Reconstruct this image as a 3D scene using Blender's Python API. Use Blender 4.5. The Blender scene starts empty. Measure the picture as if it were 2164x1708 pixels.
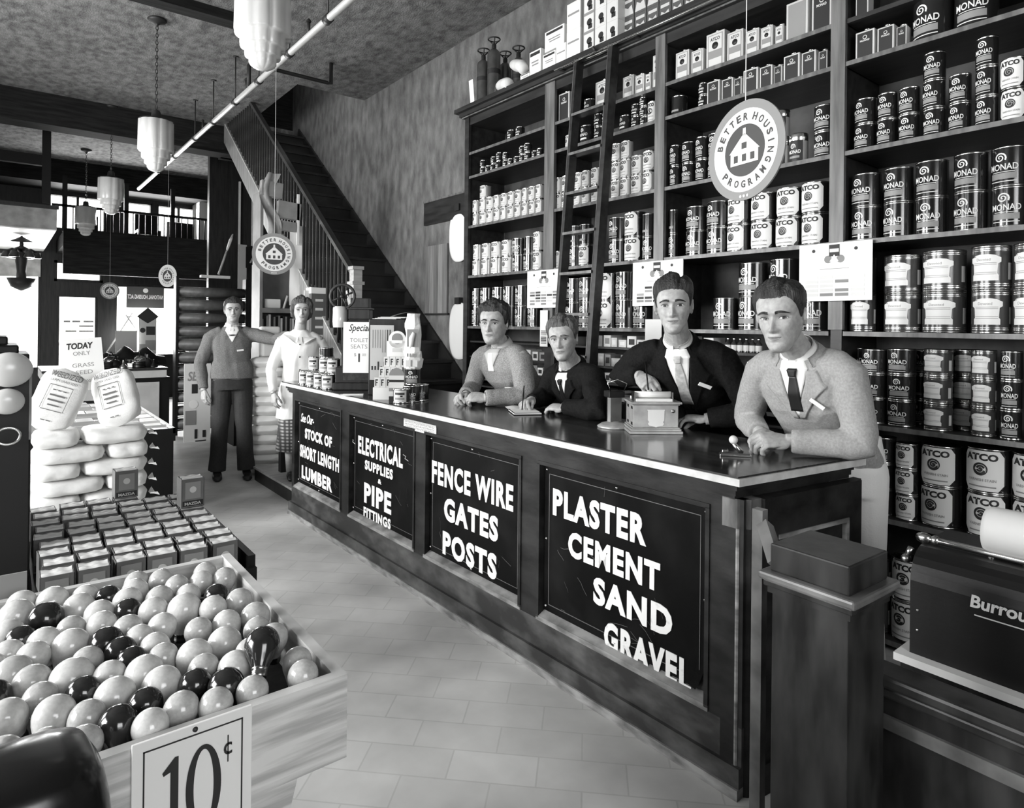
import bpy, bmesh, math, random
from mathutils import Vector, Matrix, noise
from mathutils.bvhtree import BVHTree
R = math.radians
rng = random.Random(7)
scene = bpy.context.scene
col = scene.collection

# ------------------------------------------------------------------ camera
IMG_W, IMG_H = 2164, 1708
FPX, YAW, CAMH, U0, V0, ROLL = 1363.0, R(38.4), 1.51, 1082.0, 685.6, R(0.6)
cam_data = bpy.data.cameras.new('camera')
cam = bpy.data.objects.new('camera', cam_data)
col.objects.link(cam)
cam_data.sensor_width = 36.0
cam_data.lens = 36.0 * FPX / IMG_W
cam_data.shift_y = -(IMG_H / 2 - V0) / IMG_W
cam_data.clip_start = 0.02
cam.matrix_world = (Matrix.Translation((0, 0, CAMH)) @ Matrix.Rotation(-YAW, 4, 'Z')
                    @ Matrix.Rotation(R(90), 4, 'X') @ Matrix.Rotation(ROLL, 4, 'Z'))
scene.camera = cam

# ------------------------------------------------------------------ world, lights, exposure
scene.view_settings.view_transform = 'Standard'
scene.view_settings.look = 'None'
scene.view_settings.exposure = 0.6
scene.view_settings.gamma = 1.0
world = bpy.data.worlds.new('overcast_sky')
scene.world = world
world.use_nodes = True
wb = world.node_tree.nodes['Background']
wb.inputs[0].default_value = (0.95, 0.97, 1.0, 1)
wb.inputs[1].default_value = 2.6

def area(name, loc, size, power, target, size_y=None, spread=180):
    d = bpy.data.lights.new(name, 'AREA')
    d.shape = 'RECTANGLE'
    d.size = size
    d.size_y = size_y or size
    d.energy = power
    d.spread = R(spread)
    o = bpy.data.objects.new(name, d)
    col.objects.link(o)
    o.location = loc
    o.rotation_euler = (Vector(target) - Vector(loc)).to_track_quat('-Z', 'Y').to_euler()
    o['kind'] = 'structure'
    return o

# daylight entering through the side display windows (left wall) and the street front
area('daylight_side_window', (-3.3, 2.4, 2.15), 2.4, 205, (2.4, 2.2, 1.3), 1.6)
area('daylight_side_window', (-3.3, 6.4, 2.2), 2.6, 300, (2.0, 4.2, 1.0), 1.9)
area('daylight_rear_window', (0.4, -2.3, 2.3), 1.8, 40, (2.2, 2.0, 1.2), 1.4)
area('daylight_street_window', (2.3, 14.75, 1.5), 1.2, 150, (1.7, 5.0, 0.8), 1.4)
area('daylight_street_window', (0.3, 14.7, 1.5), 0.9, 120, (1.2, 5.0, 0.8), 1.4)
area('daylight_mezzanine_window', (2.0, 14.75, 3.55), 2.4, 110, (1.8, 8.0, 4.6), 0.6)
area('daylight_stairwell', (2.9, 8.4, 6.0), 0.6, 14, (3.68, 8.2, 4.7), 1.6)  # added lamp inside the closed shaft, stands in for an upper window

# ------------------------------------------------------------------ photo measurement helpers
_s, _c, _sr, _cr = math.sin(YAW), math.cos(YAW), math.sin(ROLL), math.cos(ROLL)
def ray(u, v):
    xa = (u - U0) / FPX; ya = (V0 - v) / FPX
    a = xa * _cr - ya * _sr; b = xa * _sr + ya * _cr
    return Vector((_s + a * _c, _c - a * _s, b))
CAMP = Vector((0, 0, CAMH))
def atx(u, v, x): d = ray(u, v); return CAMP + d * (x / d.x)
def aty(u, v, y): d = ray(u, v); return CAMP + d * (y / d.y)
def atz(u, v, z): d = ray(u, v); return CAMP + d * ((z - CAMH) / d.z)
def atd(u, v, t): return CAMP + ray(u, v) * t

# ------------------------------------------------------------------ materials (grey tones of the photograph)
MATS = {}
def M(name, v, rough=0.5, metal=0.0, v2=None, scale=8.0, stretch=(1, 1, 1), detail=4.0, contrast=(0.35, 0.65),
      bump=0.0, bscale=None, spec=0.35, coat=0.0, emit=0.0, trans=0.0):
    if name in MATS: return MATS[name]
    m = bpy.data.materials.new(name); m.use_nodes = True
    nt = m.node_tree; b = nt.nodes['Principled BSDF']
    g = lambda q: (q, q, q * 0.985, 1)
    b.inputs['Base Color'].default_value = g(v)
    b.inputs['Roughness'].default_value = rough
    b.inputs['Metallic'].default_value = metal
    b.inputs['Specular IOR Level'].default_value = spec
    if coat: b.inputs['Coat Weight'].default_value = coat; b.inputs['Coat Roughness'].default_value = 0.12
    if trans: b.inputs['Transmission Weight'].default_value = trans
    if emit: b.inputs['Emission Color'].default_value = (1, 1, 0.98, 1); b.inputs['Emission Strength'].default_value = emit
    if v2 is not None or bump:
        tc = nt.nodes.new('ShaderNodeTexCoord'); mp = nt.nodes.new('ShaderNodeMapping')
        mp.inputs['Scale'].default_value = stretch
        nt.links.new(tc.outputs['Object'], mp.inputs[0])
        n = nt.nodes.new('ShaderNodeTexNoise'); n.inputs['Scale'].default_value = scale; n.inputs['Detail'].default_value = detail
        nt.links.new(mp.outputs[0], n.inputs['Vector'])
        if v2 is not None:
            r = nt.nodes.new('ShaderNodeValToRGB')
            r.color_ramp.elements[0].position, r.color_ramp.elements[1].position = contrast
            r.color_ramp.elements[0].color = g(v); r.color_ramp.elements[1].color = g(v2)
            nt.links.new(n.outputs[0], r.inputs[0]); nt.links.new(r.outputs[0], b.inputs['Base Color'])
        if bump:
            n2 = n
            if bscale:
                n2 = nt.nodes.new('ShaderNodeTexNoise'); n2.inputs['Scale'].default_value = bscale; n2.inputs['Detail'].default_value = 5
                nt.links.new(mp.outputs[0], n2.inputs['Vector'])
            bp = nt.nodes.new('ShaderNodeBump'); bp.inputs['Strength'].default_value = bump; bp.inputs['Distance'].default_value = 0.02
            nt.links.new(n2.outputs[0], bp.inputs['Height']); nt.links.new(bp.outputs[0], b.inputs['Normal'])
    MATS[name] = m
    return m

# ------------------------------------------------------------------ mesh builder
class MB:
    def __init__(self): self.v = []; self.f = []; self.m = []; self.mats = []; self.sm = []
    def mi(self, mat):
        if mat not in self.mats: self.mats.append(mat)
        return self.mats.index(mat)
    def add(self, verts, faces, mat, T=None, smooth=False):
        o = len(self.v); k = self.mi(mat)
        self.v += [(T @ Vector(p)) if T is not None else Vector(p) for p in verts]
        for f in faces:
            self.f.append([o + i for i in f]); self.m.append(k); self.sm.append(smooth)
        return self
    def box(self, x0, x1, y0, y1, z0, z1, mat, T=None, b=0.0):
        if b <= 0:
            vs = [(x, y, z) for z in (z0, z1) for y in (y0, y1) for x in (x0, x1)]
            fs = [(0, 2, 3, 1), (4, 5, 7, 6), (0, 1, 5, 4), (2, 6, 7, 3), (0, 4, 6, 2), (1, 3, 7, 5)]
            return self.add(vs, fs, mat, T)
        bm = bmesh.new(); bmesh.ops.create_cube(bm, size=1)
        bmesh.ops.scale(bm, vec=(x1 - x0, y1 - y0, z1 - z0), verts=bm.verts)
        bmesh.ops.translate(bm, vec=((x0 + x1) / 2, (y0 + y1) / 2, (z0 + z1) / 2), verts=bm.verts)
        bmesh.ops.bevel(bm, geom=list(bm.edges), offset=b, segments=2, affect='EDGES', profile=0.5)
        bm.verts.index_update()
        self.add([q.co.copy() for q in bm.verts], [[q.index for q in f.verts] for f in bm.faces], mat, T)
        bm.free(); return self
    def lathe(self, prof, mat, n=32, T=None, caps=True, smooth=True, rfun=None):
        vs = []; fs = []
        for (r, z) in prof:
            for i in range(n):
                a = 2 * math.pi * i / n; rr = r if rfun is None else rfun(r, z, a)
                vs.append((rr * math.cos(a), rr * math.sin(a), z))
        for j in range(len(prof) - 1):
            for i in range(n):
                i2 = (i + 1) % n
                fs.append((j * n + i, j * n + i2, (j + 1) * n + i2, (j + 1) * n + i))
        self.add(vs, fs, mat, T, smooth)
        if caps:
            for j, rev in ((0, True), (len(prof) - 1, False)):
                if prof[j][0] > 1e-4:
                    idx = list(range(n)); idx = idx[::-1] if rev else idx
                    self.add(vs[j * n:(j + 1) * n], [idx], mat, T)
        return self
    def tube(self, pts, rad, mat, n=8, T=None, caps=True, flat=1.0, up=None):
        pts = [Vector(p) for p in pts]
        rads = rad if isinstance(rad, (list, tuple)) else [rad] * len(pts)
        vs = []; fs = []; prev = Vector(up) if up else None
        for i, p in enumerate(pts):
            t = (pts[min(i + 1, len(pts) - 1)] - pts[max(i - 1, 0)]).normalized()
            if prev is None:
                prev = Vector((0, 0, 1)) if abs(t.z) < 0.9 else Vector((1, 0, 0))
            a = t.cross(prev)
            if a.length < 1e-5: a = t.orthogonal()
            a.normalize(); bb = a.cross(t).normalized(); prev = bb
            for k in range(n):
                w = 2 * math.pi * k / n
                vs.append(p + (a * math.cos(w) + bb * math.sin(w) * flat) * rads[i])
        for i in range(len(pts) - 1):
            for k in range(n):
                k2 = (k + 1) % n
                fs.append((i * n + k, i * n + k2, (i + 1) * n + k2, (i + 1) * n + k))
        if caps:
            fs.append(list(range(n))[::-1]); fs.append([(len(pts) - 1) * n + k for k in range(n)])
        return self.add(vs, fs, mat, T, n > 5)
    def prism(self, poly, z0, z1, mat, T=None):
        n = len(poly)
        vs = [(x, y, z0) for x, y in poly] + [(x, y, z1) for x, y in poly]
        fs = [list(range(n))[::-1], [n + i for i in range(n)]] + [(i, (i + 1) % n, n + (i + 1) % n, n + i) for i in range(n)]
        return self.add(vs, fs, mat, T)
    def sphere(self, c, r, mat, T=None, n=20, m=12, sc=(1, 1, 1)):
        pr = [(math.sin(math.pi * j / m) * 1.0, -math.cos(math.pi * j / m)) for j in range(m + 1)]
        S = Matrix.Translation(c) @ Matrix.Diagonal((r * sc[0], r * sc[1], r * sc[2], 1))
        return self.lathe(pr, mat, n, (T @ S) if T is not None else S, caps=False)
    def grid(self, P, nu, nv, mat, T=None, smooth=True, closed=False):
        vs = [P(i, j) for j in range(nv) for i in range(nu)]; fs = []
        for j in range(nv - 1):
            for i in range(nu if closed else nu - 1):
                i2 = (i + 1) % nu
                fs.append((j * nu + i, j * nu + i2, (j + 1) * nu + i2, (j + 1) * nu + i))
        return self.add(vs, fs, mat, T, smooth)
    def mesh(self, name):
        me = bpy.data.meshes.new(name)
        me.from_pydata([tuple(p) for p in self.v], [], self.f)
        for mt in self.mats: me.materials.append(mt)
        me.polygons.foreach_set('material_index', self.m)
        me.polygons.foreach_set('use_smooth', self.sm)
        me.update(); return me
    def obj(self, name, parent=None, T=None, label=None):
        o = bpy.data.objects.new(name, self.mesh(name)); col.objects.link(o)
        if parent is not None: o.parent = parent
        if T is not None: o.matrix_local = T
        if label: o['label'] = label
        return o

def TR(x=0, y=0, z=0, rz=0, rx=0, ry=0, s=1):
    return Matrix.Translation((x, y, z)) @ Matrix.Rotation(R(rz), 4, 'Z') @ Matrix.Rotation(R(ry), 4, 'Y') @ Matrix.Rotation(R(rx), 4, 'X') @ Matrix.Scale(s, 4)
def thing(name, label, cat, T=None, group=None):
    o = bpy.data.objects.new(name, None); col.objects.link(o); o.empty_display_size = 0.05
    if T is not None: o.matrix_world = T
    o['label'] = label; o['category'] = cat
    if group: o['group'] = group
    return o
def tag(o, label, cat, group=None):
    o['label'] = label; o['category'] = cat
    if group: o['group'] = group
    return o
def struct(mb, name, T=None):
    o = mb.obj(name, None, T); o['kind'] = 'structure'; return o
def dup(src, T, label, group=None):
    c = src.copy(); col.objects.link(c); c.matrix_world = T; c['label'] = label
    if group: c['group'] = group
    for ch in list(src.children):
        d = ch.copy(); col.objects.link(d); d.parent = c
        for g in list(ch.children):
            e = g.copy(); col.objects.link(e); e.parent = d
    return c

# text as geometry: returns (verts, faces) in the XY plane, fitted to a box
_tc = {}
def text_geo(s, bold=0.0, ext=0.0, shear=0.0, space=1.0):
    key = (s, bold, ext, shear, space)
    if key in _tc: return _tc[key]
    cu = bpy.data.curves.new('lettering', 'FONT'); cu.body = s; cu.size = 1; cu.offset = bold; cu.extrude = ext
    cu.shear = shear; cu.space_character = space; cu.resolution_u = 3; cu.fill_mode = 'BOTH' if ext else 'FRONT'
    ob = bpy.data.objects.new('lettering', cu); col.objects.link(ob)
    dg = bpy.context.evaluated_depsgraph_get(); dg.update()
    me = bpy.data.meshes.new_from_object(ob.evaluated_get(dg))
    vs = [v.co.copy() for v in me.vertices]; fs = [list(p.vertices) for p in me.polygons]
    bpy.data.objects.remove(ob); bpy.data.curves.remove(cu); bpy.data.meshes.remove(me)
    _tc[key] = (vs, fs); return _tc[key]
def fit_text(s, x0, x1, y0, y1, z=0.0, depth=0.0, **kw):
    vs, fs = text_geo(s, ext=0.02 if depth else 0.0, **kw)
    ax = min(v.x for v in vs); bx = max(v.x for v in vs); ay = min(v.y for v in vs); by = max(v.y for v in vs)
    out = []
    for v in vs:
        zz = z + (depth if v.z > 0.001 else 0.0)
        out.append(Vector((x0 + (v.x - ax) / (bx - ax) * (x1 - x0), y0 + (v.y - ay) / max(by - ay, 1e-6) * (y1 - y0), zz)))
    return out, fs
def wrap(vs, r, a0=0.0):
    # x along the arc, y up, z outward; a0 is the angle of x = 0 (0 faces -X); viewed from outside x runs to the right
    return [Vector((-(r + v.z) * math.cos(v.x / r + a0), -(r + v.z) * math.sin(v.x / r + a0) * 1.0, v.y)) for v in vs]
# ================================================================== ROOM
WX = 3.68; CE = 4.4; BY = 15.1
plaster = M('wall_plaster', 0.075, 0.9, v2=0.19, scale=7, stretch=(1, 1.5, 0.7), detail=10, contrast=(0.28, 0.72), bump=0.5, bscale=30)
ceilm = M('ceiling_plaster', 0.075, 0.95, v2=0.20, scale=9, stretch=(1.7, 1.0, 1), detail=12, contrast=(0.32, 0.66), bump=0.4, bscale=40)
dark = M('dark_stained_wood', 0.009, 0.42, v2=0.02, scale=6, stretch=(6, 6, 0.6), detail=6, bump=0.05)
beamm = M('beam_dark_wood', 0.010, 0.85, v2=0.02, scale=6, stretch=(0.6, 6, 6), spec=0.08)
darkh = M('dark_stained_wood_long', 0.018, 0.34, v2=0.045, scale=6, stretch=(6, 0.6, 6), detail=6, bump=0.05)
black = M('black_paint', 0.007, 0.45, spec=.2)
midw = M('grey_brown_wood', 0.16, 0.45, v2=0.26, scale=5, stretch=(8, 8, 0.7), detail=6, bump=0.04)
palew = M('pale_wood', 0.33, 0.55, v2=0.52, scale=4, stretch=(1.2, 9, 9), detail=6, contrast=(0.3, 0.7), bump=0.05)
white = M('white_paint', 0.78, 0.5)
paper = M('white_paper', 0.74, 0.7)
cream = M('cream_card', 0.6, 0.7)
ink = M('dark_ink', 0.02, 0.6)
inkg = M('grey_ink', 0.22, 0.7)
greyp = M('grey_paint', 0.3, 0.6)
steel = M('bright_steel', 0.62, 0.22, 1.0)
dsteel = M('dark_steel', 0.12, 0.35, 1.0)
brass = M('dull_brass', 0.36, 0.3, 1.0)
iron = M('black_iron', 0.02, 0.5)

def floor_mat():
    m = bpy.data.materials.new('floor_tiles'); m.use_nodes = True; nt = m.node_tree; b = nt.nodes['Principled BSDF']
    tc = nt.nodes.new('ShaderNodeTexCoord'); mp = nt.nodes.new('ShaderNodeMapping'); mp.inputs['Rotation'].default_value = (0, 0, R(45))
    nt.links.new(tc.outputs['Object'], mp.inputs[0])
    br = nt.nodes.new('ShaderNodeTexBrick'); br.inputs['Scale'].default_value = 1.0
    br.inputs['Brick Width'].default_value = 0.3; br.inputs['Row Height'].default_value = 0.15; br.inputs['Mortar Size'].default_value = 0.003
    br.inputs['Color1'].default_value = (0.50, 0.50, 0.49, 1); br.inputs['Color2'].default_value = (0.55, 0.55, 0.54, 1); br.inputs['Mortar'].default_value = (0.44, 0.44, 0.43, 1)
    nt.links.new(mp.outputs[0], br.inputs['Vector'])
    n = nt.nodes.new('ShaderNodeTexNoise'); n.inputs['Scale'].default_value = 2.5; n.inputs['Detail'].default_value = 8
    nt.links.new(tc.outputs['Object'], n.inputs['Vector'])
    r = nt.nodes.new('ShaderNodeValToRGB'); r.color_ramp.elements[0].position = 0.3; r.color_ramp.elements[1].position = 0.7
    r.color_ramp.elements[0].color = (0.72, 0.72, 0.72, 1); r.color_ramp.elements[1].color = (1.12, 1.12, 1.12, 1)
    nt.links.new(n.outputs[0], r.inputs[0])
    mx = nt.nodes.new('ShaderNodeMix'); mx.data_type = 'RGBA'; mx.blend_type = 'MULTIPLY'; mx.inputs[0].default_value = 1
    nt.links.new(br.outputs[0], mx.inputs[6]); nt.links.new(r.outputs[0], mx.inputs[7]); nt.links.new(mx.outputs[2], b.inputs['Base Color'])
    b.inputs['Roughness'].default_value = 0.55
    bp = nt.nodes.new('ShaderNodeBump'); bp.inputs['Strength'].default_value = 0.2; bp.inputs['Distance'].default_value = 0.005
    nt.links.new(br.outputs[1], bp.inputs['Height']); bp.invert = True; nt.links.new(bp.outputs[0], b.inputs['Normal'])
    return m
struct(MB().box(-3.8, WX + 0.2, -2.8, BY + 0.3, -0.12, 0, floor_mat()), 'floor')
# ceiling with the stairwell left open
c = MB()
c.box(-3.8, 2.80, -2.8, BY + 0.2, CE, CE + 0.2, ceilm)
c.box(2.80, WX + 0.2, -2.8, 7.78, CE, CE + 0.2, ceilm)
c.box(2.80, WX + 0.2, 10.4, BY + 0.2, CE, CE + 0.2, ceilm)
struct(c, 'ceiling')
struct(MB().box(WX, WX + 0.2, -2.8, BY + 0.2, 0, 6.6, plaster), 'wall_right')
# upper storey shaft over the stairs
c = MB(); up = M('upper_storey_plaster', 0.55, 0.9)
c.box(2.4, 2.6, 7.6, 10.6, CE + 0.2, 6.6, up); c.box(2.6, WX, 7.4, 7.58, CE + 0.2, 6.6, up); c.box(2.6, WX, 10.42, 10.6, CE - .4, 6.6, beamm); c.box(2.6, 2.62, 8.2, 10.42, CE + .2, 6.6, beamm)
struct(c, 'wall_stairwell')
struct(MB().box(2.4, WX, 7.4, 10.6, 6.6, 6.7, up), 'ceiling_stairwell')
# left wall with two large display windows (outside the picture, they let the daylight in)
c = MB()
WN = [(0.6, 3.9), (5.1, 8.2)]
ys = [-2.8] + [q for w in WN for q in w] + [BY + 0.2]
for k in range(0, len(ys), 2): c.box(-3.8, -3.6, ys[k], ys[k + 1], 0, CE, plaster)
for a, b_ in WN: c.box(-3.8, -3.6, a, b_, 0, 0.9, plaster); c.box(-3.8, -3.6, a, b_, 3.3, CE, plaster)
struct(c, 'wall_left')
# wall behind the camera with one window
c = MB()
for x0, x1, z0, z1 in ((-3.8, -0.6, 0, CE), (1.4, WX, 0, CE), (-0.6, 1.4, 0, 1.2), (-0.6, 1.4, 3.1, CE)): c.box(x0, x1, -2.8, -2.6, z0, z1, plaster)
struct(c, 'wall_rear')
glass = M('window_glass', 0.95, 0.02, trans=1.0)
def window(n, x0, x1, y0, y1, z0, z1, axis, bars=(2, 2), mat=dark):
    w = MB(); t = 0.03 if z0 > 3 else 0.05
    fr = []
    if axis == 'x':
        w.box(x0 - 0.03, x1 + 0.03, y0, y0 + t, z0, z1, mat); w.box(x0 - 0.03, x1 + 0.03, y1 - t, y1, z0, z1, mat)
        w.box(x0 - 0.03, x1 + 0.03, y0, y1, z0, z0 + t, mat); w.box(x0 - 0.03, x1 + 0.03, y0, y1, z1 - t, z1, mat)
        for k in range(1, bars[0]): yy = y0 + (y1 - y0) * k / bars[0]; w.box(x0, x1, yy - 0.02, yy + 0.02, z0, z1, mat)
    else:
        w.box(x0, x0 + t, y0 - 0.03, y1 + 0.03, z0, z1, mat); w.box(x1 - t, x1, y0 - 0.03, y1 + 0.03, z0, z1, mat)
        w.box(x0, x1, y0 - 0.03, y1 + 0.03, z0, z0 + t, mat); w.box(x0, x1, y0 - 0.03, y1 + 0.03, z1 - t, z1, mat)
        for k in range(1, bars[0]): xx = x0 + (x1 - x0) * k / bars[0]; w.box(xx - 0.02, xx + 0.02, y0, y1, z0, z1, mat)
    o = struct(w, 'window_%d' % n)
    g = MB()
    if axis == 'x': g.box((x0 + x1) / 2 - 0.004, (x0 + x1) / 2 + 0.004, y0 + t, y1 - t, z0 + t, z1 - t, glass)
    else: g.box(x0 + t, x1 - t, (y0 + y1) / 2 - 0.004, (y0 + y1) / 2 + 0.004, z0 + t, z1 - t, glass)
    g.obj('pane', o); return o
window(1, -3.75, -3.65, 0.6, 3.9, 0.9, 3.3, 'x', (3, 1)); window(2, -3.75, -3.65, 5.1, 8.2, 0.9, 3.3, 'x', (3, 1))
window(3, -0.6, 1.4, -2.75, -2.65, 1.2, 3.1, 'y', (2, 1))
# street front: wall with mezzanine windows, door with transom, display windows
BW = [(-3.4, 0.60, 0.55, 2.72), (0.84, 1.50, 0.15, 1.97), (0.79, 1.585, 2.245, 2.65), (1.78, 2.93, 0.75, 2.24),
      (0.70, 1.62, 3.25, 3.93), (1.93, 2.44, 3.25, 3.93), (2.53, 3.36, 3.25, 3.93)]
xs = sorted({-3.8, WX} | {q for w in BW for q in w[:2]}); zs = sorted({0, CE} | {q for w in BW for q in w[2:]})
c = MB()
for i in range(len(xs) - 1):
    for j in range(len(zs) - 1):
        xm = (xs[i] + xs[i + 1]) / 2; zm = (zs[j] + zs[j + 1]) / 2
        if not any(w[0] < xm < w[1] and w[2] < zm < w[3] for w in BW):
            c.box(xs[i], xs[i + 1], BY, BY + 0.2, zs[j], zs[j + 1], dark)
struct(c, 'wall_front')
skyb = M('overcast_street', 0.8, 1.0, emit=2.2)
struct(MB().box(-3.8, WX + 0.4, BY + 1.2, BY + 1.25, 0, 5.0, skyb), 'backdrop_street')
for k, (x0, x1, z0, z1) in enumerate(BW):
    nm = 4 + k
    if k == 1: continue
    window(nm, x0, x1, BY + 0.05, BY + 0.15, z0, z1, 'y', (3 if k == 0 else (2 if k in (4, 6) else 1), 1))
d = MB(); d.box(0.80, 0.88, BY + 0.02, BY + 0.1, 0, 2.05, dark); d.box(1.46, 1.54, BY + 0.02, BY + 0.1, 0, 2.05, dark)
d.box(0.88, 1.46, BY + 0.02, BY + 0.1, 0, 0.4, dark); d.box(0.88, 1.46, BY + 0.02, BY + 0.1, 1.95, 2.05, dark)
door = struct(d, 'door_1')
MB().box(0.88, 1.46, BY + 0.055, BY + 0.065, 0.4, 1.95, glass).obj('pane', door)
lt = MB()   # gilt lettering on the glass, seen from inside, so mirrored
def mirrored(s, x0, x1, z0, z1, y, mat, mb):
    vs, fs = fit_text(s, x1, x0, z0, z1, 0, bold=0.01)
    mb.add([(v.x, y, v.y) for v in vs], fs, mat)
for (x0, x1, z) in ((.95, 1.06, 1.46), (1.09, 1.22, 1.46), (1.27, 1.44, 1.46), (1.2, 1.44, 1.37), (.98, 1.16, 1.27), (1.20, 1.44, 1.27)): lt.box(x0, x1, BY + .05, BY + .052, z, z + .035, inkg)
lt.obj('glass_lettering', door)
lt = MB(); mirrored('5925', 0.99, 1.38, 2.4, 2.51, BY + 0.09, greyp, lt)
tag(lt.obj('house_number'), 'grey number painted on the glass transom above the door', 'sign')
# ceiling beams, the dark soffit and the mezzanine
struct(MB().box(-3.6, 2.80, 10.15, 10.5, 4.0, CE, beamm), 'trim_1')
struct(MB().box(-3.6, 1.75, 6.35, 6.52, 4.31, CE, beamm), 'trim_2')
struct(MB().box(-3.6, WX, 14.2, BY, 3.98, CE, beamm), 'trim_3')
c = MB(); c.box(0.82, WX, 13.4, BY, 2.78, 3.02, beamm); c.box(0.82, WX, 13.3, 13.42, 2.30, 3.06, beamm)
struct(c, 'floor_mezzanine')
def railing(x0, x1, y, z0, z1, step):
    r = MB(); r.box(x0, x1, y - 0.03, y + 0.03, z1 - 0.05, z1, black); r.box(x0, x1, y - 0.02, y + 0.02, z0, z0 + 0.05, black)
    return r
rt = thing('balustrade', 'dark wooden balustrade along the mezzanine before the upper windows', 'railing', TR(0, 13.4, 3.02))
r = MB(); r.box(0.66, 3.5, -0.03, 0.03, 0.42, 0.46, black); r.obj('handrail', rt)
for k in range(26):
    MB().box(-0.008, 0.008, -0.008, 0.008, 0.0, 0.42, black).obj('baluster', rt, TR(0.86 + k * 0.1, 0, 0))
for x in (0.84, 1.75, 2.5, 3.42): MB().box(-0.035, 0.035, -0.03, 0.03, 0.0, 0.95, black).obj('post', rt, TR(x, 0, 0))
# things standing on the mezzanine, dark against the windows
tag(MB().box(0.0, 0.5, 0, 0.4, 0, 0.45, black, b=0.02).obj('crate', None, TR(2.55, 14.2, 3.02)), 'dark crate on the mezzanine before the right upper window', 'crate')
tag(MB().box(0.0, 0.36, 0, 0.4, 0, 0.42, black, b=0.02).obj('crate', None, TR(1.05, 14.2, 3.02)), 'dark crate on the mezzanine before the left upper window', 'crate')
ch = thing('chair', 'dark chair on the mezzanine before the middle upper window', 'chair', TR(2.05, 14.2, 3.02))
MB().box(0, 0.4, 0, 0.4, 0.2, 0.25, black).obj('seat', ch); MB().box(0, 0.4, 0.36, 0.4, 0.25, 0.62, black).obj('backrest', ch)
for x in (0, 0.36):
    for y in (0, 0.36): MB().box(x, x + 0.04, y, y + 0.04, 0, 0.2, black).obj('leg', ch)
struct(MB().box(*(lambda a: (a.x - .05, a.x + .05, 11.15, 11.25, 3.14, CE))(aty(97, 460, 11.2)), black), 'trim_6')
struct(MB().box(-3.6, 0.5, 11.6, 11.7, 3.75, 3.9, black), 'trim_7')
# vestibule of the left display window: grey fascia and white soffit
c = MB(); fas = M('fascia_plaster', 0.2, 0.9, v2=0.34, scale=6)
c.box(-3.6, 0.62, 11.35, 11.5, 2.80, 3.09, fas); c.box(-3.6, 0.64, 11.3, 11.5, 3.09, 3.14, dark)
struct(c, 'trim_4'); 
struct(MB().box(-3.6, 0.62, 11.5, BY, 2.80, 2.86, white), 'ceiling_vestibule')
# dark partition closing off the space under the stairs and its white return by the windows
c = MB(); c.box(2.62, WX, 11.2, 11.32, 0, CE, dark)
struct(c, 'wall_partition')
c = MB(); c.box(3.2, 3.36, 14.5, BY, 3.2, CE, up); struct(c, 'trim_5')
# ================================================================== SALES COUNTER
CT = TR(1.83, 1.15, 0, rz=0.87); CTI = CT.inverted()
CZ = 1.035
def on_front(u, v, xl=0.04):
    d = CTI.to_3x3() @ ray(u, v); o = CTI @ CAMP
    t = (xl - o.x) / d.x; p = o + d * t
    return p.y, p.z
def on_top(u, v, z=CZ): return atz(u, v, z)
cwood = M('counter_dark_wood', 0.007, 0.4, spec=.2, v2=0.034, scale=4, stretch=(2, 1.2, 3), detail=8, contrast=(0.35, 0.8), bump=0.06, bscale=14)
ctop = M('counter_top_polished', 0.014, 0.16, spec=.5, v2=0.035, scale=5, stretch=(8, 0.8, 4), detail=8, bump=0.015)
cedge = M('worn_counter_edge', 0.42, 0.4, v2=0.6, scale=14)
cworn = M('worn_moulding', 0.11, 0.4, v2=0.3, scale=9, stretch=(1, 1, 3))
scuf = M('counter_scuffed_base', 0.02, 0.5, v2=0.11, scale=6, stretch=(2, 1, 2), detail=12, contrast=(0.42, 0.8))
counter = thing('sales_counter', 'long dark wooden sales counter with four lettered panels along its front', 'counter', CT)
# top: polished slab whose near end is cut at an angle, with a pale worn nosing
tp = MB()
poly = [(0, 0), (0.672, -0.102), (0.672, 4.03), (-0.005, 4.03)]
tp.prism(poly, CZ - 0.006, CZ, ctop); o = tp.obj('countertop', counter)
e = MB()
n0 = Vector((0, 0, 0)); 
e.prism([(-0.006, -0.008), (0.672, -0.111), (0.68, -0.10), (0.68, 4.036), (-0.011, 4.036)], CZ - 0.03, CZ - 0.0062, cedge); e.obj('nosing', counter)
# stepped moulding below the slab
b = MB()
for k, (dx, z0, z1) in enumerate(((0.012, 0.985, 1.004), (0.022, 0.965, 0.985), (0.03, 0.952, 0.965))):
    b.prism([(dx, 0.0 + dx), (0.65, -0.09 + dx), (0.65, 4.0 - dx), (dx, 4.0 - dx)], z0, z1, cwood)
b.obj('cornice_moulding', counter)
bd = MB()
bd.prism([(0.068, 0.075), (0.62, 0.0), (0.62, 3.90), (0.068, 3.90)], 0.02, 0.955, cwood); bd.obj('carcass', counter)
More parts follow.
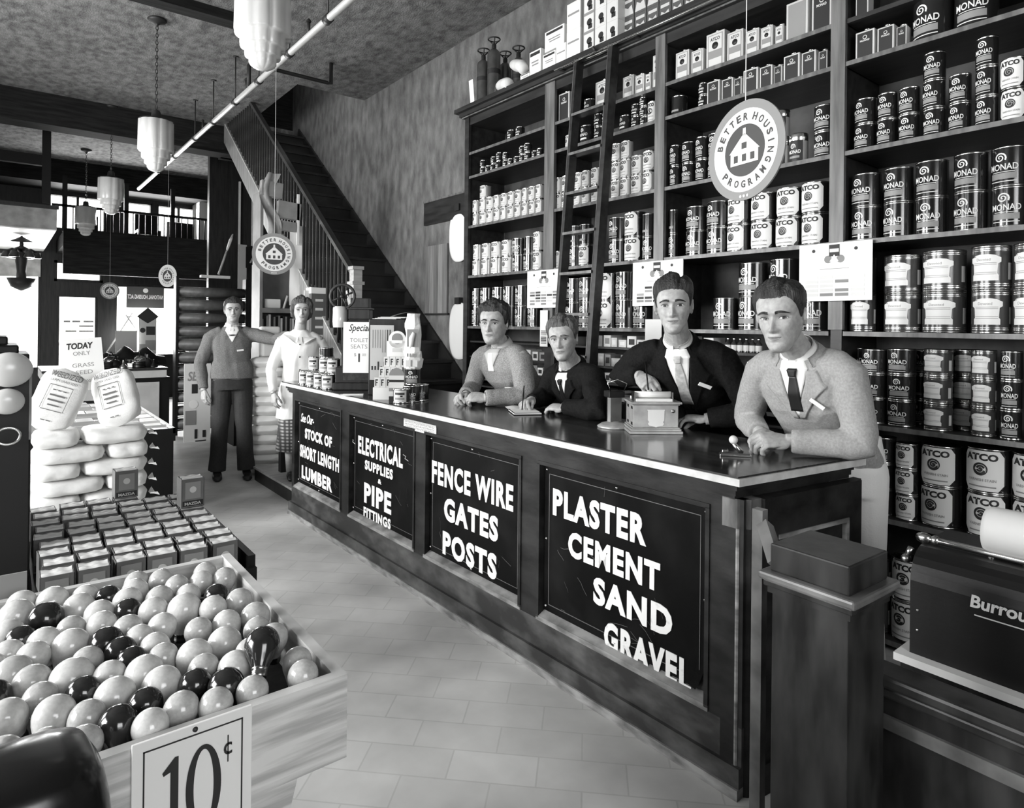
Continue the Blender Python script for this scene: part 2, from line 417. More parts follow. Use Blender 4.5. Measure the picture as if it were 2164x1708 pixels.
# panel limits measured on the front
ED = [(0.87, 0.09), (1.735, 0.955), (2.625, 1.835), (3.72, 2.695)]
PB, PT = 0.235, 0.905
PAN = [(on_front(b_, 900)[0], on_front(a, 900)[0]) for a, b_ in ((1140, 1505), (900, 1106), (739, 880), (624, 724))]
fr = MB(); X0, X1 = 0.035, 0.066
fr.box(X0, X1, 0.0, 3.9, 0.10, PB - 0.012, scuf); fr.box(X0, X1, 0.0, 3.9, PT + 0.012, 0.955, cwood)
edges = [0.0] + [q for p in PAN for q in p] + [3.9]
for k in range(0, len(edges), 2):
    fr.box(X0, X1, edges[k], edges[k + 1], PB - 0.012, PT + 0.012, cwood)
fr.obj('face_frame', counter)
base = MB(); base.box(0.012, 0.06, -0.0, 3.93, 0.0, 0.035, cworn); base.box(0.02, 0.06, -0.0, 3.93, 0.035, 0.1, scuf); base.obj('base_moulding', counter)
for k, (a, b_) in enumerate(PAN):
    m = MB(); t = 0.016
    m.box(X0 - 0.006, X1, a, b_, PT - t + 0.012, PT + 0.012, cwood); m.box(X0 - 0.006, X1, a, a + t, PB, PT, cwood); m.box(X0 - 0.006, X1, b_ - t, b_, PB, PT, cwood)
    m.box(X0 - 0.006, X1 - 0.004, a, b_, PB - 0.012, PB + 0.008, cworn)
    m.add([(X0 - 0.004, a, PB + 0.008), (X0 - 0.004, b_, PB + 0.008), (X1 + 0.002, b_ - t, PB + 0.026), (X1 + 0.002, a + t, PB + 0.026)], [(0, 1, 2, 3)], cworn)
    m.obj('panel_moulding', counter)
# near end: corner post with worn chamfer, end panel in a frame
post = MB(); postm = M('worn_corner_post', 0.04, 0.4, v2=0.16, scale=5, stretch=(3, 3, 1), detail=8)
post.prism([(0.03, 0.075), (0.03, 0.02), (0.058, -0.012), (0.105, -0.02), (0.12, 0.06)], 0.86, 0.955, postm)
post.prism([(0.03, 0.075), (0.03, 0.02), (0.058, -0.012), (0.105, -0.02), (0.12, 0.06)], 0.0, 0.86, cwood)
post.prism([(0.0285, 0.024), (0.0285, 0.0185), (0.033, 0.014), (0.034, 0.024)], 0.0, 0.86, cworn)
post.obj('corner_post', counter)
en = MB(); ET = TR(0.105, -0.02, 0, rz=-8.2)
en.box(0, 0.56, 0, 0.03, 0.10, 0.955, cwood, ET)
for x0, x1, z0, z1 in ((0.0, 0.07, 0.1, 0.955), (0.46, 0.54, 0.1, 0.955), (0.07, 0.46, 0.83, 0.955), (0.07, 0.46, 0.1, 0.22)): en.box(x0, x1, -0.014, 0.0, z0, z1, cwood, ET)
en.box(0.07, 0.46, -0.018, 0.0, 0.815, 0.83, cworn, ET); en.box(0.445, 0.46, -0.018, 0.0, 0.22, 0.815, cworn, ET)
en.box(0.0, 0.56, -0.02, 0.03, 0.0, 0.1, cwood, ET)
en.obj('end_panel', counter)
# ------------------------------------------------------------------ lettered sign boards in the panels
signm = M('black_sign_board', 0.003, 0.6, spec=.06, v2=0.012, scale=5, stretch=(1, 1, 1), detail=10, contrast=(0.45, 0.85), bump=0.03, bscale=30)
lett = M('white_sign_lettering', 0.78, 0.6, v2=0.55, scale=30, contrast=(0.6, 0.75))
scr = M('grey_scratch', 0.12, 0.7)
XS = 0.0575
LINES = [
 [('PLASTER', (1169.8, 1032.5, 1089), (1366.7, 1088, 1155.6)), ('CEMENT', (1202, 1123, 1179.5), (1396, 1188.7, 1248.8)),
  ('SAND', (1255, 1221.8, 1278.6), (1422, 1281, 1347)), ('GRAVEL', (1277.7, 1311.7, 1373), (1462, 1397, 1467))],
 [('FENCE WIRE', (914, 972.7, 1021), (1085.8, 1025, 1082)), ('GATES', (939.5, 1053, 1098.5), (1053.6, 1089.7, 1148)), ('POSTS', (936.6, 1123.4, 1173), (1050.7, 1170, 1226))],
 [('ELECTRICAL', (758, 920, 958), (852, 949, 990.3)), ('SUPPLIES', (772, 972.7, 993), (831, 991.7, 1013.7)), ('&', (799.5, 1012.2, 1022), (806.6, 1014, 1024.3)),
  ('PIPE', (770.6, 1021, 1062), (827.7, 1041.5, 1088.3)), ('FITTINGS', (769.2, 1072.2, 1092.7), (826.2, 1095.6, 1117.6))],
 [('See Our-', (636.6, 873, 891.5), (664, 880, 899)), ('STOCK OF', (645.4, 906.8, 928.8), (701.9, 921.5, 945)), ('SHORT LENGTH', (635.1, 937.6, 963.9), (717.1, 971.2, 1000.5)), ('LUMBER', (638.6, 981.5, 1009.3), (702.4, 1013.7, 1043))]]
SL = ['black sign lettered plaster cement sand gravel, nearest panel of the counter front', 'black sign lettered fence wire gates posts, on the counter front',
      'black sign lettered electrical supplies and pipe fittings, on the counter front', 'black sign lettered stock of short length lumber, farthest panel of the counter']
for k, (a, b_) in enumerate(PAN):
    sb = thing('sign_board', SL[k], 'sign', CT, 'lettered sign boards on the counter')
    m = MB(); y0, y1, z0, z1 = a + 0.02, b_ - 0.02, PB + 0.03, PT - 0.014
    if k == 0:   # the nearest board has a lifted, torn lower corner
        N = 24
        def P(i, j):
            y = y0 + (y1 - y0) * i / (N - 1); z = z0 + (z1 - z0) * j / (N - 1)
            q = max(0.0, 1 - (y - y0) / 0.05) * max(0.0, 1 - (z - z0) / 0.12)
            return Vector((XS + 0.001 - 0.012 * q ** 1.5, y + 0.04 * max(0, 1 - (z - z0) / 0.16) ** 2 * max(0, 1 - (y - y0) / 0.4), z))
        m.grid(P, N, N, signm, smooth=False)
    else:
        m.box(XS, XS + 0.006, y0, y1, z0, z1, signm)
    i = 0.03; t = 0.0022   # thin painted border line
    for q in ((y0 + i, y1 - i, z1 - i, z1 - i + t), (y0 + i, y1 - i, z0 + i, z0 + i + t), (y0 + i, y0 + i + t, z0 + i, z1 - i), (y1 - i - t, y1 - i, z0 + i, z1 - i)):
        if k == 0 and q[2] == z0 + i and q[3] == z0 + i + t and q[0] == y0 + i: q = (y0 + 0.1, q[1], q[2], q[3])
        m.box(XS - 0.0015, XS + 0.001, q[0], q[1], q[2], q[3], scr)
    bm_ = m
    for (s_, L, Rr) in LINES[k]:
        m = MB()
        yl, zlt = on_front(L[0], L[1], XS); _, zlb = on_front(L[0], L[2], XS)
        yr, zrt = on_front(Rr[0], Rr[1], XS); _, zrb = on_front(Rr[0], Rr[2], XS)
        zt = (zlt + zrt) / 2; zb = (zlb + zrb) / 2
        if s_ == 'See Our-': vs, fs = fit_text(s_, 0, yl - yr, 0, zt - zb, 0, 0.002, bold=0.012, shear=0.4)
        else: vs, fs = fit_text(s_, 0, yl - yr, 0, zt - zb, 0, 0.0025, bold=0.045 if len(s_) < 9 else 0.04, space=1.16)
        m.add([(XS - 0.0005 - v.z, yl - v.x, zb + v.y) for v in vs], fs, lett)
        m.obj('lettering', sb)
    m = bm_
    if k == 2:
        for (u, v, sg) in ((747, 932, 1), (858, 967, 1)):
            y, z = on_front(u, v, XS)
            for (p, q) in (((-.03, .012), (0.0, .006)), ((0.0, .006), (-0.008, -.008)), ((-0.008, -.008), (.03, -.016))):
                m.tube([(XS - 0.001, y - p[0], z + p[1]), (XS - 0.001, y - q[0], z + q[1])], 0.0035, lett, n=4, flat=0.3)
    rg = random.Random(k + 3)
    for q in range(16):   # scratches and scuffs worn into the paint
        y = rg.uniform(y0 + .05, y1 - .05); z = rg.uniform(z0 + 0.02, z0 + (0.62 if q % 3 else 0.2)); L = rg.uniform(.02, .09); a_ = rg.uniform(-.5, 1.8)
        pts = [(XS - 0.0004, y + L * f * math.cos(a_) + rg.uniform(-.004, .004), min(z + L * f * math.sin(a_) + rg.uniform(-.003, .003), z1 - .02)) for f in (0, .33, .66, 1)]
        m.tube(pts, 0.0008, scr, n=3, caps=False)
    for q in ((y0 + .012, z1 - .012), (y1 - .012, z1 - .012), (y1 - .012, z0 + .02), ((y0 + y1) / 2, z1 - .012), ((y0 + y1) / 2, z0 + .012), (y0 + .012, (z0 + z1) / 2), (y1 - .012, (z0 + z1) / 2)):
        m.lathe([(0.006, 0), (0.0045, 0.003), (0.0, 0.004)], steel, 10, TR(XS, q[0], q[1], ry=-90))
    m.obj('board', sb)
yl, zt = on_front(850, 884, 0.02); yr, zb = on_front(918, 929, 0.02)
pc = MB(); pc.box(0.030, 0.033, yr, yl, 0.905, 0.962, cream)
o = pc.obj('price_card', None, CT)
tag(o, 'small pale card with handwriting tacked below the countertop edge', 'card')
m = MB()
for k in range(3):
    vs, fs = fit_text('wwnmuewmnwu'[k:], 0, yl - yr - 0.03, 0, 0.011, 0, shear=0.5)
    m.add([(0.0295 - 0.0003, yl - 0.015 - v.x, 0.942 - 0.014 * k + v.y) for v in vs], fs, inkg)
c2 = m.obj('handwriting', o)
# ================================================================== WALL SHELVING
SX = 3.25; SB = WX - 0.01
shw = M('shelf_dark_wood', 0.014, 0.42, v2=0.03, scale=5, stretch=(5, 0.7, 5), detail=6)
shp = M('shelf_post_wood', 0.07, 0.36, v2=0.16, scale=5, stretch=(5, 5, 0.5), detail=7)
shb = M('shelf_back_board', 0.02, 0.6, v2=0.06, scale=6)
SHELF_Z = [0.06, 0.622, 1.052, 1.492, 1.937, 2.378, 2.818, 3.03]
POSTS = [(4.73, 4.79), (3.60, 3.71), (2.575, 2.65), (1.475, 1.545), (-0.2, -0.13)]
unit = thing('wall_shelving', 'tall dark wooden wall shelving filled with paint cans behind the counter', 'shelving', TR(0, 0, 0))
MB().box(SB - 0.02, SB, -0.13, 4.73, 0, 3.34, shb).obj('back_board', unit)
for k, (a, b_) in enumerate(POSTS):
    p = MB(); p.box(SX, SB - 0.02, a + 0.008, b_ - 0.008, 0, 3.34, shw); p.box(SX - 0.012, SX + 0.012, a, b_, 0.0 if k == 0 else 1.50, 3.34, shp if k else shw)
    p.obj('upright', unit)
for k in range(4):
    y0, y1 = POSTS[k + 1][1], POSTS[k][0]
    for j, z in enumerate(SHELF_Z):
        if j == 7 and k == 3: continue
        s_ = MB(); s_.box(SX, SB - 0.02, y0 + 0.0005, y1 - 0.0005, z - 0.022, z, shw)
        s_.box(SX - 0.006, SX, y0 + 0.0005, y1 - 0.0005, z - 0.022, z, shp); s_.obj('shelf', unit)
MB().box(SX, SB - 0.02, -0.13, 1.475, 3.008, 3.03, shw).obj('shelf', unit)
c = MB()
for dx, dy, z0, z1 in ((0.0, 0.0, 3.275, 3.34), (0.03, 0.02, 3.34, 3.352), (0.05, 0.04, 3.352, 3.385), (0.085, 0.07, 3.385, 3.42)):
    c.box(SX - dx, SB, -0.2, 4.79 + dy, z0, z1, shw)
c.box(SX - 0.034, SX, -0.2, 4.81, 3.3405, 3.35, shp)
c.obj('cornice', unit)
# low drawers and pigeonholes under the counter-height shelf line in the two middle bays
for k, (y0, y1) in enumerate(((1.545, 2.575), (2.65, 3.60), (3.71, 4.73))):
    for z in (1.362, 1.228, 1.115, 0.98, 0.85):
        s_ = MB(); s_.box(SX + 0.02, SB - 0.02, y0, y1, z - 0.014, z, shw); s_.obj('small_shelf', unit)

# ------------------------------------------------------------------ paint cans
tin = M('bright_tin', 0.72, 0.2, 1.0)
tind = M('can_dark_enamel', 0.012, 0.15, spec=0.5, coat=0.4)
tinl = M('can_light_litho', 0.42, 0.25, 0.4)
tins = M('can_grey_litho', 0.055, 0.2, 0.2)
lab_w = M('can_label_white', 0.7, 0.45); lab_c = M('can_label_cream', 0.55, 0.45); lab_d = M('can_label_black', 0.02, 0.45); lab_g = M('can_label_grey', 0.24, 0.45)
def spiral(mb, r, cx, cz, rad, mat, turns=1.9, w=0.14):
    n = 26; vs = []
    for i in range(n + 1):
        f = i / n; a = R(-30) + f * turns * 2 * math.pi; rr = rad * (1 - 0.86 * f); ww = rad * w * (1.15 - 0.5 * f)
        for q in (rr, max(rr - ww, 0.0)): vs.append(Vector((cx + q * math.cos(a), cz + q * math.sin(a), 0.0013)))
    mb.add(wrap(vs, r), [(2 * i, 2 * i + 2, 2 * i + 3, 2 * i + 1) for i in range(n)], mat)
def ctext(mb, r, s, x0, x1, z0, z1, mat, off=0.0013, bold=0.03):
    vs, fs = fit_text(s, x0, x1, z0, z1, off, bold=bold); mb.add(wrap(vs, r), fs, mat)
def patch(mb, r, outline, mat, off, n=14):
    # outline(t in -1..1) -> (x half width, z) rows; wrapped band by band
    vs = []; rows = outline
    for (hw, z, cx) in rows:
        for i in range(n + 1): vs.append(Vector((cx + hw * (2 * i / n - 1), z, off)))
    fs = [(j * (n + 1) + i, j * (n + 1) + i + 1, (j + 1) * (n + 1) + i + 1, (j + 1) * (n + 1) + i) for j in range(len(rows) - 1) for i in range(n)]
    mb.add(wrap(vs, r), fs, mat, None, True)
def disc(mb, r, cx, cz, rad, mat, off):
    vs = [Vector((cx, cz, off))] + [Vector((cx + rad * math.cos(2 * math.pi * i / 24), cz + rad * math.sin(2 * math.pi * i / 24), off)) for i in range(24)]
    mb.add(wrap(vs, r), [(0, 1 + i, 1 + (i + 1) % 24) for i in range(24)], mat)
CANS = {}
def can_meshes(kind, r, h):
    key = (kind, r, h)
    if key in CANS: return CANS[key]
    bodym = {'M': tind, 'A': tind, 'L': tins, 'S': tinl, 'G': tind, 'Q': tinl, 'D': tind, 'P': tins}[kind]
    b = MB(); b.lathe([(r, 0.004), (r, h - 0.006)], bodym, 36, caps=False)
    b.lathe([(r * 0.96, 0.0), (r * 1.012, 0.0005), (r * 1.016, 0.004), (r * 1.004, 0.0065), (r, 0.007)], tin, 36)
    body = b.mesh('can_body')
    l = MB()
    if kind == 'Q':
        l.lathe([(r, h - 0.004), (r * 1.0, h + 0.002), (r * 1.02, h + 0.004), (r * 1.02, h + 0.03), (r * 0.97, h + 0.035), (0, h + 0.037)], tin, 36, caps=False)
    else:
        l.lathe([(r, h - 0.007), (r * 1.016, h - 0.005), (r * 1.016, h - 0.001), (r * 0.985, h), (r * 0.96, h - 0.001), (r * 0.95, h - 0.007), (r * 0.85, h - 0.007), (r * 0.82, h - 0.003), (0, h - 0.003)], tin, 36, caps=False)
    lid = l.mesh('can_lid')
    w = MB()
    if kind == 'M':
        k = r / 0.083; H_ = h
        spiral(w, r, -0.012 * k, 0.72 * H_, 0.15 * H_, lab_w, w=0.22)
        ctext(w, r, 'MONAD', -0.066 * k, 0.066 * k, 0.41 * H_, 0.57 * H_, lab_w, bold=0.015)
        patch(w, r, [(0.06 * k, 0.19 * H_, 0), (0.06 * k, 0.34 * H_, 0)], lab_g, 0.0009)
        patch(w, r, [(0.052 * k, 0.36 * H_, 0), (0.052 * k, 0.375 * H_, 0)], lab_w, 0.0012)
        patch(w, r, [(0.06 * k, 0.12 * H_, 0), (0.06 * k, 0.14 * H_, 0)], lab_w, 0.0012)
    elif kind in 'AS':
        k = r / 0.083; W = 0.088 * k
        lm = lab_w if kind == 'A' else lab_c
        r0_ = r; r = r + 0.0016
        patch(w, r, [(W * 0.72, 0.06 * h, 0), (W, 0.2 * h, 0), (W, 0.82 * h, 0), (W * 0.78, 0.95 * h, 0)], lm, 0.0001)
        ctext(w, r, 'ATCO', -0.07 * k, 0.062 * k, 0.73 * h, 0.89 * h, lab_d, bold=0.05)
        disc(w, r, -0.005 * k, 0.54 * h, 0.145 * h, lab_d, 0.0010)
        spiral(w, r, -0.005 * k, 0.54 * h, 0.125 * h, lab_c, w=0.09)
        ctext(w, r, 'VARNISH STAIN', -0.055 * k, 0.055 * k, 0.27 * h, 0.33 * h, lab_g, bold=0.01)
        patch(w, r, [(0.055 * k, 0.14 * h, 0), (0.055 * k, 0.17 * h, 0)], lab_g, 0.0012)
    elif kind == 'L':
        k = r / 0.083; W = 0.062 * k
        rows = [(W * 0.95, 0.2 * h, 0), (W * 0.95, 0.32 * h, 0), (W * 0.85, 0.36 * h, 0), (W * 0.9, 0.58 * h, 0), (W * 1.12, 0.62 * h, 0), (W * 1.12, 0.72 * h, 0), (W * 0.7, 0.78 * h, 0), (W * 0.3, 0.80 * h, 0)]
        patch(w, r, rows, lab_w, 0.0007)
        ctext(w, r, 'Devoted', -0.035 * k, 0.025 * k, 0.65 * h, 0.71 * h, lab_g, bold=0.0)
        for z in (0.34, 0.38, 0.56, 0.595): patch(w, r, [(W * 0.8, z * h, 0), (W * 0.8, (z + 0.012) * h, 0)], lab_g, 0.0012)
        patch(w, r, [(0.012 * k, 0.22 * h, 0.118 * k), (0.012 * k, 0.6 * h, 0.118 * k)], lab_c, 0.0007, n=4)
        for z in (0.08, 0.12, 0.88, 0.92): w.lathe([(r + 0.0004, z * h), (r + 0.0004, (z + 0.012) * h)], tin, 36, caps=False)
    elif kind in 'GQD':
        k = r / 0.083
        if kind != 'D':
            spiral(w, r, -0.012 * k, 0.72 * h, 0.14 * h, lab_w, w=0.22)
            ctext(w, r, 'MONAD', -0.055 * k, 0.06 * k, 0.4 * h, 0.56 * h, lab_w, bold=0.02)
        patch(w, r, [(0.05 * k, 0.2 * h, 0), (0.05 * k, 0.3 * h, 0)], lab_w if kind == 'G' else lab_g, 0.0010)
        if kind == 'Q': patch(w, r, [(0.08 * k, 0.06 * h, 0), (0.08 * k, 0.95 * h, 0)], lab_d, 0.0006)
    elif kind == 'P':
        k = r / 0.083
        patch(w, r, [(0.07 * k, 0.1 * h, 0), (0.07 * k, 0.9 * h, 0)], lab_c, 0.0006); patch(w, r, [(0.05 * k, 0.6 * h, 0), (0.05 * k, 0.75 * h, 0)], lab_d, 0.0010); patch(w, r, [(0.012 * k, 0.45 * h, 0.02 * k), (0.012 * k, 0.56 * h, 0.02 * k)], lab_d, 0.0010)
        patch(w, r, [(0.05 * k, 0.25 * h, 0), (0.05 * k, 0.4 * h, 0)], lab_g, 0.0010)
    CANS[key] = (body, lid, w.mesh('can_label')); return CANS[key]
LOOK = {'M': 'dark paint can with white spiral and white lettering', 'A': 'paint can with pale eight-sided label and dark spiral disc', 'S': 'small light paint can with dark disc', 'G': 'small dark can with white band',
        'L': 'banded grey paint can with pale ornate label', 'Q': 'dark can with bright metal screw lid', 'D': 'plain dark can', 'P': 'small striped can with pale label'}
SHORT = {'M': 'dark spiral can', 'A': 'pale labelled can', 'S': 'small light can', 'G': 'small dark can', 'L': 'ornate labelled can', 'Q': 'bright lidded can', 'D': 'plain dark can', 'P': 'small striped can'}
ORD = ['first', 'second', 'third', 'fourth', 'fifth', 'sixth', 'seventh', 'eighth', 'ninth', 'tenth', 'eleventh', 'twelfth']
def put_can(kind, r, h, T, label, group):
    t = thing('paint_can', label, 'can', T, group)
    for n, me in zip(('can_body', 'can_lid', 'can_label'), can_meshes(kind, r, h)):
        o = bpy.data.objects.new(n, me); col.objects.link(o); o.parent = t
    return t
TIERN = {1: [''], 2: ['lower tier', 'upper tier'], 3: ['bottom tier', 'middle tier', 'top tier']}
def row(bay, shelf, z, items, maxt=None):
    """items: (u of the can centre on the shelf, kinds bottom to top, r, h) placed on the shelf at z"""
    nt = maxt or max(len(i[1]) for i in items)
    DX = [(i[4] if len(i) > 4 else 0) for i in items]; items = [i[:4] for i in items]
    ys = [atx(i[0], 700, SX + i[2] + 0.022 + DX[n_]).y for n_, i in enumerate(items)]
    for k, (u, kinds, r, h) in enumerate(items):
        y = ys[k]
        for j_ in (k - 1, k + 1):
            if 0 <= j_ < len(items) and DX[j_] == DX[k]:
                gap = abs(ys[j_] - y) - 0.004; sh = r / (r + items[j_][2])
                r = min(r, gap * sh)
        for a_, b2 in POSTS: r = min(r, max(abs(y - a_), 0.02) - 0.001 if y < a_ else 9, max(abs(y - b2), 0.02) - 0.001 if y > b2 else 9)
        r = math.floor(r * 1000) / 1000
        x = SX + r + 0.022 + DX[k]; zz = z + 0.0005
        for j, kd in enumerate(kinds):
            if kd == '-': zz += h + 0.001; continue
            a = rng.uniform(-9, 9) - 4; hh = h + (0.037 if kd == 'Q' else 0)
            tn = '' if nt == 1 else ', ' + (TIERN[nt][j] if nt <= 3 else str(j))
            put_can(kd, r, h, TR(x + rng.uniform(-.004, .004), y, zz, rz=a), '%s, %s from left%s, %s of %s' % (SHORT[kd], ORD[k], tn, shelf, bay), '%ss on the wall shelves' % SHORT[kd])
            zz += hh + 0.001
A_, B_, C_, D_ = 'far left bay', 'ladder bay', 'middle bay', 'nearest right bay'
z = SHELF_Z
q1 = (0.05, 0.113); hg = (0.066, 0.166); ga = (0.083, 0.19); pt = (0.038, 0.085); hp = (0.028, 0.062)
# far left bay
row(A_, 'top shelf', z[7], [(1078, 'G', *pt), (1096, 'G', *pt)])
row(A_, 'second shelf', z[6], [(1018, 'GG', *hp), (1029, 'G', *hp), (1040, 'GG', *hp), (1051.5, 'GG', 0.03, 0.072), (1066, 'GG', *hp), (1076.5, 'G', *hp), (1090, 'G', *hp), (1101, 'GG', 0.03, 0.066), (1113, 'GG', 0.033, 0.07), (1128, 'G', *hp), (1139, 'G', 0.032, 0.07)])
row(A_, 'third shelf', z[5], [(1008 + 14.9 * k, 'SSS' if k == 1 else 'SS', *q1) for k in range(10)], 3)
row(A_, 'fourth shelf', z[4], [(1011, 'SS', 0.056, 0.137), (1030, 'SS', 0.056, 0.137), (1051, 'SS', 0.06, 0.137), (1074, 'SS', 0.06, 0.137), (1097, 'MM', 0.064, 0.137), (1120, 'MD', 0.056, 0.137), (1140, 'SS', 0.056, 0.15)])
row(A_, 'fifth shelf', z[3], [(1012, 'MM', *hg), (1031, 'MM', *hg), (1055, 'MM', *hg), (1079, 'MM', *hg), (1106, 'MM', *hg), (1133, 'MM', *hg)])
# ladder bay
row(B_, 'top shelf', z[7], [(1243, 'G', 0.045, 0.1)])
row(B_, 'second shelf', z[6], [(1201, 'S', 0.038, 0.1), (1239, 'G', 0.055, 0.13), (1263, 'GG', 0.038, 0.09), (1279, 'GG', 0.035, 0.09), (1320, 'G', 0.045, 0.11), (1341, 'GG', 0.035, 0.08), (1357, 'GGG', 0.03, 0.062), (1377, 'S', 0.042, 0.145)], 3)
row(B_, 'third shelf', z[5], [(1180, 'SS', 0.05, 0.122), (1198, 'SS', 0.05, 0.122), (1224, 'SS', 0.05, 0.122), (1240, 'SS', 0.05, 0.122), (1261, 'SS', 0.05, 0.122), (1280, 'SS', 0.05, 0.122), (1303, 'SSS', 0.05, 0.125), (1324, 'SSS', 0.053, 0.125), (1347, 'SS', 0.053, 0.13), (1372, 'SS', 0.053, 0.135)], 3)
row(B_, 'fourth shelf', z[4], [(1180, 'S', 0.05, 0.13), (1218, 'MD', 0.06, 0.15), (1240, 'AD', 0.066, 0.15), (1306, 'MM', 0.066, 0.155), (1341, 'AA', 0.074, 0.165), (1372, 'MD', 0.05, 0.15)])
row(B_, 'fifth shelf', z[3], [(1180, 'MM', *hg), (1214, 'MM', 0.072, 0.18), (1246, 'MM', 0.078, 0.18), (1287, 'AA', 0.08, 0.19), (1325, 'MM', 0.08, 0.19), (1362, 'MM', 0.08, 0.19)])
# middle bay
row(C_, 'second shelf', z[6], [(1432, 'D', 0.055, 0.125), (1482, 'GG', 0.028, 0.075)], 2)
row(C_, 'third shelf', z[5], [(1428, 'MM', 0.054, 0.13), (1455, 'MM', 0.054, 0.13), (1484, 'MM', 0.056, 0.135), (1512, 'MM', 0.056, 0.135), (1651, 'QQ', 0.062, 0.115), (1688, 'Q', 0.068, 0.12), (1741, 'MM', 0.056, 0.135)], 2)
row(C_, 'fourth shelf', z[4], [(1427, 'MD', 0.06, 0.15), (1471, 'MM', 0.066, 0.15), (1517, 'MM', 0.068, 0.155), (1562, 'AA', 0.068, 0.155), (1613, 'AA', 0.07, 0.158), (1668, 'AA', 0.072, 0.16), (1723, 'AA', 0.072, 0.163)])
row(C_, 'fifth shelf', z[3], [(1534, 'M', 0.074, 0.185), (1592, 'MM', 0.08, 0.188), (1622, 'MM', 0.07, 0.185, 0.19), (1661, 'MM', 0.088, 0.192), (1725, 'M', 0.083, 0.19)])
# nearest right bay
row(D_, 'top shelf', z[6], [(1966, 'M', 0.083, 0.2), (2056, 'M', 0.083, 0.2)])
row(D_, 'second shelf', z[5], [(1826, 'MM', 0.055, 0.125), (1873, 'MM', 0.055, 0.125), (1919, 'MM', 0.056, 0.125), (1972, 'MMM', 0.058, 0.126), (2026, 'MM', 0.058, 0.125), (2083, 'MMM', 0.06, 0.126), (2141, 'AA', 0.06, 0.13)], 3)
row(D_, 'third shelf', z[4], [(1831, 'MM', 0.075, 0.162), (1900, 'MM', 0.08, 0.163), (1970, 'MM', 0.083, 0.166), (2053, 'MM', 0.086, 0.168), (2135, 'MM', 0.086, 0.168)])
row(D_, 'fourth shelf', z[3], [(1828, 'LD', 0.08, 0.18), (1908, 'LL', 0.083, 0.18), (1995, 'LL', 0.09, 0.184), (2098, 'LL', 0.095, 0.186), (2190, 'LL', 0.095, 0.186)])
row(D_, 'fifth shelf', z[2], [(1812, 'MMM', 0.05, 0.118, 0.15), (1849, 'MMM', 0.055, 0.118), (1907, 'MMM', 0.058, 0.12), (1948, 'MDM', 0.05, 0.118, 0.15), (1984, 'LLL', 0.056, 0.121), (2046, 'LLL', 0.056, 0.121, 0.12), (2082, 'LLL', 0.058, 0.122), (2142, 'MMM', 0.06, 0.122), (2200, 'MMM', 0.06, 0.122)])
row(D_, 'sixth shelf', z[1], [(1868, 'MMM', 0.056, 0.122), (1922, 'AAA', 0.05, 0.118), (1994, 'AA', 0.083, 0.182), (2095, 'AA', 0.088, 0.19), (2195, 'AA', 0.088, 0.19)], 3)
row(D_, 'lowest shelf', z[0], [(1860, 'LL', 0.075, 0.18), (1930, 'AA', 0.083, 0.19), (2010, 'AA', 0.083, 0.19)])

# rectangular tins with screw caps
rt_edge = M('oblong_tin_light_edge', 0.62, 0.3, 0.3)
def oblong(w, h, d, kind):
    m = MB(); m.box(-d / 2, d / 2, -w / 2, w / 2, 0, h, rt_edge, b=0.003)
    l = MB(); i = 0.10 * w
    pm = {'A': lab_g, 'M': lab_d, 'X': lab_g}[kind]
    l.box(-d / 2 - 0.0012, -d / 2, -w / 2 + i, w / 2 - i, i, h - i, pm)
    if kind == 'A':
        l.box(-d / 2 - 0.0018, -d / 2, -w / 2 + i * 1.4, w / 2 - i * 1.4, h * .5, h - i * 1.4, lab_c)
        vs, fs = fit_text('ATCO', -w * .26, w * .26, h * .76, h * .86, 0, bold=0.03); l.add([(-d / 2 - 0.0024, -v.x, v.y) for v in vs], fs, lab_d)
        l.lathe([(w * .17, 0), (w * .17, .0012), (0, .0013)], lab_d, 20, TR(-d / 2 - 0.0016, 0, h * .63, ry=-90))
        l.box(-d / 2 - 0.0018, -d / 2, -w / 2 + i * 1.5, w / 2 - i * 1.5, i * 1.5, h * .28, lab_c)
    elif kind == 'M':
        vs, fs = fit_text('MONAD', -w * .25, w * .25, h * .62, h * .69, 0, bold=0.02); l.add([(-d / 2 - 0.002, -v.x, v.y) for v in vs], fs, lab_w)
        l.lathe([(w * .11, 0), (w * .08, 0.0006)], lab_w, 18, TR(-d / 2 - 0.0013, 0, h * .77, ry=-90), caps=False)
    c = MB(); c.lathe([(0.011, 0), (0.011, 0.006), (0.016, 0.007), (0.016, 0.016), (0.0, 0.018)], tin, 16, TR(0, 0, h))
    return m.mesh('tin_body'), l.mesh('tin_label'), c.mesh('screw_cap')
def orow(bay, shelf, zz, items):
    for k, (u0, u1, hpx, kind, dh) in enumerate(items):
        d = 0.06; xf = SX + 0.03
        a = atx(u0, 600, xf).y; b_ = atx(u1, 600, xf).y; w = (a - b_) * 0.93; y = (a + b_) / 2
        D = Vector((xf, y, 0)).dot(Vector((_s, _c, 0))); h = hpx * D / FPX * dh
        t = thing('oblong_tin', '%s oblong tin, %s from left, %s of %s' % ({'A': 'pale bordered', 'M': 'dark panelled', 'X': 'plain grey'}[kind], ORD[k], shelf, bay), 'tin', TR(xf + d / 2, y, zz + 0.0005), 'oblong tins on the upper shelves')
        for n, me in zip(('tin_body', 'tin_label', 'screw_cap'), oblong(w, h, d, kind)):
            o = bpy.data.objects.new(n, me); col.objects.link(o); o.parent = t
orow(B_, 'top shelf', z[7], [(1176, 1200, 60, 'M', 1), (1253, 1284, 58, 'A', 1), (1311, 1335, 48, 'A', 1), (1337, 1357, 42, 'A', 1), (1359, 1371, 38, 'A', 1), (1374, 1392, 72, 'A', 1)])
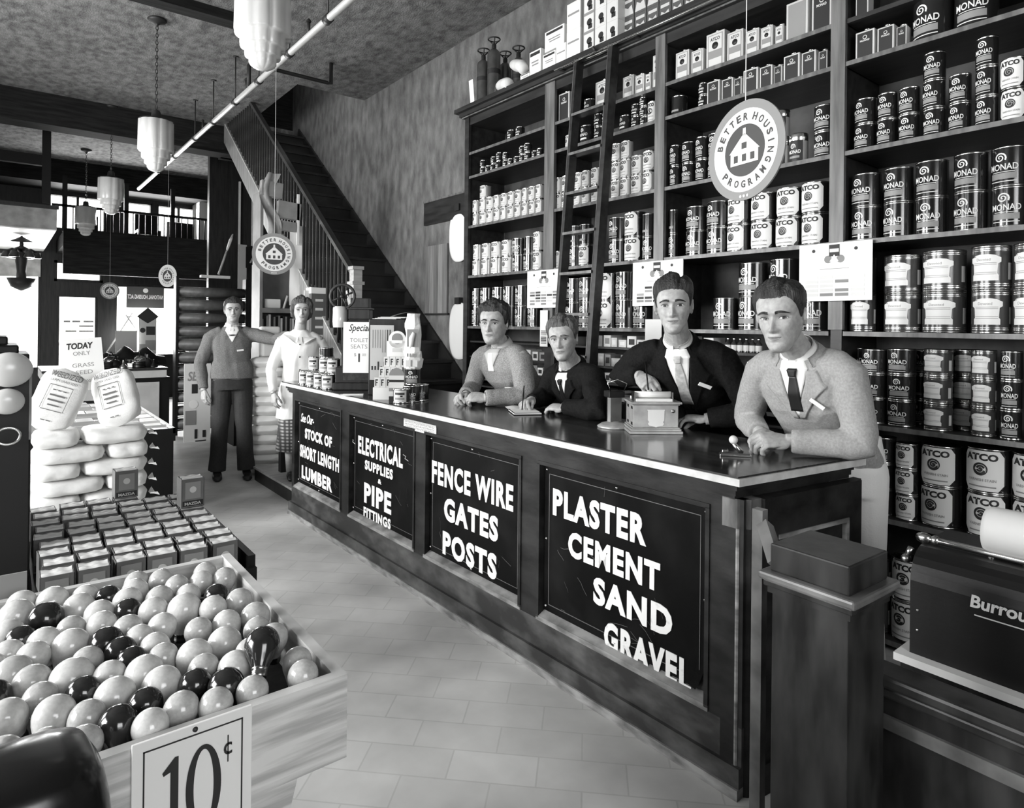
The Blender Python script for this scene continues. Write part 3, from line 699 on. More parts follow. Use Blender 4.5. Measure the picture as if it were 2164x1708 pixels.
orow(C_, 'top shelf', z[7], [(1422, 1452, 60, 'A', 1), (1455, 1482, 52, 'A', 1), (1486, 1527, 76, 'A', 1), (1530, 1566, 64, 'A', 1), (1569, 1599, 54, 'A', 1), (1601, 1628, 50, 'A', 1), (1632, 1650, 42, 'A', 1), (1654, 1703, 82, 'X', 1), (1708, 1753, 84, 'M', 1)])
orow(C_, 'second shelf', z[6], [(1489, 1517, 50, 'M', 1), (1520, 1545, 46, 'M', 1), (1546, 1563, 40, 'M', 1), (1565, 1598, 52, 'M', 1), (1600, 1628, 48, 'M', 1), (1630, 1648, 40, 'M', 1), (1650, 1686, 56, 'M', 1), (1688, 1720, 52, 'M', 1), (1724, 1744, 44, 'M', 1)])
orow(D_, 'top shelf', z[6], [(1801, 1844, 60, 'M', 1), (1847, 1885, 56, 'M', 1), (1888, 1911, 46, 'M', 1)])
orow(D_, 'upper shelf', z[7], [(1801, 1830, 60, 'M', 1)])
# ================================================================== PEOPLE: builders
skin = M('skin', 0.30, 0.52, v2=0.40, scale=55, detail=8, spec=0.3, bump=0.08, bscale=220)
skinp = M('skin_pale', 0.38, 0.5, v2=0.46, scale=40, spec=0.3)
lipm = M('lips', 0.23, 0.5); mouthl = M('mouth_line', 0.05, 0.6)
sclera = M('eye_white', 0.40, 0.3); iris = M('eye_iris', 0.045, 0.2); lash = M('eye_lash', 0.02, 0.6); lidm = M('eye_lid_crease', 0.2, 0.6)
hair_d = M('hair_dark', 0.008, 0.42, v2=0.035, scale=30, stretch=(3, 3, 0.6), bump=0.5, bscale=90)
hair_m = M('hair_brown', 0.03, 0.4, v2=0.12, scale=30, stretch=(3, 3, 0.6), bump=0.5, bscale=80)

def lerp(keys, z):
    if z <= keys[0][0]: return keys[0][1:]
    for a, b in zip(keys, keys[1:]):
        if z <= b[0]:
            t = (z - a[0]) / (b[0] - a[0]); return tuple(p + (q - p) * t for p, q in zip(a[1:], b[1:]))
    return keys[-1][1:]
def smooth_keys(keys, n=60):
    # Catmull-Rom resample so the head profile has no kinks
    out = []
    for i in range(len(keys) - 1):
        p0 = keys[max(i - 1, 0)]; p1 = keys[i]; p2 = keys[i + 1]; p3 = keys[min(i + 2, len(keys) - 1)]
        for s_ in range(6):
            t = s_ / 6
            out.append(tuple(0.5 * ((2 * b) + (-a + c) * t + (2 * a - 5 * b + 4 * c - d) * t * t + (-a + 3 * b - 3 * c + d) * t ** 3) for a, b, c, d in zip(p0, p1, p2, p3)))
    out.append(keys[-1]); return out
HK = smooth_keys([(-.006, .058, .034, .046, .012), (.002, .080, .014, .045, .030), (.014, .090, -.005, .036, .0385), (.032, .0905, -.032, .02, .051), (.050, .089, -.066, .005, .0595),
      (.075, .089, -.083, 0, .0675), (.100, .087, -.094, 0, .0705), (.116, .085, -.0975, 0, .072), (.135, .0895, -.099, 0, .0745), (.160, .0885, -.098, 0, .0755), (.182, .079, -.091, 0, .0715),
      (.200, .063, -.077, 0, .060), (.213, .043, -.056, 0, .043), (.2215, .022, -.030, 0, .024), (.226, .0005, -.0005, 0, .0006)])
G = lambda d, s_: math.exp(-(d / s_) ** 2)
class Head:
    def __init__(self, T, wide=1.0, nose=1.0, jaw=1.0, scale=1.0, brow=1.0, smile=0.0, hairT=(0.02, 0.008), part=1, hair=None, hairline=None, curly=0.0, gaze=(0, 0), mouth_w=1.0, chin=1.0, fem=False, eyeopen=1.0):
        self.__dict__.update(locals()); self.M = T @ Matrix.Scale(scale, 4) @ Matrix.Translation((0, 0, -0.115))
    def ax(self, z):
        f, b, yc, h = lerp(HK, z); h *= self.wide * (self.jaw if z < .06 else 1 + (self.jaw - 1) * max(0, (.09 - z) / .03)); return f, b, yc, h
    def feat(self, x, z):
        a = abs(x); d = 0.0; N = self.nose
        if .066 < z < .13:
            t = (z - .08) / (.122 - .08)
            hgt = .0255 * N * (1 - max(0, min(1, t)) ** .85) + .003 if z >= .08 else .0255 * N * max(0, (z - .066) / .014) ** .6
            w = .0085 - .003 * max(0, min(1, t))
            d += hgt * math.exp(-(a / w) ** 2 * (0.8 if z < .09 else 1)) * min(1, (.13 - z) / .012)
        d += .0078 * N * G(a - .0125, .0060) * G(z - .0775, .0066) - .0045 * G(a - .0075, .0035) * G(z - .0705, .0028)
        d -= .0125 * G(a - .031, .0165) * G(z - .1165, .0105)
        d -= .0065 * G(a - .0155, .008) * G(z - .118, .011)
        d += .0058 * self.brow * G(a - .028, .024) * G(z - .1345, .0065)
        d += .0062 * G(a - .0315, .0115) * G(z - .1150, .0062)
        d += .0022 * G(a - .0315, .013) * G(z - .1235, .0022)
        d += .0042 * G(a, .019 * self.mouth_w) * G(z - .0575, .0048) + .0056 * G(a, .0165 * self.mouth_w) * G(z - .0455, .0052)
        d -= .0032 * G(a, .021 * self.mouth_w) * G(z - .0515, .0020)
        d += .0062 * self.chin * G(a, .016) * G(z - .016, .011) - .0035 * G(a, .018) * G(z - .0345, .0055)
        d -= .0016 * G(a, .004) * G(z - .0655, .005)
        d += .0055 * G(a - .047, .015) * G(z - .094, .014) - .0052 * G(a - .046, .014) * G(z - .056, .018)
        d -= .0034 * G(a - (.020 + (.078 - z) * .45), .0035) * G(z - .066, .013)
        d -= .0016 * G(a - .028, .008) * G(z - .1025, .003)
        return d
    def S(self, phi, z):
        f, b, yc, h = self.ax(z); cs, sn = math.cos(phi), math.sin(phi); p = 2 / 2.3
        x = h * math.copysign(abs(sn) ** p, sn); y = yc + ((f - yc) if cs > 0 else (yc - b)) * math.copysign(abs(cs) ** p, cs)
        if cs > 0: y += self.feat(x, z) * min(1, cs * 2.2)
        return Vector((x, y, z))
    def faceY(self, x, z):
        f, b, yc, h = self.ax(z); s_ = min(1, abs(x) / h) ** 1.15; c_ = math.sqrt(max(0, 1 - s_ * s_))
        return yc + (f - yc) * c_ ** (2 / 2.3) + self.feat(x, z) * min(1, c_ * 2.2)
    def add_to(self, mb, mat):
        zs = [-.006 + .232 * (i / 119) for i in range(120)]; n = 128
        mb.grid(lambda i, j: self.S(2 * math.pi * i / n, zs[j]), n, len(zs), mat, self.M, closed=True)
        mb.add([self.S(2 * math.pi * i / n, zs[0]) for i in range(n)], [list(range(n))[::-1]], mat, self.M)
        mb.add([self.S(2 * math.pi * i / n, zs[-1]) for i in range(n)], [list(range(n))], mat, self.M)
        for sd in (-1, 1):   # ears
            f, b, yc, h = self.ax(.11)
            E = Matrix.Translation((sd * (h + .003), -.008, .106)) @ Matrix.Rotation(sd * R(-24), 4, 'Z') @ Matrix.Rotation(R(-10), 4, 'X')
            def P(i, j):
                a = 2 * math.pi * i / 24; q = j / 7
                rr = math.sin(math.pi * q); ring = 1 + (.18 if 3 <= j <= 5 else 0)
                ex = (.0055 * -math.cos(math.pi * q)) * sd + sd * (.004 * (math.hypot(math.cos(a), math.sin(a))) * (1 if 3 <= j <= 6 else 0))
                lobe = .62 if math.sin(a) < -.3 else 1.0
                return Vector((ex, .0185 * rr * math.cos(a) * lobe, .033 * rr * math.sin(a)))
            mb.grid(P, 24, 8, mat, self.M @ E, closed=True)
            # rim of the ear
            pts = [E @ Vector((sd * .007, .0165 * math.cos(a), .030 * math.sin(a))) for a in [R(100 - 17 * k) for k in range(-2, 12)]]
            pts = [E @ Vector((sd * .006, -.0165 * math.cos(a) if False else .0165 * math.cos(a), .030 * math.sin(a))) for a in [R(60 + 17 * k) for k in range(0, 12)]]
            mb.tube(pts, .0036, mat, n=6, T=self.M)
    def zh(self, phi):
        a = abs(math.degrees(phi))
        keys = self.hairline or [(0, .183), (20, .1835), (36, .186), (50, .176), (62, .160), (72, .138), (80, .112), (92, .103), (97, .128), (112, .133), (122, .095), (135, .052), (180, .040)]
        return lerp([(k, (v,)) if False else (k, v) for k, v in keys], a)[0]
    def build_hair(self, parent):
        mb = MB(); n = 110; m = 34; t0, t1 = self.hairT
        ctr = Vector((0, -.005, .115))
        def P(i, j):
            phi = -math.pi + 2 * math.pi * i / n; z0 = self.zh(phi) + .0035 * noise.noise(Vector((phi * 9, self.scale * 50, 0))) + .0022 * noise.noise(Vector((phi * 26, 3, 0))); s_ = j / (m - 1); z = z0 + (.2259 - z0) * (1 - (1 - s_) ** 1.35)
            p = self.S(phi, z); nn = (p - ctr); nn.normalize()
            up = max(0, min(1, (z - .13) / .07)); th = t1 + (t0 - t1) * up
            fr_ = max(0, math.cos(phi)); dz_ = (z - z0) + max(0, (p - self.S(phi, z0)).length - (z - z0)) * .6
            edge = min(1, .06 + (max(dz_, 0) / (.012 + .040 * fr_)) ** .95)
            front = max(0, math.cos(phi)) * up
            wv = 1 + .13 * math.sin(phi * 3 + p.y * 55 + 2 * noise.noise(p * 18)) * up + .10 * noise.noise(Vector((p.x * 260, p.y * 22, p.z * 40))) + self.curly * (noise.noise(p * 70) * .9 + noise.noise(p * 130) * .5)
            prt = 1 - .55 * math.exp(-((p.x - self.part * .030) / .006) ** 2) * (1 if p.y > -.05 else 0) * up if self.part else 1
            q = p + nn * (th * edge * wv * prt) + Vector((0, -.004 * front * edge, .007 * front * edge)) + Vector((-self.part * .003 * front, 0, 0))
            q += nn * (.0022 * noise.noise(Vector((phi * 30 + p.x * 200 * up, p.y * 20, z * 22)))) * edge
            return q
        mb.grid(P, n, m, self.hair, self.M, closed=True)
        ca = [P(i, m - 1) for i in range(n)]; mb.add(ca, [list(range(n))], self.hair, self.M, True)
        return mb.obj('hair', parent)
    def build_face(self, parent):
        for sd in (-1, 1):
            e = MB(); cx, cz = sd * .0315, .1150; hw = .0150; gx, gz = self.gaze; eo = self.eyeopen
            up = lambda u: .0062 * eo * max(0, 1 - u * u) ** .75 + .0008 * sd * u * 0; lo = lambda u: -.0040 * eo * max(0, 1 - u * u) ** .9
            yb = self.faceY(cx, cz)
            def yy(x, z): return max(self.faceY(x, z), yb - .004) + .0013 + .0018 * max(0, 1 - ((x - cx) / hw) ** 2)
            NU, NV = 25, 9
            def P(i, j):
                u = -1 + 2 * i / (NU - 1); x = cx + u * hw; z = cz + lo(u) + (up(u) - lo(u)) * j / (NV - 1) + .0012 * abs(u) * (1 if sd * u > 0 else -.3)
                return Vector((x, yy(x, z), z))
            vs = [P(i, j) for j in range(NV) for i in range(NU)]
            for j in range(NV - 1):
                for i in range(NU - 1):
                    q = [vs[j * NU + i], vs[j * NU + i + 1], vs[(j + 1) * NU + i + 1], vs[(j + 1) * NU + i]]; c_ = sum(q, Vector()) / 4
                    dd = math.hypot(c_.x - cx - gx, c_.z - cz - .0010 - gz)
                    e.add(q, [(0, 1, 2, 3)][::1], lash if dd < .0026 else iris if dd < .0064 else sclera, self.M, True)
            for fn, th, mt, off in ((up, .0017, lash, .0006), (lo, .0007, lidm, .0004)):
                st = []
                for i in range(NU):
                    u = -1.04 + 2.08 * i / (NU - 1); x = cx + u * hw; z = cz + fn(max(-1, min(1, u))) + .0012 * abs(u) * (1 if sd * u > 0 else -.3)
                    for dz in (-th * .5, th * .8): st.append(Vector((x, yy(x, z + dz) + off, z + dz)))
                e.add(st, [(2 * i, 2 * i + 2, 2 * i + 3, 2 * i + 1) for i in range(NU - 1)], mt, self.M, True)
            st = []
            for i in range(NU):   # lid crease
                u = -1 + 2 * i / (NU - 1); x = cx + u * hw * 1.05; z = cz + up(u) + .0038
                for dz in (-.0004, .0006): st.append(Vector((x, self.faceY(x, z + dz) + .0014, z + dz)))
            e.add(st, [(2 * i, 2 * i + 2, 2 * i + 3, 2 * i + 1) for i in range(NU - 1)], lidm, self.M, True)
            # catch light is left to the lamps; brow
            e.obj('eye', parent)
            b = MB(); NB = 16; st = []
            bw = .55 if self.fem else 1.0
            for i in range(NB):
                t = i / (NB - 1); x = sd * (.012 + .042 * t); z = .1315 + .0075 * math.sin(math.pi * min(1, t * .8 + .15)) - .004 * t * t; th = (.0042 * (1 - t) ** .5 + .0008) * bw
                for k, dz in enumerate((-th, 0, th)): st.append(Vector((x, self.faceY(x, z + dz) + (.0012 if k != 1 else .0030), z + dz)))
            b.add(st, [q for i in range(NB - 1) for q in ((3 * i, 3 * i + 3, 3 * i + 4, 3 * i + 1), (3 * i + 1, 3 * i + 4, 3 * i + 5, 3 * i + 2))], self.hair, self.M, True)
            b.obj('eyebrow', parent)
        l = MB(); NL = 25; W = .0245 * self.mouth_w; sm = self.smile
        rows = []
        for i in range(NL):
            u = -1 + 2 * i / (NL - 1); x = u * W; zc = .0513 + sm * .006 * u * u
            zu = zc + .0068 * max(0, 1 - abs(u)) ** .65 - .0012 * G(x, .004); zl = zc - .0082 * max(0, 1 - u * u) ** .7
            rows.append([(x, zl), (x, (zl + zc) / 2), (x, zc - .0007), (x, zc + .0007), (x, (zu + zc) / 2), (x, zu)])
        vs = [Vector((x, self.faceY(x, z) + (.0008, .0019, .0022, .0022, .0019, .0008)[k_ % 6], z)) for r_ in rows for k_, (x, z) in enumerate(r_)]
        for i in range(NL - 1):
            for k in range(5):
                l.add([vs[6 * i + k], vs[6 * (i + 1) + k], vs[6 * (i + 1) + k + 1], vs[6 * i + k + 1]], [(0, 1, 2, 3)], mouthl if k == 2 else lipm, self.M, True)
        l.obj('lips', parent)

def frame(o, fwd, up):
    """matrix with y along fwd, z near up, x = right"""
    y = Vector(fwd).normalized(); x = y.cross(Vector(up)).normalized(); z_ = x.cross(y)
    m = Matrix((x, y, z_)).transposed().to_4x4(); m.translation = Vector(o); return m
def head_frame(c, yaw, pitch=0, roll=0):
    return Matrix.Translation(c) @ Matrix.Rotation(R(yaw - 90), 4, 'Z') @ Matrix.Rotation(R(pitch), 4, 'X') @ Matrix.Rotation(R(roll), 4, 'Y')

def add_hand(mb, W, fdir, dorsal, side, mat, curl=(35, 40, 25), thumb=(35, 25), spread=5, scale=1.0, curls=None):
    """side +1: thumb on +x of the hand frame (left hand, back of the hand up)"""
    T = frame(W, fdir, dorsal) @ Matrix.Scale(scale, 4); s_ = side
    mb.tube([(0, -.02, 0), (0, .0, 0), (s_ * .002, .03, 0), (s_ * .002, .06, .001), (0, .088, .001), (0, .098, 0)], [.027, .027, .036, .041, .040, .034], mat, n=14, T=T, flat=.44, up=(0, 0, 1))
    mb.sphere((s_ * .022, .035, -.008), .02, mat, T, sc=(.9, 1.4, .8)); mb.sphere((-s_ * .022, .035, -.007), .017, mat, T, sc=(.8, 1.6, .8))
    base = [(s_ * .0305, .088), (s_ * .0105, .094), (-s_ * .0100, .091), (-s_ * .029, .082)]; Ls = (.070, .079, .073, .057)
    for k in range(4):
        a1, a2, a3 = (curls[k] if curls else curl); x, y = base[k]; L = Ls[k]; r0 = (.0096, .0098, .0093, .0083)[k]
        pts = [Vector((x, y - .02, 0)), Vector((x, y, .002))]; ang = 0; d0 = R((1.5 - k) * spread * s_)
        for seg, a in zip((.44, .31, .25), (a1, a2, a3)):
            ang += R(a); dv = Vector((math.sin(d0) * math.cos(ang), math.cos(d0) * math.cos(ang), -math.sin(ang)))
            p = pts[-1]; pts += [p + dv * L * seg * .5, p + dv * L * seg]
        mb.tube(pts, [r0, r0 * 1.08, r0 * .98, r0 * 1.03, r0 * .92, r0 * .95, r0 * .86, r0 * .62], mat, n=10, T=T)
        mb.sphere(pts[-1], r0 * .68, mat, T, n=10, m=6)
    o, c_ = thumb; p = Vector((s_ * .022, .022, -.006)); pts = [p]; dv = Vector((s_ * math.sin(R(o)), math.cos(R(o)), -.25)).normalized(); ang = 0
    for L in (.044, .034, .027):
        pts += [pts[-1] + dv * L * .5, pts[-1] + dv * L]
        dv = (dv + Vector((-s_ * math.sin(R(c_)), .15, -math.sin(R(c_)) * .8))).normalized()
    mb.tube(pts, [.0135, .0135, .012, .0112, .0108, .0105, .0075], mat, n=10, T=T); mb.sphere(pts[-1], .0078, mat, T, n=10, m=6)

def loft(mb, rings, mat, n=28, p=2.4, T=None):
    vs = []; fs = []
    for c, la, de in rings:
        for i in range(n):
            a = 2 * math.pi * i / n; cs, sn = math.cos(a), math.sin(a)
            vs.append(Vector(c) + Vector(la) * math.copysign(abs(cs) ** (2 / p), cs) + Vector(de) * math.copysign(abs(sn) ** (2 / p), sn))
    for j in range(len(rings) - 1):
        for i in range(n): i2 = (i + 1) % n; fs.append((j * n + i, j * n + i2, (j + 1) * n + i2, (j + 1) * n + i))
    fs.append(list(range(n))[::-1]); fs.append([(len(rings) - 1) * n + i for i in range(n)])
    mb.add(vs, fs, mat, T, True)
def fuse(mb, name, parent, voxel, smooth_it=4, mats=None, fold=0.0, ffreq=9.0, seed=0.0, factor=.5):
    me = mb.mesh(name + '_raw'); ob = bpy.data.objects.new(name + '_raw', me); col.objects.link(ob)
    m = ob.modifiers.new('r', 'REMESH'); m.mode = 'VOXEL'; m.voxel_size = voxel; m.use_smooth_shade = True
    if smooth_it: s_ = ob.modifiers.new('s', 'SMOOTH'); s_.factor = factor; s_.iterations = smooth_it
    dg = bpy.context.evaluated_depsgraph_get(); dg.update(); out = bpy.data.meshes.new_from_object(ob.evaluated_get(dg)); out.name = name
    bpy.data.objects.remove(ob); bpy.data.meshes.remove(me)
    if fold:
        cos = [v.co.copy() for v in out.vertices]; nrm = [v.normal.copy() for v in out.vertices]
        for v, c, nn in zip(out.vertices, cos, nrm):
            q = Vector((c.x * ffreq, c.y * ffreq, c.z * ffreq * .55)) + Vector((seed, seed * 2, 0))
            w = noise.noise_vector(q * .5) * .55
            a = 1 - 2 * abs(noise.noise(q + w)); b = noise.noise(q * 2.3 + w)
            v.co = c + nn * fold * (a * .8 + b * .45 - .25)
    out.materials.clear()
    for mt in (mats or mb.mats): out.materials.append(mt)
    out.polygons.foreach_set('use_smooth', [True] * len(out.polygons)); out.update()
    o = bpy.data.objects.new(name, out); col.objects.link(o)
    if parent is not None: o.parent = parent
    return o
def bvh_of(o):
    me = o.data; return BVHTree.FromPolygons([v.co.copy() for v in me.vertices], [list(p.vertices) for p in me.polygons])
def strip(bvh, Fm, rows, mat, name, parent, off=.003, nc=8, thick=.003, extra=None):
    """cloth strip pressed on the garment; rows = (right edge, left edge, height) in the chest frame Fm (x right, y forward, z up)"""
    mb = MB(); vs = []; inv = Fm
    rr = []
    for a, b in zip(rows, rows[1:]):
        for k in range(8): t = k / 8; rr.append(tuple(p + (q - p) * t for p, q in zip(a, b)))
    rr.append(rows[-1]); last = None
    fw = (Fm.to_3x3() @ Vector((0, 1, 0))).normalized()
    for (a, b, h) in rr:
        for i in range(nc + 1):
            x = a + (b - a) * i / nc; dr = Fm.to_3x3() @ Vector((0, -.866, -.5)); o = Fm @ Vector((x, .10, h)) - dr * .5; hit = bvh.ray_cast(o, dr, 1.2)
            if hit[0] is None: p = (last if last is not None else Fm @ Vector((x, .1, h)))
            else: p = hit[0] - dr * off
            last = p; vs.append(p)
    n = nc + 1; k = len(rr)
    fs = [(j * n + i, j * n + i + 1, (j + 1) * n + i + 1, (j + 1) * n + i) for j in range(k - 1) for i in range(nc)]
    back = [v - fw * (thick + off * .6) for v in vs]; o_ = len(vs)
    edge = [i for i in range(n)] + [j * n + nc for j in range(1, k)] + [(k - 1) * n + i for i in range(nc - 1, -1, -1)] + [j * n for j in range(k - 2, 0, -1)]
    fs += [(edge[i], o_ + edge[i], o_ + edge[(i + 1) % len(edge)], edge[(i + 1) % len(edge)]) for i in range(len(edge))]
    mb.add(vs + back, fs, mat, None, True)
    return mb.obj(name, parent)
def collar(parent, N, axis, fwd, r, h, mat, name, gap=12, flare=.010, pts=.022, tilt=.012, rb=None):
    """turned-down collar round the neck; opening at the front"""
    A = frame(N, fwd, axis); mb = MB(); n = 40; rows = 5
    def P(i, j):
        a = R(gap) + (2 * math.pi - 2 * R(gap)) * i / (n - 1); t = j / (rows - 1); fr = math.cos(a) * .5 + .5
        rad = r + flare * t + (.004 if t > .6 else 0) ; ry = (rb or r) + flare * t
        z = h * (1 - t) * 1.0 - tilt * fr * 2 - pts * t * max(0, math.cos(a)) ** 6
        return Vector((rad * math.sin(a), ry * math.cos(a) + .012 * t * max(0, math.cos(a)) ** 4, z))
    vs = [P(i, j) for j in range(rows) for i in range(n)]; inn = [Vector((v.x * .93, v.y * .93, v.z - .001)) for v in vs]
    fs = [(j * n + i, j * n + i + 1, (j + 1) * n + i + 1, (j + 1) * n + i) for j in range(rows - 1) for i in range(n - 1)]
    o_ = len(vs); fs += [tuple(o_ + q for q in f[::-1]) for f in fs]
    e = [i for i in range(n)] + [j * n + n - 1 for j in range(1, rows)] + [(rows - 1) * n + i for i in range(n - 2, -1, -1)] + [j * n for j in range(rows - 2, 0, -1)]
    fs += [(e[i], e[(i + 1) % len(e)], o_ + e[(i + 1) % len(e)], o_ + e[i]) for i in range(len(e))]
    mb.add(vs + inn, fs, mat, A, True); return mb.obj(name, parent)
V = Vector
class Person:
    def __init__(s, label, loc, P, C, N, H, yaw, head, SR, SL, ER, EL, WR, WL, cloth, fold=.006, skinm=None, size=1.0, voxel=.0024, cvox=.006, pyaw=None, sleeve=1.0, group=None):
        s.root = thing('person', label, 'person', Matrix.Translation(loc)); s.inv = s.root.matrix_world.inverted()
        s.C, s.N, s.P = V(C), V(N), V(P); f = V((math.cos(R(yaw)), math.sin(R(yaw)), 0)); s.f = f
        la = (V(SR) - V(SL)).normalized(); up = (s.N - s.C).normalized(); s.la = la; s.up = up
        fw = up.cross(la).normalized(); s.fw = fw
        s.Fm = Matrix((la, fw, up)).transposed().to_4x4(); s.Fm.translation = s.C
        py = R(pyaw if pyaw is not None else yaw); pf = V((math.cos(py), math.sin(py), 0)); pl = V((math.sin(py), -math.cos(py), 0)); s.pf, s.pl = pf, pl
        k = size; sk = skinm or skin; s.sk = sk
        def rings(g):
            mid = s.P.lerp(s.C, .5); a = pl.lerp(la, .5).normalized(); b = pf.lerp(fw, .5).normalized()
            sh = (V(SR) + V(SL)) / 2
            return [(s.P - V((0, 0, .10)), pl * .165 * k * g, pf * .115 * k * g), (s.P, pl * .172 * k * g, pf * .12 * k * g), (mid, a * .158 * k * g, b * .108 * k * g), (s.C, la * .172 * k * g, fw * .122 * k * g),
                    (s.C.lerp(sh, .6), la * .178 * k * g, fw * .115 * k * g), (sh - up * .005, la * .158 * k * g, fw * .094 * k * g), (sh + up * .045, la * .115 * k * g, fw * .074 * k * g), (s.N + up * .012, la * .066 * k * g, fw * .060 * k * g)]
        hd = s.hd = head
        b = MB(); loft(b, rings(.86), sk)
        hb = head.M @ V((0, -.012, .055)); b.tube([s.N - up * .04, s.N + up * .01, s.N.lerp(hb, .5), hb, head.M @ V((0, -.012, .09))], [.062 * k, .057 * k, .053 * k, .053 * k, .05 * k], sk, n=20)
        for S_, E_, W_ in ((SR, ER, WR), (SL, EL, WL)):
            S_, E_, W_ = V(S_), V(E_), V(W_)
            b.tube([S_ + (s.N - S_) * .25, S_, S_.lerp(E_, .5), E_, E_.lerp(W_, .35), W_, W_ + (W_ - E_).normalized() * .012], [.045 * k, .05 * k, .044 * k, .037 * k, .038 * k, .027 * k, .026 * k], sk, n=14)
        s.b = b; s.voxel = voxel
        c = MB(); loft(c, rings(1.0), cloth)
        for S_, E_, W_ in ((SR, ER, WR), (SL, EL, WL)):
            S_, E_, W_ = V(S_), V(E_), V(W_); q = sleeve
            c.tube([S_ + (s.N - S_) * .5, S_ + (s.N - S_) * .2 - V((0, 0, .006)), S_ + (E_ - S_) * .10, S_.lerp(E_, .5), S_.lerp(E_, .88), E_ + (E_ - S_).normalized() * .006, E_.lerp(W_, .14), E_.lerp(W_, .5), E_.lerp(W_, .97)],
                   [.05 * k, .06 * k * q, .066 * k * q, .062 * k * q, .058 * k * q, .052 * k * q, .056 * k * q, .050 * k * q, .043 * k * q], cloth, n=18)
        s.c = c; s.cvox = cvox; s.fold = fold; s.cloth = cloth; s.k = k
    def finish(s, name='jacket', seed=1.0, ffreq=9.0, it=5):
        s.hd.add_to(s.b, s.sk)
        s.b.v = [s.inv @ p for p in s.b.v]
        s.body = fuse(s.b, 'body', s.root, s.voxel, 3, [s.sk])
        s.jk = fuse(s.c, name, None, s.cvox, it, [s.cloth], s.fold, ffreq, seed)
        s.bvh = bvh_of(s.jk)
        s.jk.parent = s.root; s.jk.matrix_parent_inverse = s.inv
        n0 = set(o.name for o in bpy.data.objects)
        s.hd.build_hair(None); s.hd.build_face(None)
        s.adopt(n0)
    def adopt(s, n0):
        for o in bpy.data.objects:
            if o.name not in n0 and o.parent is None and o is not s.root:
                o.parent = s.root; o.matrix_parent_inverse = s.inv
    def legs(s, feetR, feetL, mat, shoe, kneeR=None, kneeL=None, flare=1.0, fwd=None, waist=1.0):
        t = MB(); P_, pl = s.P, s.pl; f = V(fwd) if fwd else s.pf
        g = waist; loft(t, [(P_ + V((0, 0, .11)), pl * .155 * g, s.pf * .105 * g), (P_, pl * .172 * g, s.pf * .122 * g), (P_ - V((0, 0, .02)), pl * .178 * max(g, .97), s.pf * .128), (P_ - V((0, 0, .12)), pl * .176, s.pf * .128)], mat)
        for sg, F_, K in ((1, feetR, kneeR), (-1, feetL, kneeL)):
            F_ = V(F_); top = P_ + pl * .085 * sg - V((0, 0, .04)); K = V(K) if K else top.lerp(F_, .5) + f * .02
            t.tube([top, top.lerp(K, .5), K, K.lerp(F_, .5), F_ + V((0, 0, .075))], [.098, .090, .074, .068 * flare, .074 * flare], mat, n=18)
            sh = MB(); sf = V((f.x, f.y, 0)).normalized(); A = frame(F_, sf, (0, 0, 1))
            loft(sh, [((0, -.07, .035), (.034, 0, 0), (0, 0, .034)), ((0, 0, .045), (.04, 0, 0), (0, 0, .045)), ((0, .07, .034), (.045, 0, 0), (0, 0, .033)), ((0, .14, .024), (.042, 0, 0), (0, 0, .023)), ((0, .185, .017), (.02, 0, 0), (0, 0, .014))], shoe, T=A, p=2.6)
            s._sh = sh.obj('shoe', s.root); s._sh.matrix_parent_inverse = s.inv
        o = fuse(t, 'trousers', s.root, .007, 4, [mat], .005, 7, 3.0); o.matrix_parent_inverse = s.inv
    def on(s, rows, mat, name, off=.003, thick=.003, nc=8):
        o = strip(s.bvh, s.Fm, rows, mat, name, s.root, off, nc, thick); o.matrix_parent_inverse = s.inv; return o
    def badge(s, x, h, w, t, rot, mat, name='name_badge'):
        fw = (s.Fm.to_3x3() @ Vector((0, 1, 0))).normalized(); hit = s.bvh.ray_cast(s.Fm @ Vector((x, .6, h)), -fw, 1.2)
        if hit[0] is None: return
        n = (hit[1] + fw * .6).normalized(); A = frame(hit[0] + n * .013, n, s.up) @ Matrix.Rotation(R(rot), 4, 'Y')
        m = MB(); m.box(-w / 2, w / 2, 0, .004, -t / 2, t / 2, mat, b=.001); o = m.obj(name, s.root, A); o.matrix_parent_inverse = s.inv; return o
    def col(s, r, h, mat, name, **kw):
        ax = (s.hd.M @ V((0, -.012, .055)) - s.N); o = collar(s.root, s.N + s.up * kw.pop('dz', .012), ax, s.fw, r, h, mat, name, **kw); o.matrix_parent_inverse = s.inv; return o
# ================================================================== PEOPLE: the six staff
suit_g = M('suit_grey_wool', 0.26, 0.85, v2=0.33, scale=120, bump=0.15, bscale=260, spec=0.2)
suit_d = M('suit_dark_wool', 0.006, 0.85, v2=0.011, scale=120, bump=0.12, bscale=260, spec=0.1)
sweat_l = M('sweater_heather', 0.20, 0.95, v2=0.34, scale=160, bump=0.35, bscale=220, spec=0.15)
sweat_m = M('sweater_grey', 0.11, 0.95, v2=0.17, scale=130, bump=0.3, bscale=200, spec=0.15)
jack_d = M('jacket_dark_cotton', 0.006, 0.85, v2=0.011, scale=90, bump=0.15, bscale=200, spec=0.1)
shirt_w = M('shirt_white_cotton', 0.72, 0.75, bump=0.05, bscale=60); shirt_g = M('shirt_pale_grey', 0.45, 0.8)
tie_d = M('tie_dark_silk', 0.012, 0.4); tie_l = M('tie_pale_silk', 0.34, 0.4, v2=0.5, scale=60); trouser_l = M('trousers_pale', 0.75, 0.85, bump=0.1, bscale=150)
trouser_d = M('trousers_dark', 0.022, 0.85, v2=0.03, scale=60); shoe_b = M('shoe_black_leather', 0.02, 0.25); coat_w = M('coat_white_cotton', 0.84, 0.8, bump=0.06, bscale=50)
tagm = M('badge_white', 0.75, 0.5)
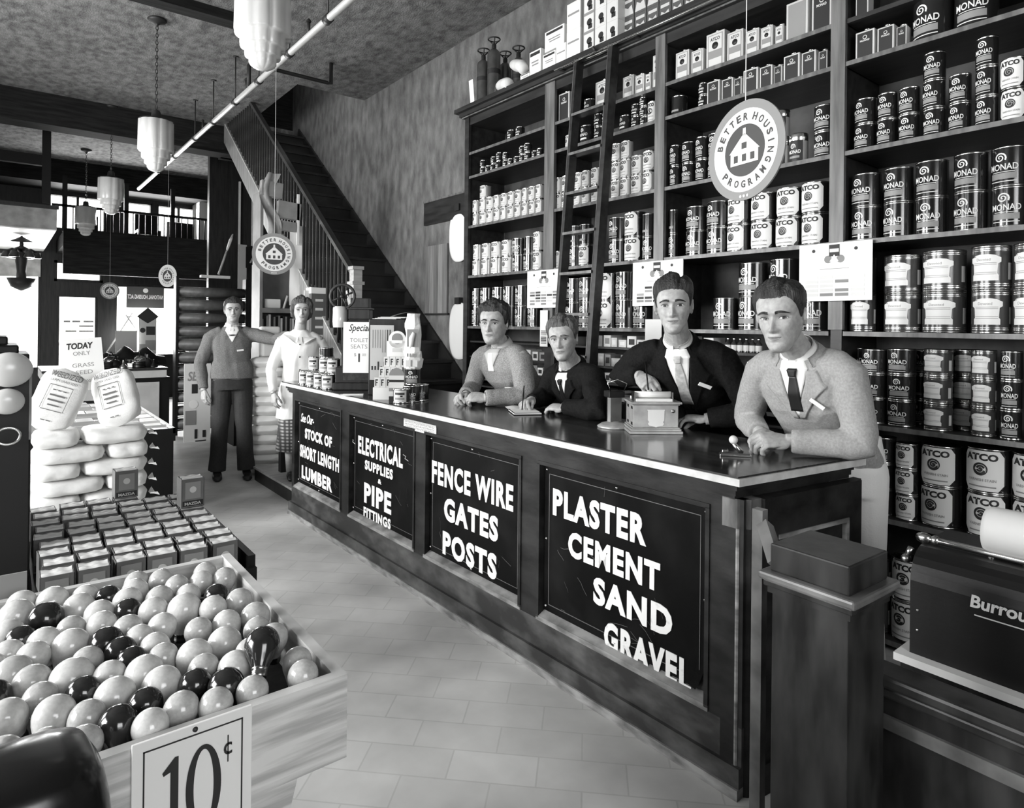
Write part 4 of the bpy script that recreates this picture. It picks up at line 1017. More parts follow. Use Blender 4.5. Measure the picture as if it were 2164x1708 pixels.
def vshirt(p, top, bot, wt, cx=0.0, mat=None):
    p.on([(cx + wt * .8, cx - wt * .8, top + .035), (cx + wt, cx - wt, top - .004)], mat or shirt_w, 'shirt_front', off=.005)
    p.on([(cx + wt, cx - wt, top), (cx + wt * .72, cx - wt * .72, top - (top - bot) * .3), (cx + .004, cx - .004, bot)], mat or shirt_w, 'shirt_front', off=.006)
def tie(p, top, bot, cx=0.0, mat=None, w=.022):
    top += .032
    p.on([(cx + .017, cx - .017, top), (cx + .012, cx - .012, top - .028)], mat, 'tie_knot', off=.018, thick=.012, nc=6)
    p.on([(cx + .012, cx - .012, top - .026), (cx + w, cx - w, top - .10), (cx + w * 1.15, cx - w * 1.15, bot)], mat, 'tie', off=.012, thick=.006)
def lapels(p, top, bot, wt, mat, cx=0.0, wl=.075, notch=True):
    top += .012
    for sg in (1, -1):
        nt = top - (top - bot) * .30
        rows = [(cx + sg * (wt + .032), cx + sg * wt, top), (cx + sg * (wt * .86 + wl * .8), cx + sg * wt * .86, nt + .012), (cx + sg * (wt * .8 + wl), cx + sg * wt * .8, nt - .004), (cx + sg * (wt * .55 + wl * .62), cx + sg * wt * .55, nt - (nt - bot) * .35), (cx + sg * .02, cx + sg * .003, bot)]
        p.on([(r_[0], r_[1], r_[2]) if sg > 0 else (r_[1], r_[0], r_[2]) for r_ in rows], mat, 'lapel', off=.011, thick=.01)

# --- man in the light suit leaning on the near end of the counter
hd = Head(head_frame((2.262, 1.252, 1.553), 191, -9, 4), wide=.95, scale=1.08, nose=1.15, jaw=.97, hair=hair_d, hairT=(.020, .007), part=-1, gaze=(-.0032, 0), smile=.5, brow=1.2, eyeopen=.9, mouth_w=.88)
p = Person('man in a pale grey suit leaning on the near end of the counter', (2.7, 1.25, 0), P=(2.70, 1.24, .97), C=(2.50, 1.255, 1.24), N=(2.405, 1.255, 1.405), H=None, yaw=186, head=hd,
           SR=(2.43, 1.42, 1.355), SL=(2.445, 1.095, 1.365), ER=(2.52, 1.545, 1.115), EL=(2.43, 1.035, 1.092), WR=(2.40, 1.415, 1.085), WL=(2.30, 1.235, 1.088), cloth=suit_g, fold=.007)
add_hand(p.b, (2.30, 1.235, 1.09), (-.75, .62, -.02), (-.28, -.35, .9), 1, skin, scale=1.08, curl=(42, 55, 35), thumb=(30, 30))
add_hand(p.b, (2.40, 1.415, 1.085), (-.86, -.42, -.10), (-.3, .45, .85), -1, skin, scale=1.08, curl=(38, 52, 35), thumb=(35, 25))
p.finish('jacket', 1.0); vshirt(p, .188, -.02, .052, 0.0); tie(p, .150, .0, 0, tie_d); lapels(p, .165, -.035, .05, suit_g)
p.col(.062, .042, shirt_w, 'shirt_collar', pts=.03); p.col(.074, .03, suit_g, 'coat_collar', gap=48, dz=.004, flare=.018, pts=0)
p.badge(-.080, .050, .058, .016, -40, tagm)
p.legs((2.78, 1.34, 0), (2.76, 1.14, 0), trouser_l, shoe_b, fwd=(-1, 0, 0))

# --- man in the dark suit writing on the register
hd = Head(head_frame((2.300, 1.768, 1.600), 214, -3, 3), wide=.94, scale=1.03, nose=1.15, jaw=.96, hair=hair_d, hairT=(.026, .006), part=-1, smile=.35, brow=1.1, mouth_w=.9, hairline=[(0, .184), (25, .180), (42, .176), (58, .158), (72, .134), (80, .110), (92, .104), (97, .130), (112, .133), (122, .100), (135, .060), (180, .045)])
p = Person('man in a dark suit and pale tie writing at the counter register', (2.70, 1.9, 0), P=(2.80, 1.93, .97), C=(2.545, 1.86, 1.255), N=(2.405, 1.82, 1.435), H=None, yaw=213, head=hd,
           SR=(2.36, 1.985, 1.375), SL=(2.52, 1.685, 1.385), ER=(2.38, 2.15, 1.265), EL=(2.63, 1.575, 1.13), WR=(2.335, 1.985, 1.275), WL=(2.51, 1.735, 1.092), cloth=suit_d, fold=.007)
add_hand(p.b, (2.335, 1.985, 1.275), (-.35, -.85, -.35), (-.5, .1, .8), -1, skin, curls=[(40, 45, 25), (48, 50, 30), (58, 60, 35), (62, 62, 35)], thumb=(30, 35))
add_hand(p.b, (2.51, 1.735, 1.092), (-.5, .82, -.05), (0, 0, 1), 1, skin, curl=(25, 30, 20))
p.finish('jacket', 5.0); vshirt(p, .228, -.06, .055, 0.0); tie(p, .190, -.05, 0, tie_l)
p.on([(.034, .006, .0), (.030, -.006, -.05), (.026, -.026, -.10), (.03, -.03, -.13)], suit_d, 'waistcoat', off=.009, thick=.006)
p.on([(-.006, -.034, .0), (.006, -.030, -.05)], suit_d, 'waistcoat', off=.009, thick=.006)
lapels(p, .205, -.09, .052, suit_d, wl=.085)
p.col(.060, .042, shirt_w, 'shirt_collar', pts=.03); p.col(.072, .03, suit_d, 'coat_collar', gap=48, dz=.004, flare=.018, pts=0)
p.badge(-.092, .078, .062, .018, -42, tagm)
p.legs((2.80, 2.0, 0), (2.80, 1.8, 0), trouser_d, shoe_b, fwd=(-1, -.4, 0))
pen = MB(); pen.tube([(2.262, 1.872, 1.225), (2.31, 1.93, 1.345)], .0035, black, n=8)
tag(pen.obj('pen'), 'dark pen in the hand of the man in the dark suit', 'pen')

# --- youth in the dark jacket writing on a pad
hd = Head(head_frame((2.362, 2.538, 1.437), 212, -4, 5), wide=.96, scale=.98, nose=.92, jaw=.97, hair=hair_m, hairT=(.026, .009), part=-1, gaze=(-.002, .0), smile=-.1, brow=.9)
p = Person('youth in a dark jacket bent over the counter writing on a pad', (2.74, 2.64, 0), P=(2.76, 2.64, .95), C=(2.565, 2.60, 1.145), N=(2.455, 2.575, 1.285), H=None, yaw=205, head=hd,
           SR=(2.495, 2.745, 1.225), SL=(2.455, 2.41, 1.245), ER=(2.475, 2.80, 1.10), EL=(2.32, 2.225, 1.09), WR=(2.315, 2.745, 1.083), WL=(2.31, 2.46, 1.082), cloth=jack_d, fold=.008)
add_hand(p.b, (2.315, 2.745, 1.092), (-.85, -.35, -.14), (-.35, .3, .85), -1, skin, curls=[(45, 45, 25), (50, 52, 30), (60, 60, 35), (65, 62, 35)], thumb=(28, 35), scale=.95)
add_hand(p.b, (2.31, 2.46, 1.075), (-.2, .95, -.02), (-.25, 0, .95), 1, skin, curl=(25, 30, 20), scale=.95)
p.finish('jacket', 9.0); vshirt(p, .168, .0, .05, 0, shirt_w); tie(p, .128, -.0, 0, tie_d)
lapels(p, .145, -.03, .045, jack_d, wl=.065)
p.col(.058, .038, shirt_w, 'shirt_collar', pts=.026); p.col(.070, .03, jack_d, 'coat_collar', gap=40, dz=.004, flare=.018, pts=0)
p.badge(-.085, -.03, .05, .013, -5, tagm)
p.legs((2.84, 2.74, 0), (2.84, 2.52, 0), trouser_d, shoe_b, fwd=(-1, -.2, 0))
pen = MB(); pen.tube([(2.195, 2.675, 1.052), (2.245, 2.72, 1.175)], .0035, black, n=8)
tag(pen.obj('pencil'), 'dark pencil in the hand of the youth in the dark jacket', 'pencil')

# --- young man in the heather sweater, hands clasped
hd = Head(head_frame((2.332, 3.118, 1.515), 214, -2, 0), wide=1.0, scale=1.04, nose=1.0, jaw=1.03, hair=hair_d, hairT=(.030, .014), part=0, curly=.35, gaze=(.0, 0), smile=0, brow=1.2, eyeopen=.85)
p = Person('young man in a heather grey sweater with clasped hands on the counter', (2.7, 3.15, 0), P=(2.70, 3.15, .95), C=(2.475, 3.135, 1.20), N=(2.405, 3.13, 1.372), H=None, yaw=205, head=hd,
           SR=(2.385, 3.30, 1.315), SL=(2.415, 2.96, 1.325), ER=(2.37, 3.40, 1.10), EL=(2.41, 2.905, 1.092), WR=(2.19, 3.20, 1.085), WL=(2.195, 3.0, 1.085), cloth=sweat_l, fold=.006)
add_hand(p.b, (2.19, 3.20, 1.085), (-.72, -.30, -.10), (-.3, .55, .75), -1, skin, curl=(50, 55, 35), thumb=(28, 30))
add_hand(p.b, (2.195, 3.0, 1.088), (-.62, .66, -.02), (-.45, -.35, .8), 1, skin, curl=(45, 50, 35), thumb=(28, 30))
p.finish('sweater', 13.0); vshirt(p, .180, .062, .062, 0, shirt_g)
p.on([(.018, -.018, .185), (.022, -.018, .13), (.030, -.022, .06)], shirt_w, 'neckerchief', off=.008, thick=.006)
p.col(.060, .04, shirt_g, 'shirt_collar', pts=.034, gap=16)
for q in range(2):
    W_, E_ = ((V((2.19, 3.20, 1.085)), V((2.37, 3.40, 1.10))), (V((2.195, 3.0, 1.085)), V((2.41, 2.905, 1.092))))[q]
    m = MB(); d = (W_ - E_).normalized(); T = frame(W_ - d * .05, d, (0, 0, 1)) @ Matrix.Rotation(R(-90), 4, 'X')
    m.lathe([(.043, 0), (.046, .004), (.045, .05), (.04, .056), (.032, .056)], sweat_l, 60, T, caps=False, rfun=lambda r, z, a: r + .0022 * math.cos(a * 24))
    m.obj('ribbed_cuff', p.root).matrix_parent_inverse = p.inv
p.badge(-.08, -.03, .05, .016, -4, tagm)
p.legs((2.78, 3.25, 0), (2.78, 3.03, 0), trouser_d, shoe_b, fwd=(-1, -.2, 0))

# --- man standing in the aisle, arm on his colleague's shoulder
hd = Head(head_frame((1.752, 6.535, 1.618), 256, 0, 0), wide=1.0, scale=.96, hair=hair_d, hairT=(.024, .008), part=0, smile=.6)
p = Person('standing man in a grey sweater with one arm on the woman in white', (1.76, 6.6, 0), P=(1.77, 6.61, .97), C=(1.758, 6.585, 1.26), N=(1.755, 6.575, 1.452), H=None, yaw=256, head=hd,
           SR=(1.588, 6.63, 1.375), SL=(1.925, 6.545, 1.385), ER=(1.50, 6.70, 1.10), EL=(2.11, 6.36, 1.335), WR=(1.515, 6.62, .86), WL=(2.10, 6.04, 1.385), cloth=sweat_m, fold=.008, voxel=.0036, cvox=.008)
add_hand(p.b, (1.515, 6.62, .86), (.02, -.12, -1), (-.9, -.3, 0), -1, skin, curl=(22, 25, 15), thumb=(25, 15))
add_hand(p.b, (2.10, 6.04, 1.385), (-.1, -.95, -.08), (0, -.1, 1), 1, skin, curl=(20, 30, 20))
loft(p.c, [(p.P + V((0, 0, -.01)), p.pl * .194, p.pf * .142), (p.P + V((0, 0, .10)), p.pl * .188, p.pf * .138), (p.P + V((0, 0, .16)), p.pl * .165, p.pf * .115)], sweat_m)
p.finish('sweater', 17.0); vshirt(p, .19, .05, .062, 0, shirt_w)
p.on([(.045, -.045, .135), (.012, -.012, .128), (.045, -.045, .118)], tie_d, 'bow_tie', off=.01, thick=.006)
p.col(.060, .042, shirt_w, 'shirt_collar', pts=.02)
p.badge(-.07, -.02, .06, .017, 5, tagm)
p.legs((1.64, 6.62, 0), (1.88, 6.50, 0), trouser_d, shoe_b, flare=1.1, fwd=(-.2, -1, 0), waist=.86)

# --- woman in the white coat behind the far end of the counter
hd = Head(head_frame((2.075, 5.60, 1.612), 250, 2, 0), wide=.97, scale=.98, nose=.85, jaw=.93, hair=hair_m, hairT=(.024, .026), part=-1, curly=.3, smile=.8, fem=True,
          hairline=[(0, .176), (30, .170), (50, .150), (64, .118), (74, .085), (90, .060), (120, .045), (180, .035)])
p = Person('smiling woman in a white coat and plaid skirt behind the far counter end', (2.1, 5.66, .13), P=(2.10, 5.68, 1.0), C=(2.088, 5.66, 1.26), N=(2.082, 5.65, 1.43), H=None, yaw=252, head=hd,
           SR=(1.940, 5.70, 1.352), SL=(2.23, 5.60, 1.352), ER=(1.86, 5.74, 1.09), EL=(2.37, 5.62, 1.13), WR=(1.85, 5.64, .90), WL=(2.27, 5.50, 1.10), cloth=coat_w, fold=.007, voxel=.0036, cvox=.008, skinm=skinp, size=.93, sleeve=.86)
loft(p.c, [((2.10, 5.69, 1.06), p.pl * .145, p.pf * .11), ((2.10, 5.69, .92), p.pl * .175, p.pf * .135), ((2.10, 5.69, .66), p.pl * .20, p.pf * .16)], coat_w)
add_hand(p.b, (1.85, 5.64, .90), (.02, -.15, -1), (-.9, -.3, 0), -1, skinp, curl=(22, 25, 15), scale=.92)
add_hand(p.b, (2.27, 5.50, 1.10), (-.5, -.8, -.3), (0, -.3, 1), 1, skinp, curl=(30, 35, 20), scale=.92)
p.finish('white_coat', 21.0)
p.col(.085, .012, coat_w, 'coat_collar', pts=.05, gap=10, flare=.055, dz=-.012, tilt=.022)
m = MB()
def plaid():
    mt = bpy.data.materials.new('plaid_wool'); mt.use_nodes = True; nt = mt.node_tree; b = nt.nodes['Principled BSDF']; b.inputs['Roughness'].default_value = .9
    tc = nt.nodes.new('ShaderNodeTexCoord'); prev = None
    for d, sc in (('X', 22), ('Z', 22)):
        w = nt.nodes.new('ShaderNodeTexWave'); w.bands_direction = d; w.inputs['Scale'].default_value = sc / 2; nt.links.new(tc.outputs['Object'], w.inputs[0])
        if prev is None: prev = w.outputs[1]
        else:
            mu = nt.nodes.new('ShaderNodeMath'); mu.operation = 'MULTIPLY'; nt.links.new(prev, mu.inputs[0]); nt.links.new(w.outputs[1], mu.inputs[1]); prev = mu.outputs[0]
    r_ = nt.nodes.new('ShaderNodeValToRGB'); r_.color_ramp.elements[0].color = (.05, .05, .05, 1); r_.color_ramp.elements[1].color = (.5, .5, .49, 1); nt.links.new(prev, r_.inputs[0]); nt.links.new(r_.outputs[0], b.inputs['Base Color'])
    return mt
loft(m, [((2.10, 5.69, .98), p.pl * .14, p.pf * .11), ((2.10, 5.69, .7), p.pl * .175, p.pf * .145), ((2.10, 5.69, .38), p.pl * .20, p.pf * .165)], plaid())
m.obj('skirt', p.root).matrix_parent_inverse = p.inv
for sg in (1, -1):
    m = MB(); F_ = V((2.10, 5.66, .13)) + p.pl * .08 * sg; m.tube([F_ + V((0, .04, .3)), F_ + V((0, .02, .05))], [.045, .034], skinp, n=12); m.obj('stocking', p.root).matrix_parent_inverse = p.inv
    m = MB(); A = frame(F_, p.pf, (0, 0, 1)); loft(m, [((0, -.06, .03), (.03, 0, 0), (0, 0, .03)), ((0, .05, .03), (.038, 0, 0), (0, 0, .03)), ((0, .15, .015), (.025, 0, 0), (0, 0, .014))], shoe_b, T=A); m.obj('shoe', p.root).matrix_parent_inverse = p.inv
for k in range(3): p.on([(.012, .0, .06 - .11 * k), (.012, 0.0, .05 - .11 * k)], black, 'button', off=.006, nc=3)
# ================================================================== STAIRS
stw = M('stair_dark_wood', 0.012, 0.4, v2=0.022, scale=5); rail_w = M('stair_rail_wood', 0.022, 0.35, v2=0.045, scale=5)
st = thing('staircase', 'dark wooden staircase climbing along the plaster wall to the floor above', 'stairs', TR(0, 0, 0))
NZ0, SLP, TD = 4.36, 0.76, 0.25
for k in range(23):
    y = NZ0 + k * TD; z = (k + 1) * 0.19
    m = MB(); m.box(2.60, WX - 0.005, y, y + 0.02, z - 0.19, z - 0.03, stw); m.box(2.58, WX - 0.005, y - 0.03, y + TD + 0.018, z - 0.03, z, stw); m.obj('tread', st)
def slope(y0, y1, dz0, dz1, x0, x1, mat, name):
    m = MB(); q = lambda y, d: (y - NZ0) * SLP + d
    vs = [(x, y, q(y, d)) for x in (x0, x1) for y in (y0, y1) for d in (dz0, dz1)]
    m.add(vs, [(0, 1, 3, 2), (4, 6, 7, 5), (0, 4, 5, 1), (2, 3, 7, 6), (1, 5, 7, 3), (0, 2, 6, 4)], mat); return m.obj(name, st)
slope(4.4, 10.1, -0.1, 0.2, WX - 0.03, WX - 0.001, stw, 'wall_skirting'); slope(5.5, 10.1, -0.22, 0.08, 2.555, 2.598, midw, 'stringer'); slope(5.5, 10.1, 0.08, 0.10, 2.545, 2.60, palew, 'stringer_cap')
slope(5.6, 10.0, 0.98, 1.03, 2.545, 2.60, rail_w, 'handrail')
m = MB(); q = lambda y, d: (y - NZ0) * SLP + d
m.add([(2.57, 5.62, 0), (2.57, 7.5, 0), (2.57, 7.5, q(7.5, -.22)), (2.57, 5.62, q(5.62, -.22)), (2.59, 5.62, 0), (2.59, 7.5, 0), (2.59, 7.5, q(7.5, -.22)), (2.59, 5.62, q(5.62, -.22))], [(3, 2, 1, 0), (4, 5, 6, 7), (0, 1, 5, 4), (2, 3, 7, 6), (1, 2, 6, 5), (3, 0, 4, 7)], midw)
for k in range(3): m.box(2.562, 2.571, 6.1 + k * .5, 6.115 + k * .5, 0, q(6.1 + k * .5, -.22), stw)
m.obj('under_stair_panelling', st)
for k in range(46):
    y = 5.68 + k * 0.095; m = MB(); m.box(2.563, 2.583, -.01, .01, q(y, .09), q(y, .985), rail_w); o = m.obj('baluster', st, TR(0, y, 0))
nw = MB(); nw.box(2.53, 2.62, 5.54, 5.63, .76, 2.0, palew, b=.004); nw.box(2.515, 2.635, 5.525, 5.645, 1.86, 1.89, palew); nw.box(2.52, 2.63, 5.53, 5.64, 2.0, 2.03, palew); nw.obj('newel_post', st)

# ================================================================== PENDANT LAMPS
opal = M('opal_glass', 0.50, 0.25, v2=0.6, scale=3, spec=0.6)
def pendant(y, label):
    t = thing('pendant_lamp', label, 'lamp', TR(1.115 if y > 13 else 1.15, y, CE), 'stepped glass pendant lamps')
    m = MB(); m.lathe([(.075, -.001), (.085, -.012), (.07, -.03), (.03, -.045), (.012, -.06), (.012, -.08)], iron, 24); m.obj('ceiling_rose', t)
    m = MB()
    for k in range(24):
        z = -.09 - k * .0345; a = Matrix.Translation((0, 0, z)) @ Matrix.Rotation(R(90 * (k % 2)), 4, 'Z')
        m.tube([a @ Vector((.010 * math.cos(w), 0, .022 * math.sin(w))) for w in [2 * math.pi * i / 10 for i in range(11)]], .0035, iron, n=5, caps=False)
    m.obj('chain', t)
    m = MB(); m.lathe([(.03, -.88), (.04, -.90), (.045, -.95), (.11, -.965), (.15, -.975), (.152, -.985)], iron, 28); m.obj('lamp_cap', t)
    m = MB(); fl = lambda r, z, a: r * (1.0 - .075 * (1 - abs(math.cos(a * 5)) ** .5))
    m.lathe([(.13, -.975), (.152, -.985), (.156, -1.262), (.152, -1.272), (.124, -1.275), (.125, -1.335), (.121, -1.343), (.099, -1.346), (.099, -1.388), (.095, -1.395), (.076, -1.397), (.076, -1.425), (.068, -1.44), (.045, -1.456), (.02, -1.463), (0, -1.465)], opal, 64, None, False, True, fl)
    m.obj('lamp_shade', t)
for y, l in ((3.75, 'largest stepped glass pendant lamp, hanging nearest over the aisle'), (6.97, 'second nearest stepped glass pendant lamp before the dark ceiling beam'), (10.2, 'third stepped glass pendant lamp beyond the dark ceiling beam'), (13.08, 'farthest and darkest stepped glass pendant lamp by the street windows')): pendant(y, l)

# ================================================================== OVERHEAD PIPE
pp = thing('overhead_pipe', 'long bright sprinkler pipe running under the ceiling along the aisle', 'pipe', TR(0, 0, 0))
galv = M('painted_pipe', 0.5, 0.35, 0.3)
m = MB(); m.tube([(2.02, 2.2, 3.9), (1.94, 13.4, 3.9)], .028, galv, n=16); m.obj('main_pipe', pp)
for y in (3.6, 4.9, 5.75, 6.6, 7.4, 8.3, 9.2, 10.4, 11.6):
    x = 2.02 - .08 * (y - 2.2) / 11.2
    m = MB(); m.tube([(x, y - .04, 3.9), (x, y + .04, 3.9)], .037, iron, n=14); m.obj('coupling', pp)
    m = MB(); m.tube([(x, y, 3.93), (x, y, CE)], .007, iron, n=6); m.lathe([(.03, CE - .012), (.03, CE - .001)], iron, 12, TR(x, y, 0)); m.obj('hanger_rod', pp)
for y in (5.3, 7.0, 8.8, 10.9): m = MB(); x = 2.02 - .08 * (y - 2.2) / 11.2; m.tube([(x, y, 3.92), (x, y, 4.03)], .014, iron, n=8); m.lathe([(.022, 4.02), (.022, 4.03), (.005, 4.05)], iron, 10, TR(x, y, 0)); m.obj('sprinkler_head', pp)
b_ = thing('branch_pipe', 'dark branch pipe crossing above the overhead pipe toward the stairwell', 'pipe', TR(0, 0, 0))
m = MB(); m.tube([(1.98, 6.9, 3.93), (1.98, 6.9, 4.15), (2.0, 6.9, 4.17), (2.82, 6.9, 4.17), (2.86, 6.9, 4.17), (2.86, 6.9, CE)], .02, iron, n=10); m.obj('pipe_run', b_)

# ================================================================== HANGING ROUND SIGNS
disc_g = M('sign_mid_grey', 0.2, 0.6); disc_l = M('sign_pale', 0.62, 0.6); disc_d = M('sign_charcoal', 0.045, 0.6)
def round_sign(c, az, r, label, ring=disc_g, band=disc_l, rz=0):
    T = Matrix.Translation(c) @ Matrix.Rotation(R(az), 4, 'Z') @ Matrix.Rotation(R(90), 4, 'Y') @ Matrix.Rotation(R(90), 4, 'Z')
    t = thing('round_sign', label, 'sign', T, 'round hanging signs')
    m = MB(); m.lathe([(r, -.003), (r, .003)], ring, 64); m.obj('sign_disc', t)
    m = MB()
    for s_ in (1, -1):
        B = Matrix.Identity(4) if s_ > 0 else Matrix.Rotation(R(180), 4, 'Y')
        def flat(poly, z, mat): m.add([(x, y, z) for x, y in poly], [list(range(len(poly)))], mat, B)
        cir = lambda q, n=48: [(q * math.cos(2 * math.pi * i / n), q * math.sin(2 * math.pi * i / n)) for i in range(n)]
        flat(cir(r * .83), .0036, band); flat(cir(r * .52), .0042, disc_d)
        h = r * .36
        flat([(-h, -h * .75), (h, -h * .75), (h, -h * .05), (-h, -h * .05)], .0048, band)
        flat([(-h * 1.1, -h * .05), (h * 1.1, -h * .05), (h * .05, h * .95), (-h * .05, h * .95)], .0048, band); flat([(-h * .12, h * .8), (h * .12, h * .8), (h * .1, h * 1.25), (-h * .1, h * 1.25)], .0048, band)
        for i in range(3): flat([(-h * .75 + i * h * .6, -h * .6), (-h * .45 + i * h * .6, -h * .6), (-h * .45 + i * h * .6, -h * .2), (-h * .75 + i * h * .6, -h * .2)], .0053, disc_d)
        flat([(-h * .18, h * .1), (h * .18, h * .1), (h * .18, h * .45), (-h * .18, h * .45)], .0053, disc_d)
        for word, a0, st_, flip in (('BETTER', 165, -15.5, 0), ('HOUSING', 66, -15.5, 0), ('PROGRAM', 222, 15.5, 1)):
            for i, ch in enumerate(word):
                hw_ = r * (.016 if ch == 'I' else .055); vs, fs = fit_text(ch, -hw_, hw_, -r * .075, r * .075, 0, bold=.03); a = R(a0 + st_ * i); Q = B @ Matrix.Rotation(a - math.pi / 2 + (math.pi if flip else 0), 4, 'Z') @ Matrix.Translation((0, -r * .675 if flip else r * .675, .0048))
                m.add(vs, fs, disc_d, Q)
        for i in (-1, 0, 1): m.add([(x * .03 * r + i * r * .09, y * .03 * r - r * .915, .0042) for x, y in cir(1, 8)], [list(range(8))], band, B)
    m.obj('emblem', t)
    zc = CE - c[2]
    o = MB().tube([(0, r - .01, 0), (0, zc, 0)], .0016, disc_l, n=5).obj('cord', t)
    return t
round_sign((1.93, 1.2, 2.095), 168, .165, 'big pale round sign hung on a cord before the nearest shelves', ring=disc_g)
round_sign((1.70, 5.2, 2.05), 252, .165, 'round sign with grey rim hung above the far end of the counter')
round_sign((1.92, 10.6, 2.17), 215, .165, 'small white round sign hung before the street window', ring=disc_l)
round_sign((1.42, 12.6, 2.0), 262, .14, 'small grey round sign hung left of the banner in the window')

# ================================================================== ROLLING LADDER
ld = thing('rolling_ladder', 'dark rolling ladder leaning against the paint shelves', 'ladder', TR(0, 0, 0))
lx = lambda z: 2.885 + .0876 * z
for y, w in ((3.28, .022), (2.95, .035)):
    m = MB(); vs = [(lx(z) + dx, y + dy, z) for z in (0.0, 3.38) for dx in (-.035, .035) for dy in (-w / 2, w / 2)]
    m.add(vs, [(0, 1, 3, 2), (4, 6, 7, 5), (0, 4, 5, 1), (2, 3, 7, 6), (1, 5, 7, 3), (0, 2, 6, 4)], shw)
    m.obj('side_rail', ld)
    m = MB(); vs = [(lx(z) - .037 + dx, y + w / 2 + dy, z) for z in (0.0, 3.38) for dx in (0, .004) for dy in (0, .004)]
    m.add(vs, [(0, 1, 3, 2), (4, 6, 7, 5), (0, 4, 5, 1), (2, 3, 7, 6), (1, 5, 7, 3), (0, 2, 6, 4)], shp); m.obj('rail_edge', ld)
for k in range(11):
    z = .2 + .278 * k; m = MB(); m.box(lx(z) - .045, lx(z) + .03, 2.966, 3.27, z - .018, z, shw); m.box(lx(z) - .048, lx(z) - .045, 2.966, 3.27, z - .018, z, shp); m.obj('tread', ld)
m = MB(); m.tube([(3.17, 3.28, 3.36), (3.17, 2.95, 3.36)], .012, steel, n=10); m.tube([(3.17, 3.1, 3.36), (3.13, 3.1, 3.40)], .01, iron, n=8); m.obj('hook_bar', ld)
tr_ = thing('ladder_track', 'bright steel ladder track rod fixed along the shelving cornice', 'rail', TR(0, 0, 0))
m = MB(); m.tube([(3.145, 0.1, 3.36), (3.145, 3.5, 3.36)], .009, steel, n=10); m.obj('rod', tr_)
for y in (.3, 1.2, 2.1, 2.75, 3.45): m = MB(); m.box(3.14, 3.24, y - .012, y + .012, 3.353, 3.367, iron); m.obj('bracket', tr_)

# ================================================================== COLOUR CHARTS HUNG ON THE SHELVES
def chart(u0, v0, u1, v1, label, tone, sw=(5, 5), x=3.222, pale=False):
    a = atx(u0, v0, x); b = atx(u1, v1, x); y0, y1 = b.y, a.y; W_ = y1 - y0; z1 = max(a.z, b.z); z0 = min(a.z, b.z); H_ = z1 - z0
    t = thing('colour_chart', label, 'chart', TR(x, (y0 + y1) / 2, z0)); m = MB(); m.box(-.002, .002, -W_ / 2, W_ / 2, 0, H_, paper); m.obj('card', t)
    m = MB(); rg = random.Random(int(u0)); tones = [lab_c, inkg, lab_g, ink, disc_d] if not pale else [cream, disc_l, cream, lab_c, inkg]
    nx, nz = sw
    for i in range(nx):
        for j in range(nz):
            if rg.random() < (.25 if j == nz - 1 else .06): continue
            cx = -W_ * .42 + W_ * .84 * (i + .5) / nx; cz = H_ * .07 + H_ * .38 * (j + .5) / nz
            m.box(-.0032, -.002, cx - W_ * .36 / nx, cx + W_ * .36 / nx, cz - H_ * .13 / nz, cz + H_ * .13 / nz, tones[min(4, int(rg.random() * 5) if j else rg.choice((1, 3, 4)))])
    m.obj('colour_swatches', t)
    if W_ > .12:
        m = MB(); s_ = W_ * .09
        m.box(-.0034, -.002, -s_ * .8, s_ * .8, H_ * .77, H_ * .97, ink); m.box(-.0036, -.002, -s_ * .7, s_ * .7, H_ * .84, H_ * .90, lab_c)
        for sg in (1, -1): m.lathe([(s_ * .6, 0), (s_ * .6, .0014)], inkg, 14, TR(-.002, sg * s_ * .95, H_ * .72, ry=-90)); 
        m.add([(-.0042, -s_ * .7, H_ * .68), (-.0042, s_ * .7, H_ * .68), (-.0042, 0, H_ * .80)], [(0, 1, 2)], lab_w)
        m.obj('printed_picture', t)
        m = MB()
        for sg in (1, -1): m.lathe([(W_ * .024, 0), (W_ * .024, .001)], ink, 14, TR(-.0021, sg * W_ * .29, H_ * .88, ry=-90))
        m.box(-.003, -.002, -W_ * .2, W_ * .2, H_ * .55, H_ * .558, inkg); m.obj('eyelets', t)
    return t
chart(1115, 574, 1186, 650, 'white colour chart with dark swatches on the farthest post of the shelves', 0)
chart(1338, 556, 1443, 645, 'white colour chart with grey swatches hanging behind the man in the dark suit', 0)
chart(1690, 520, 1843, 634, 'largest white colour chart, hanging over the man in the pale grey suit', 0, (4, 5), pale=True)
chart(1142, 656, 1157, 733, 'narrow strip colour chart hanging under the farthest chart', 0, (1, 9))
a = atx(1364, 675, 3.22); b = atx(1398, 724, 3.22)
tag(MB().box(-.002, .002, b.y - a.y, 0, b.z - a.z, 0, paper).obj('card', None, TR(3.22, a.y, a.z)), 'plain white card on the shelf edge beside the dark suited man', 'card')

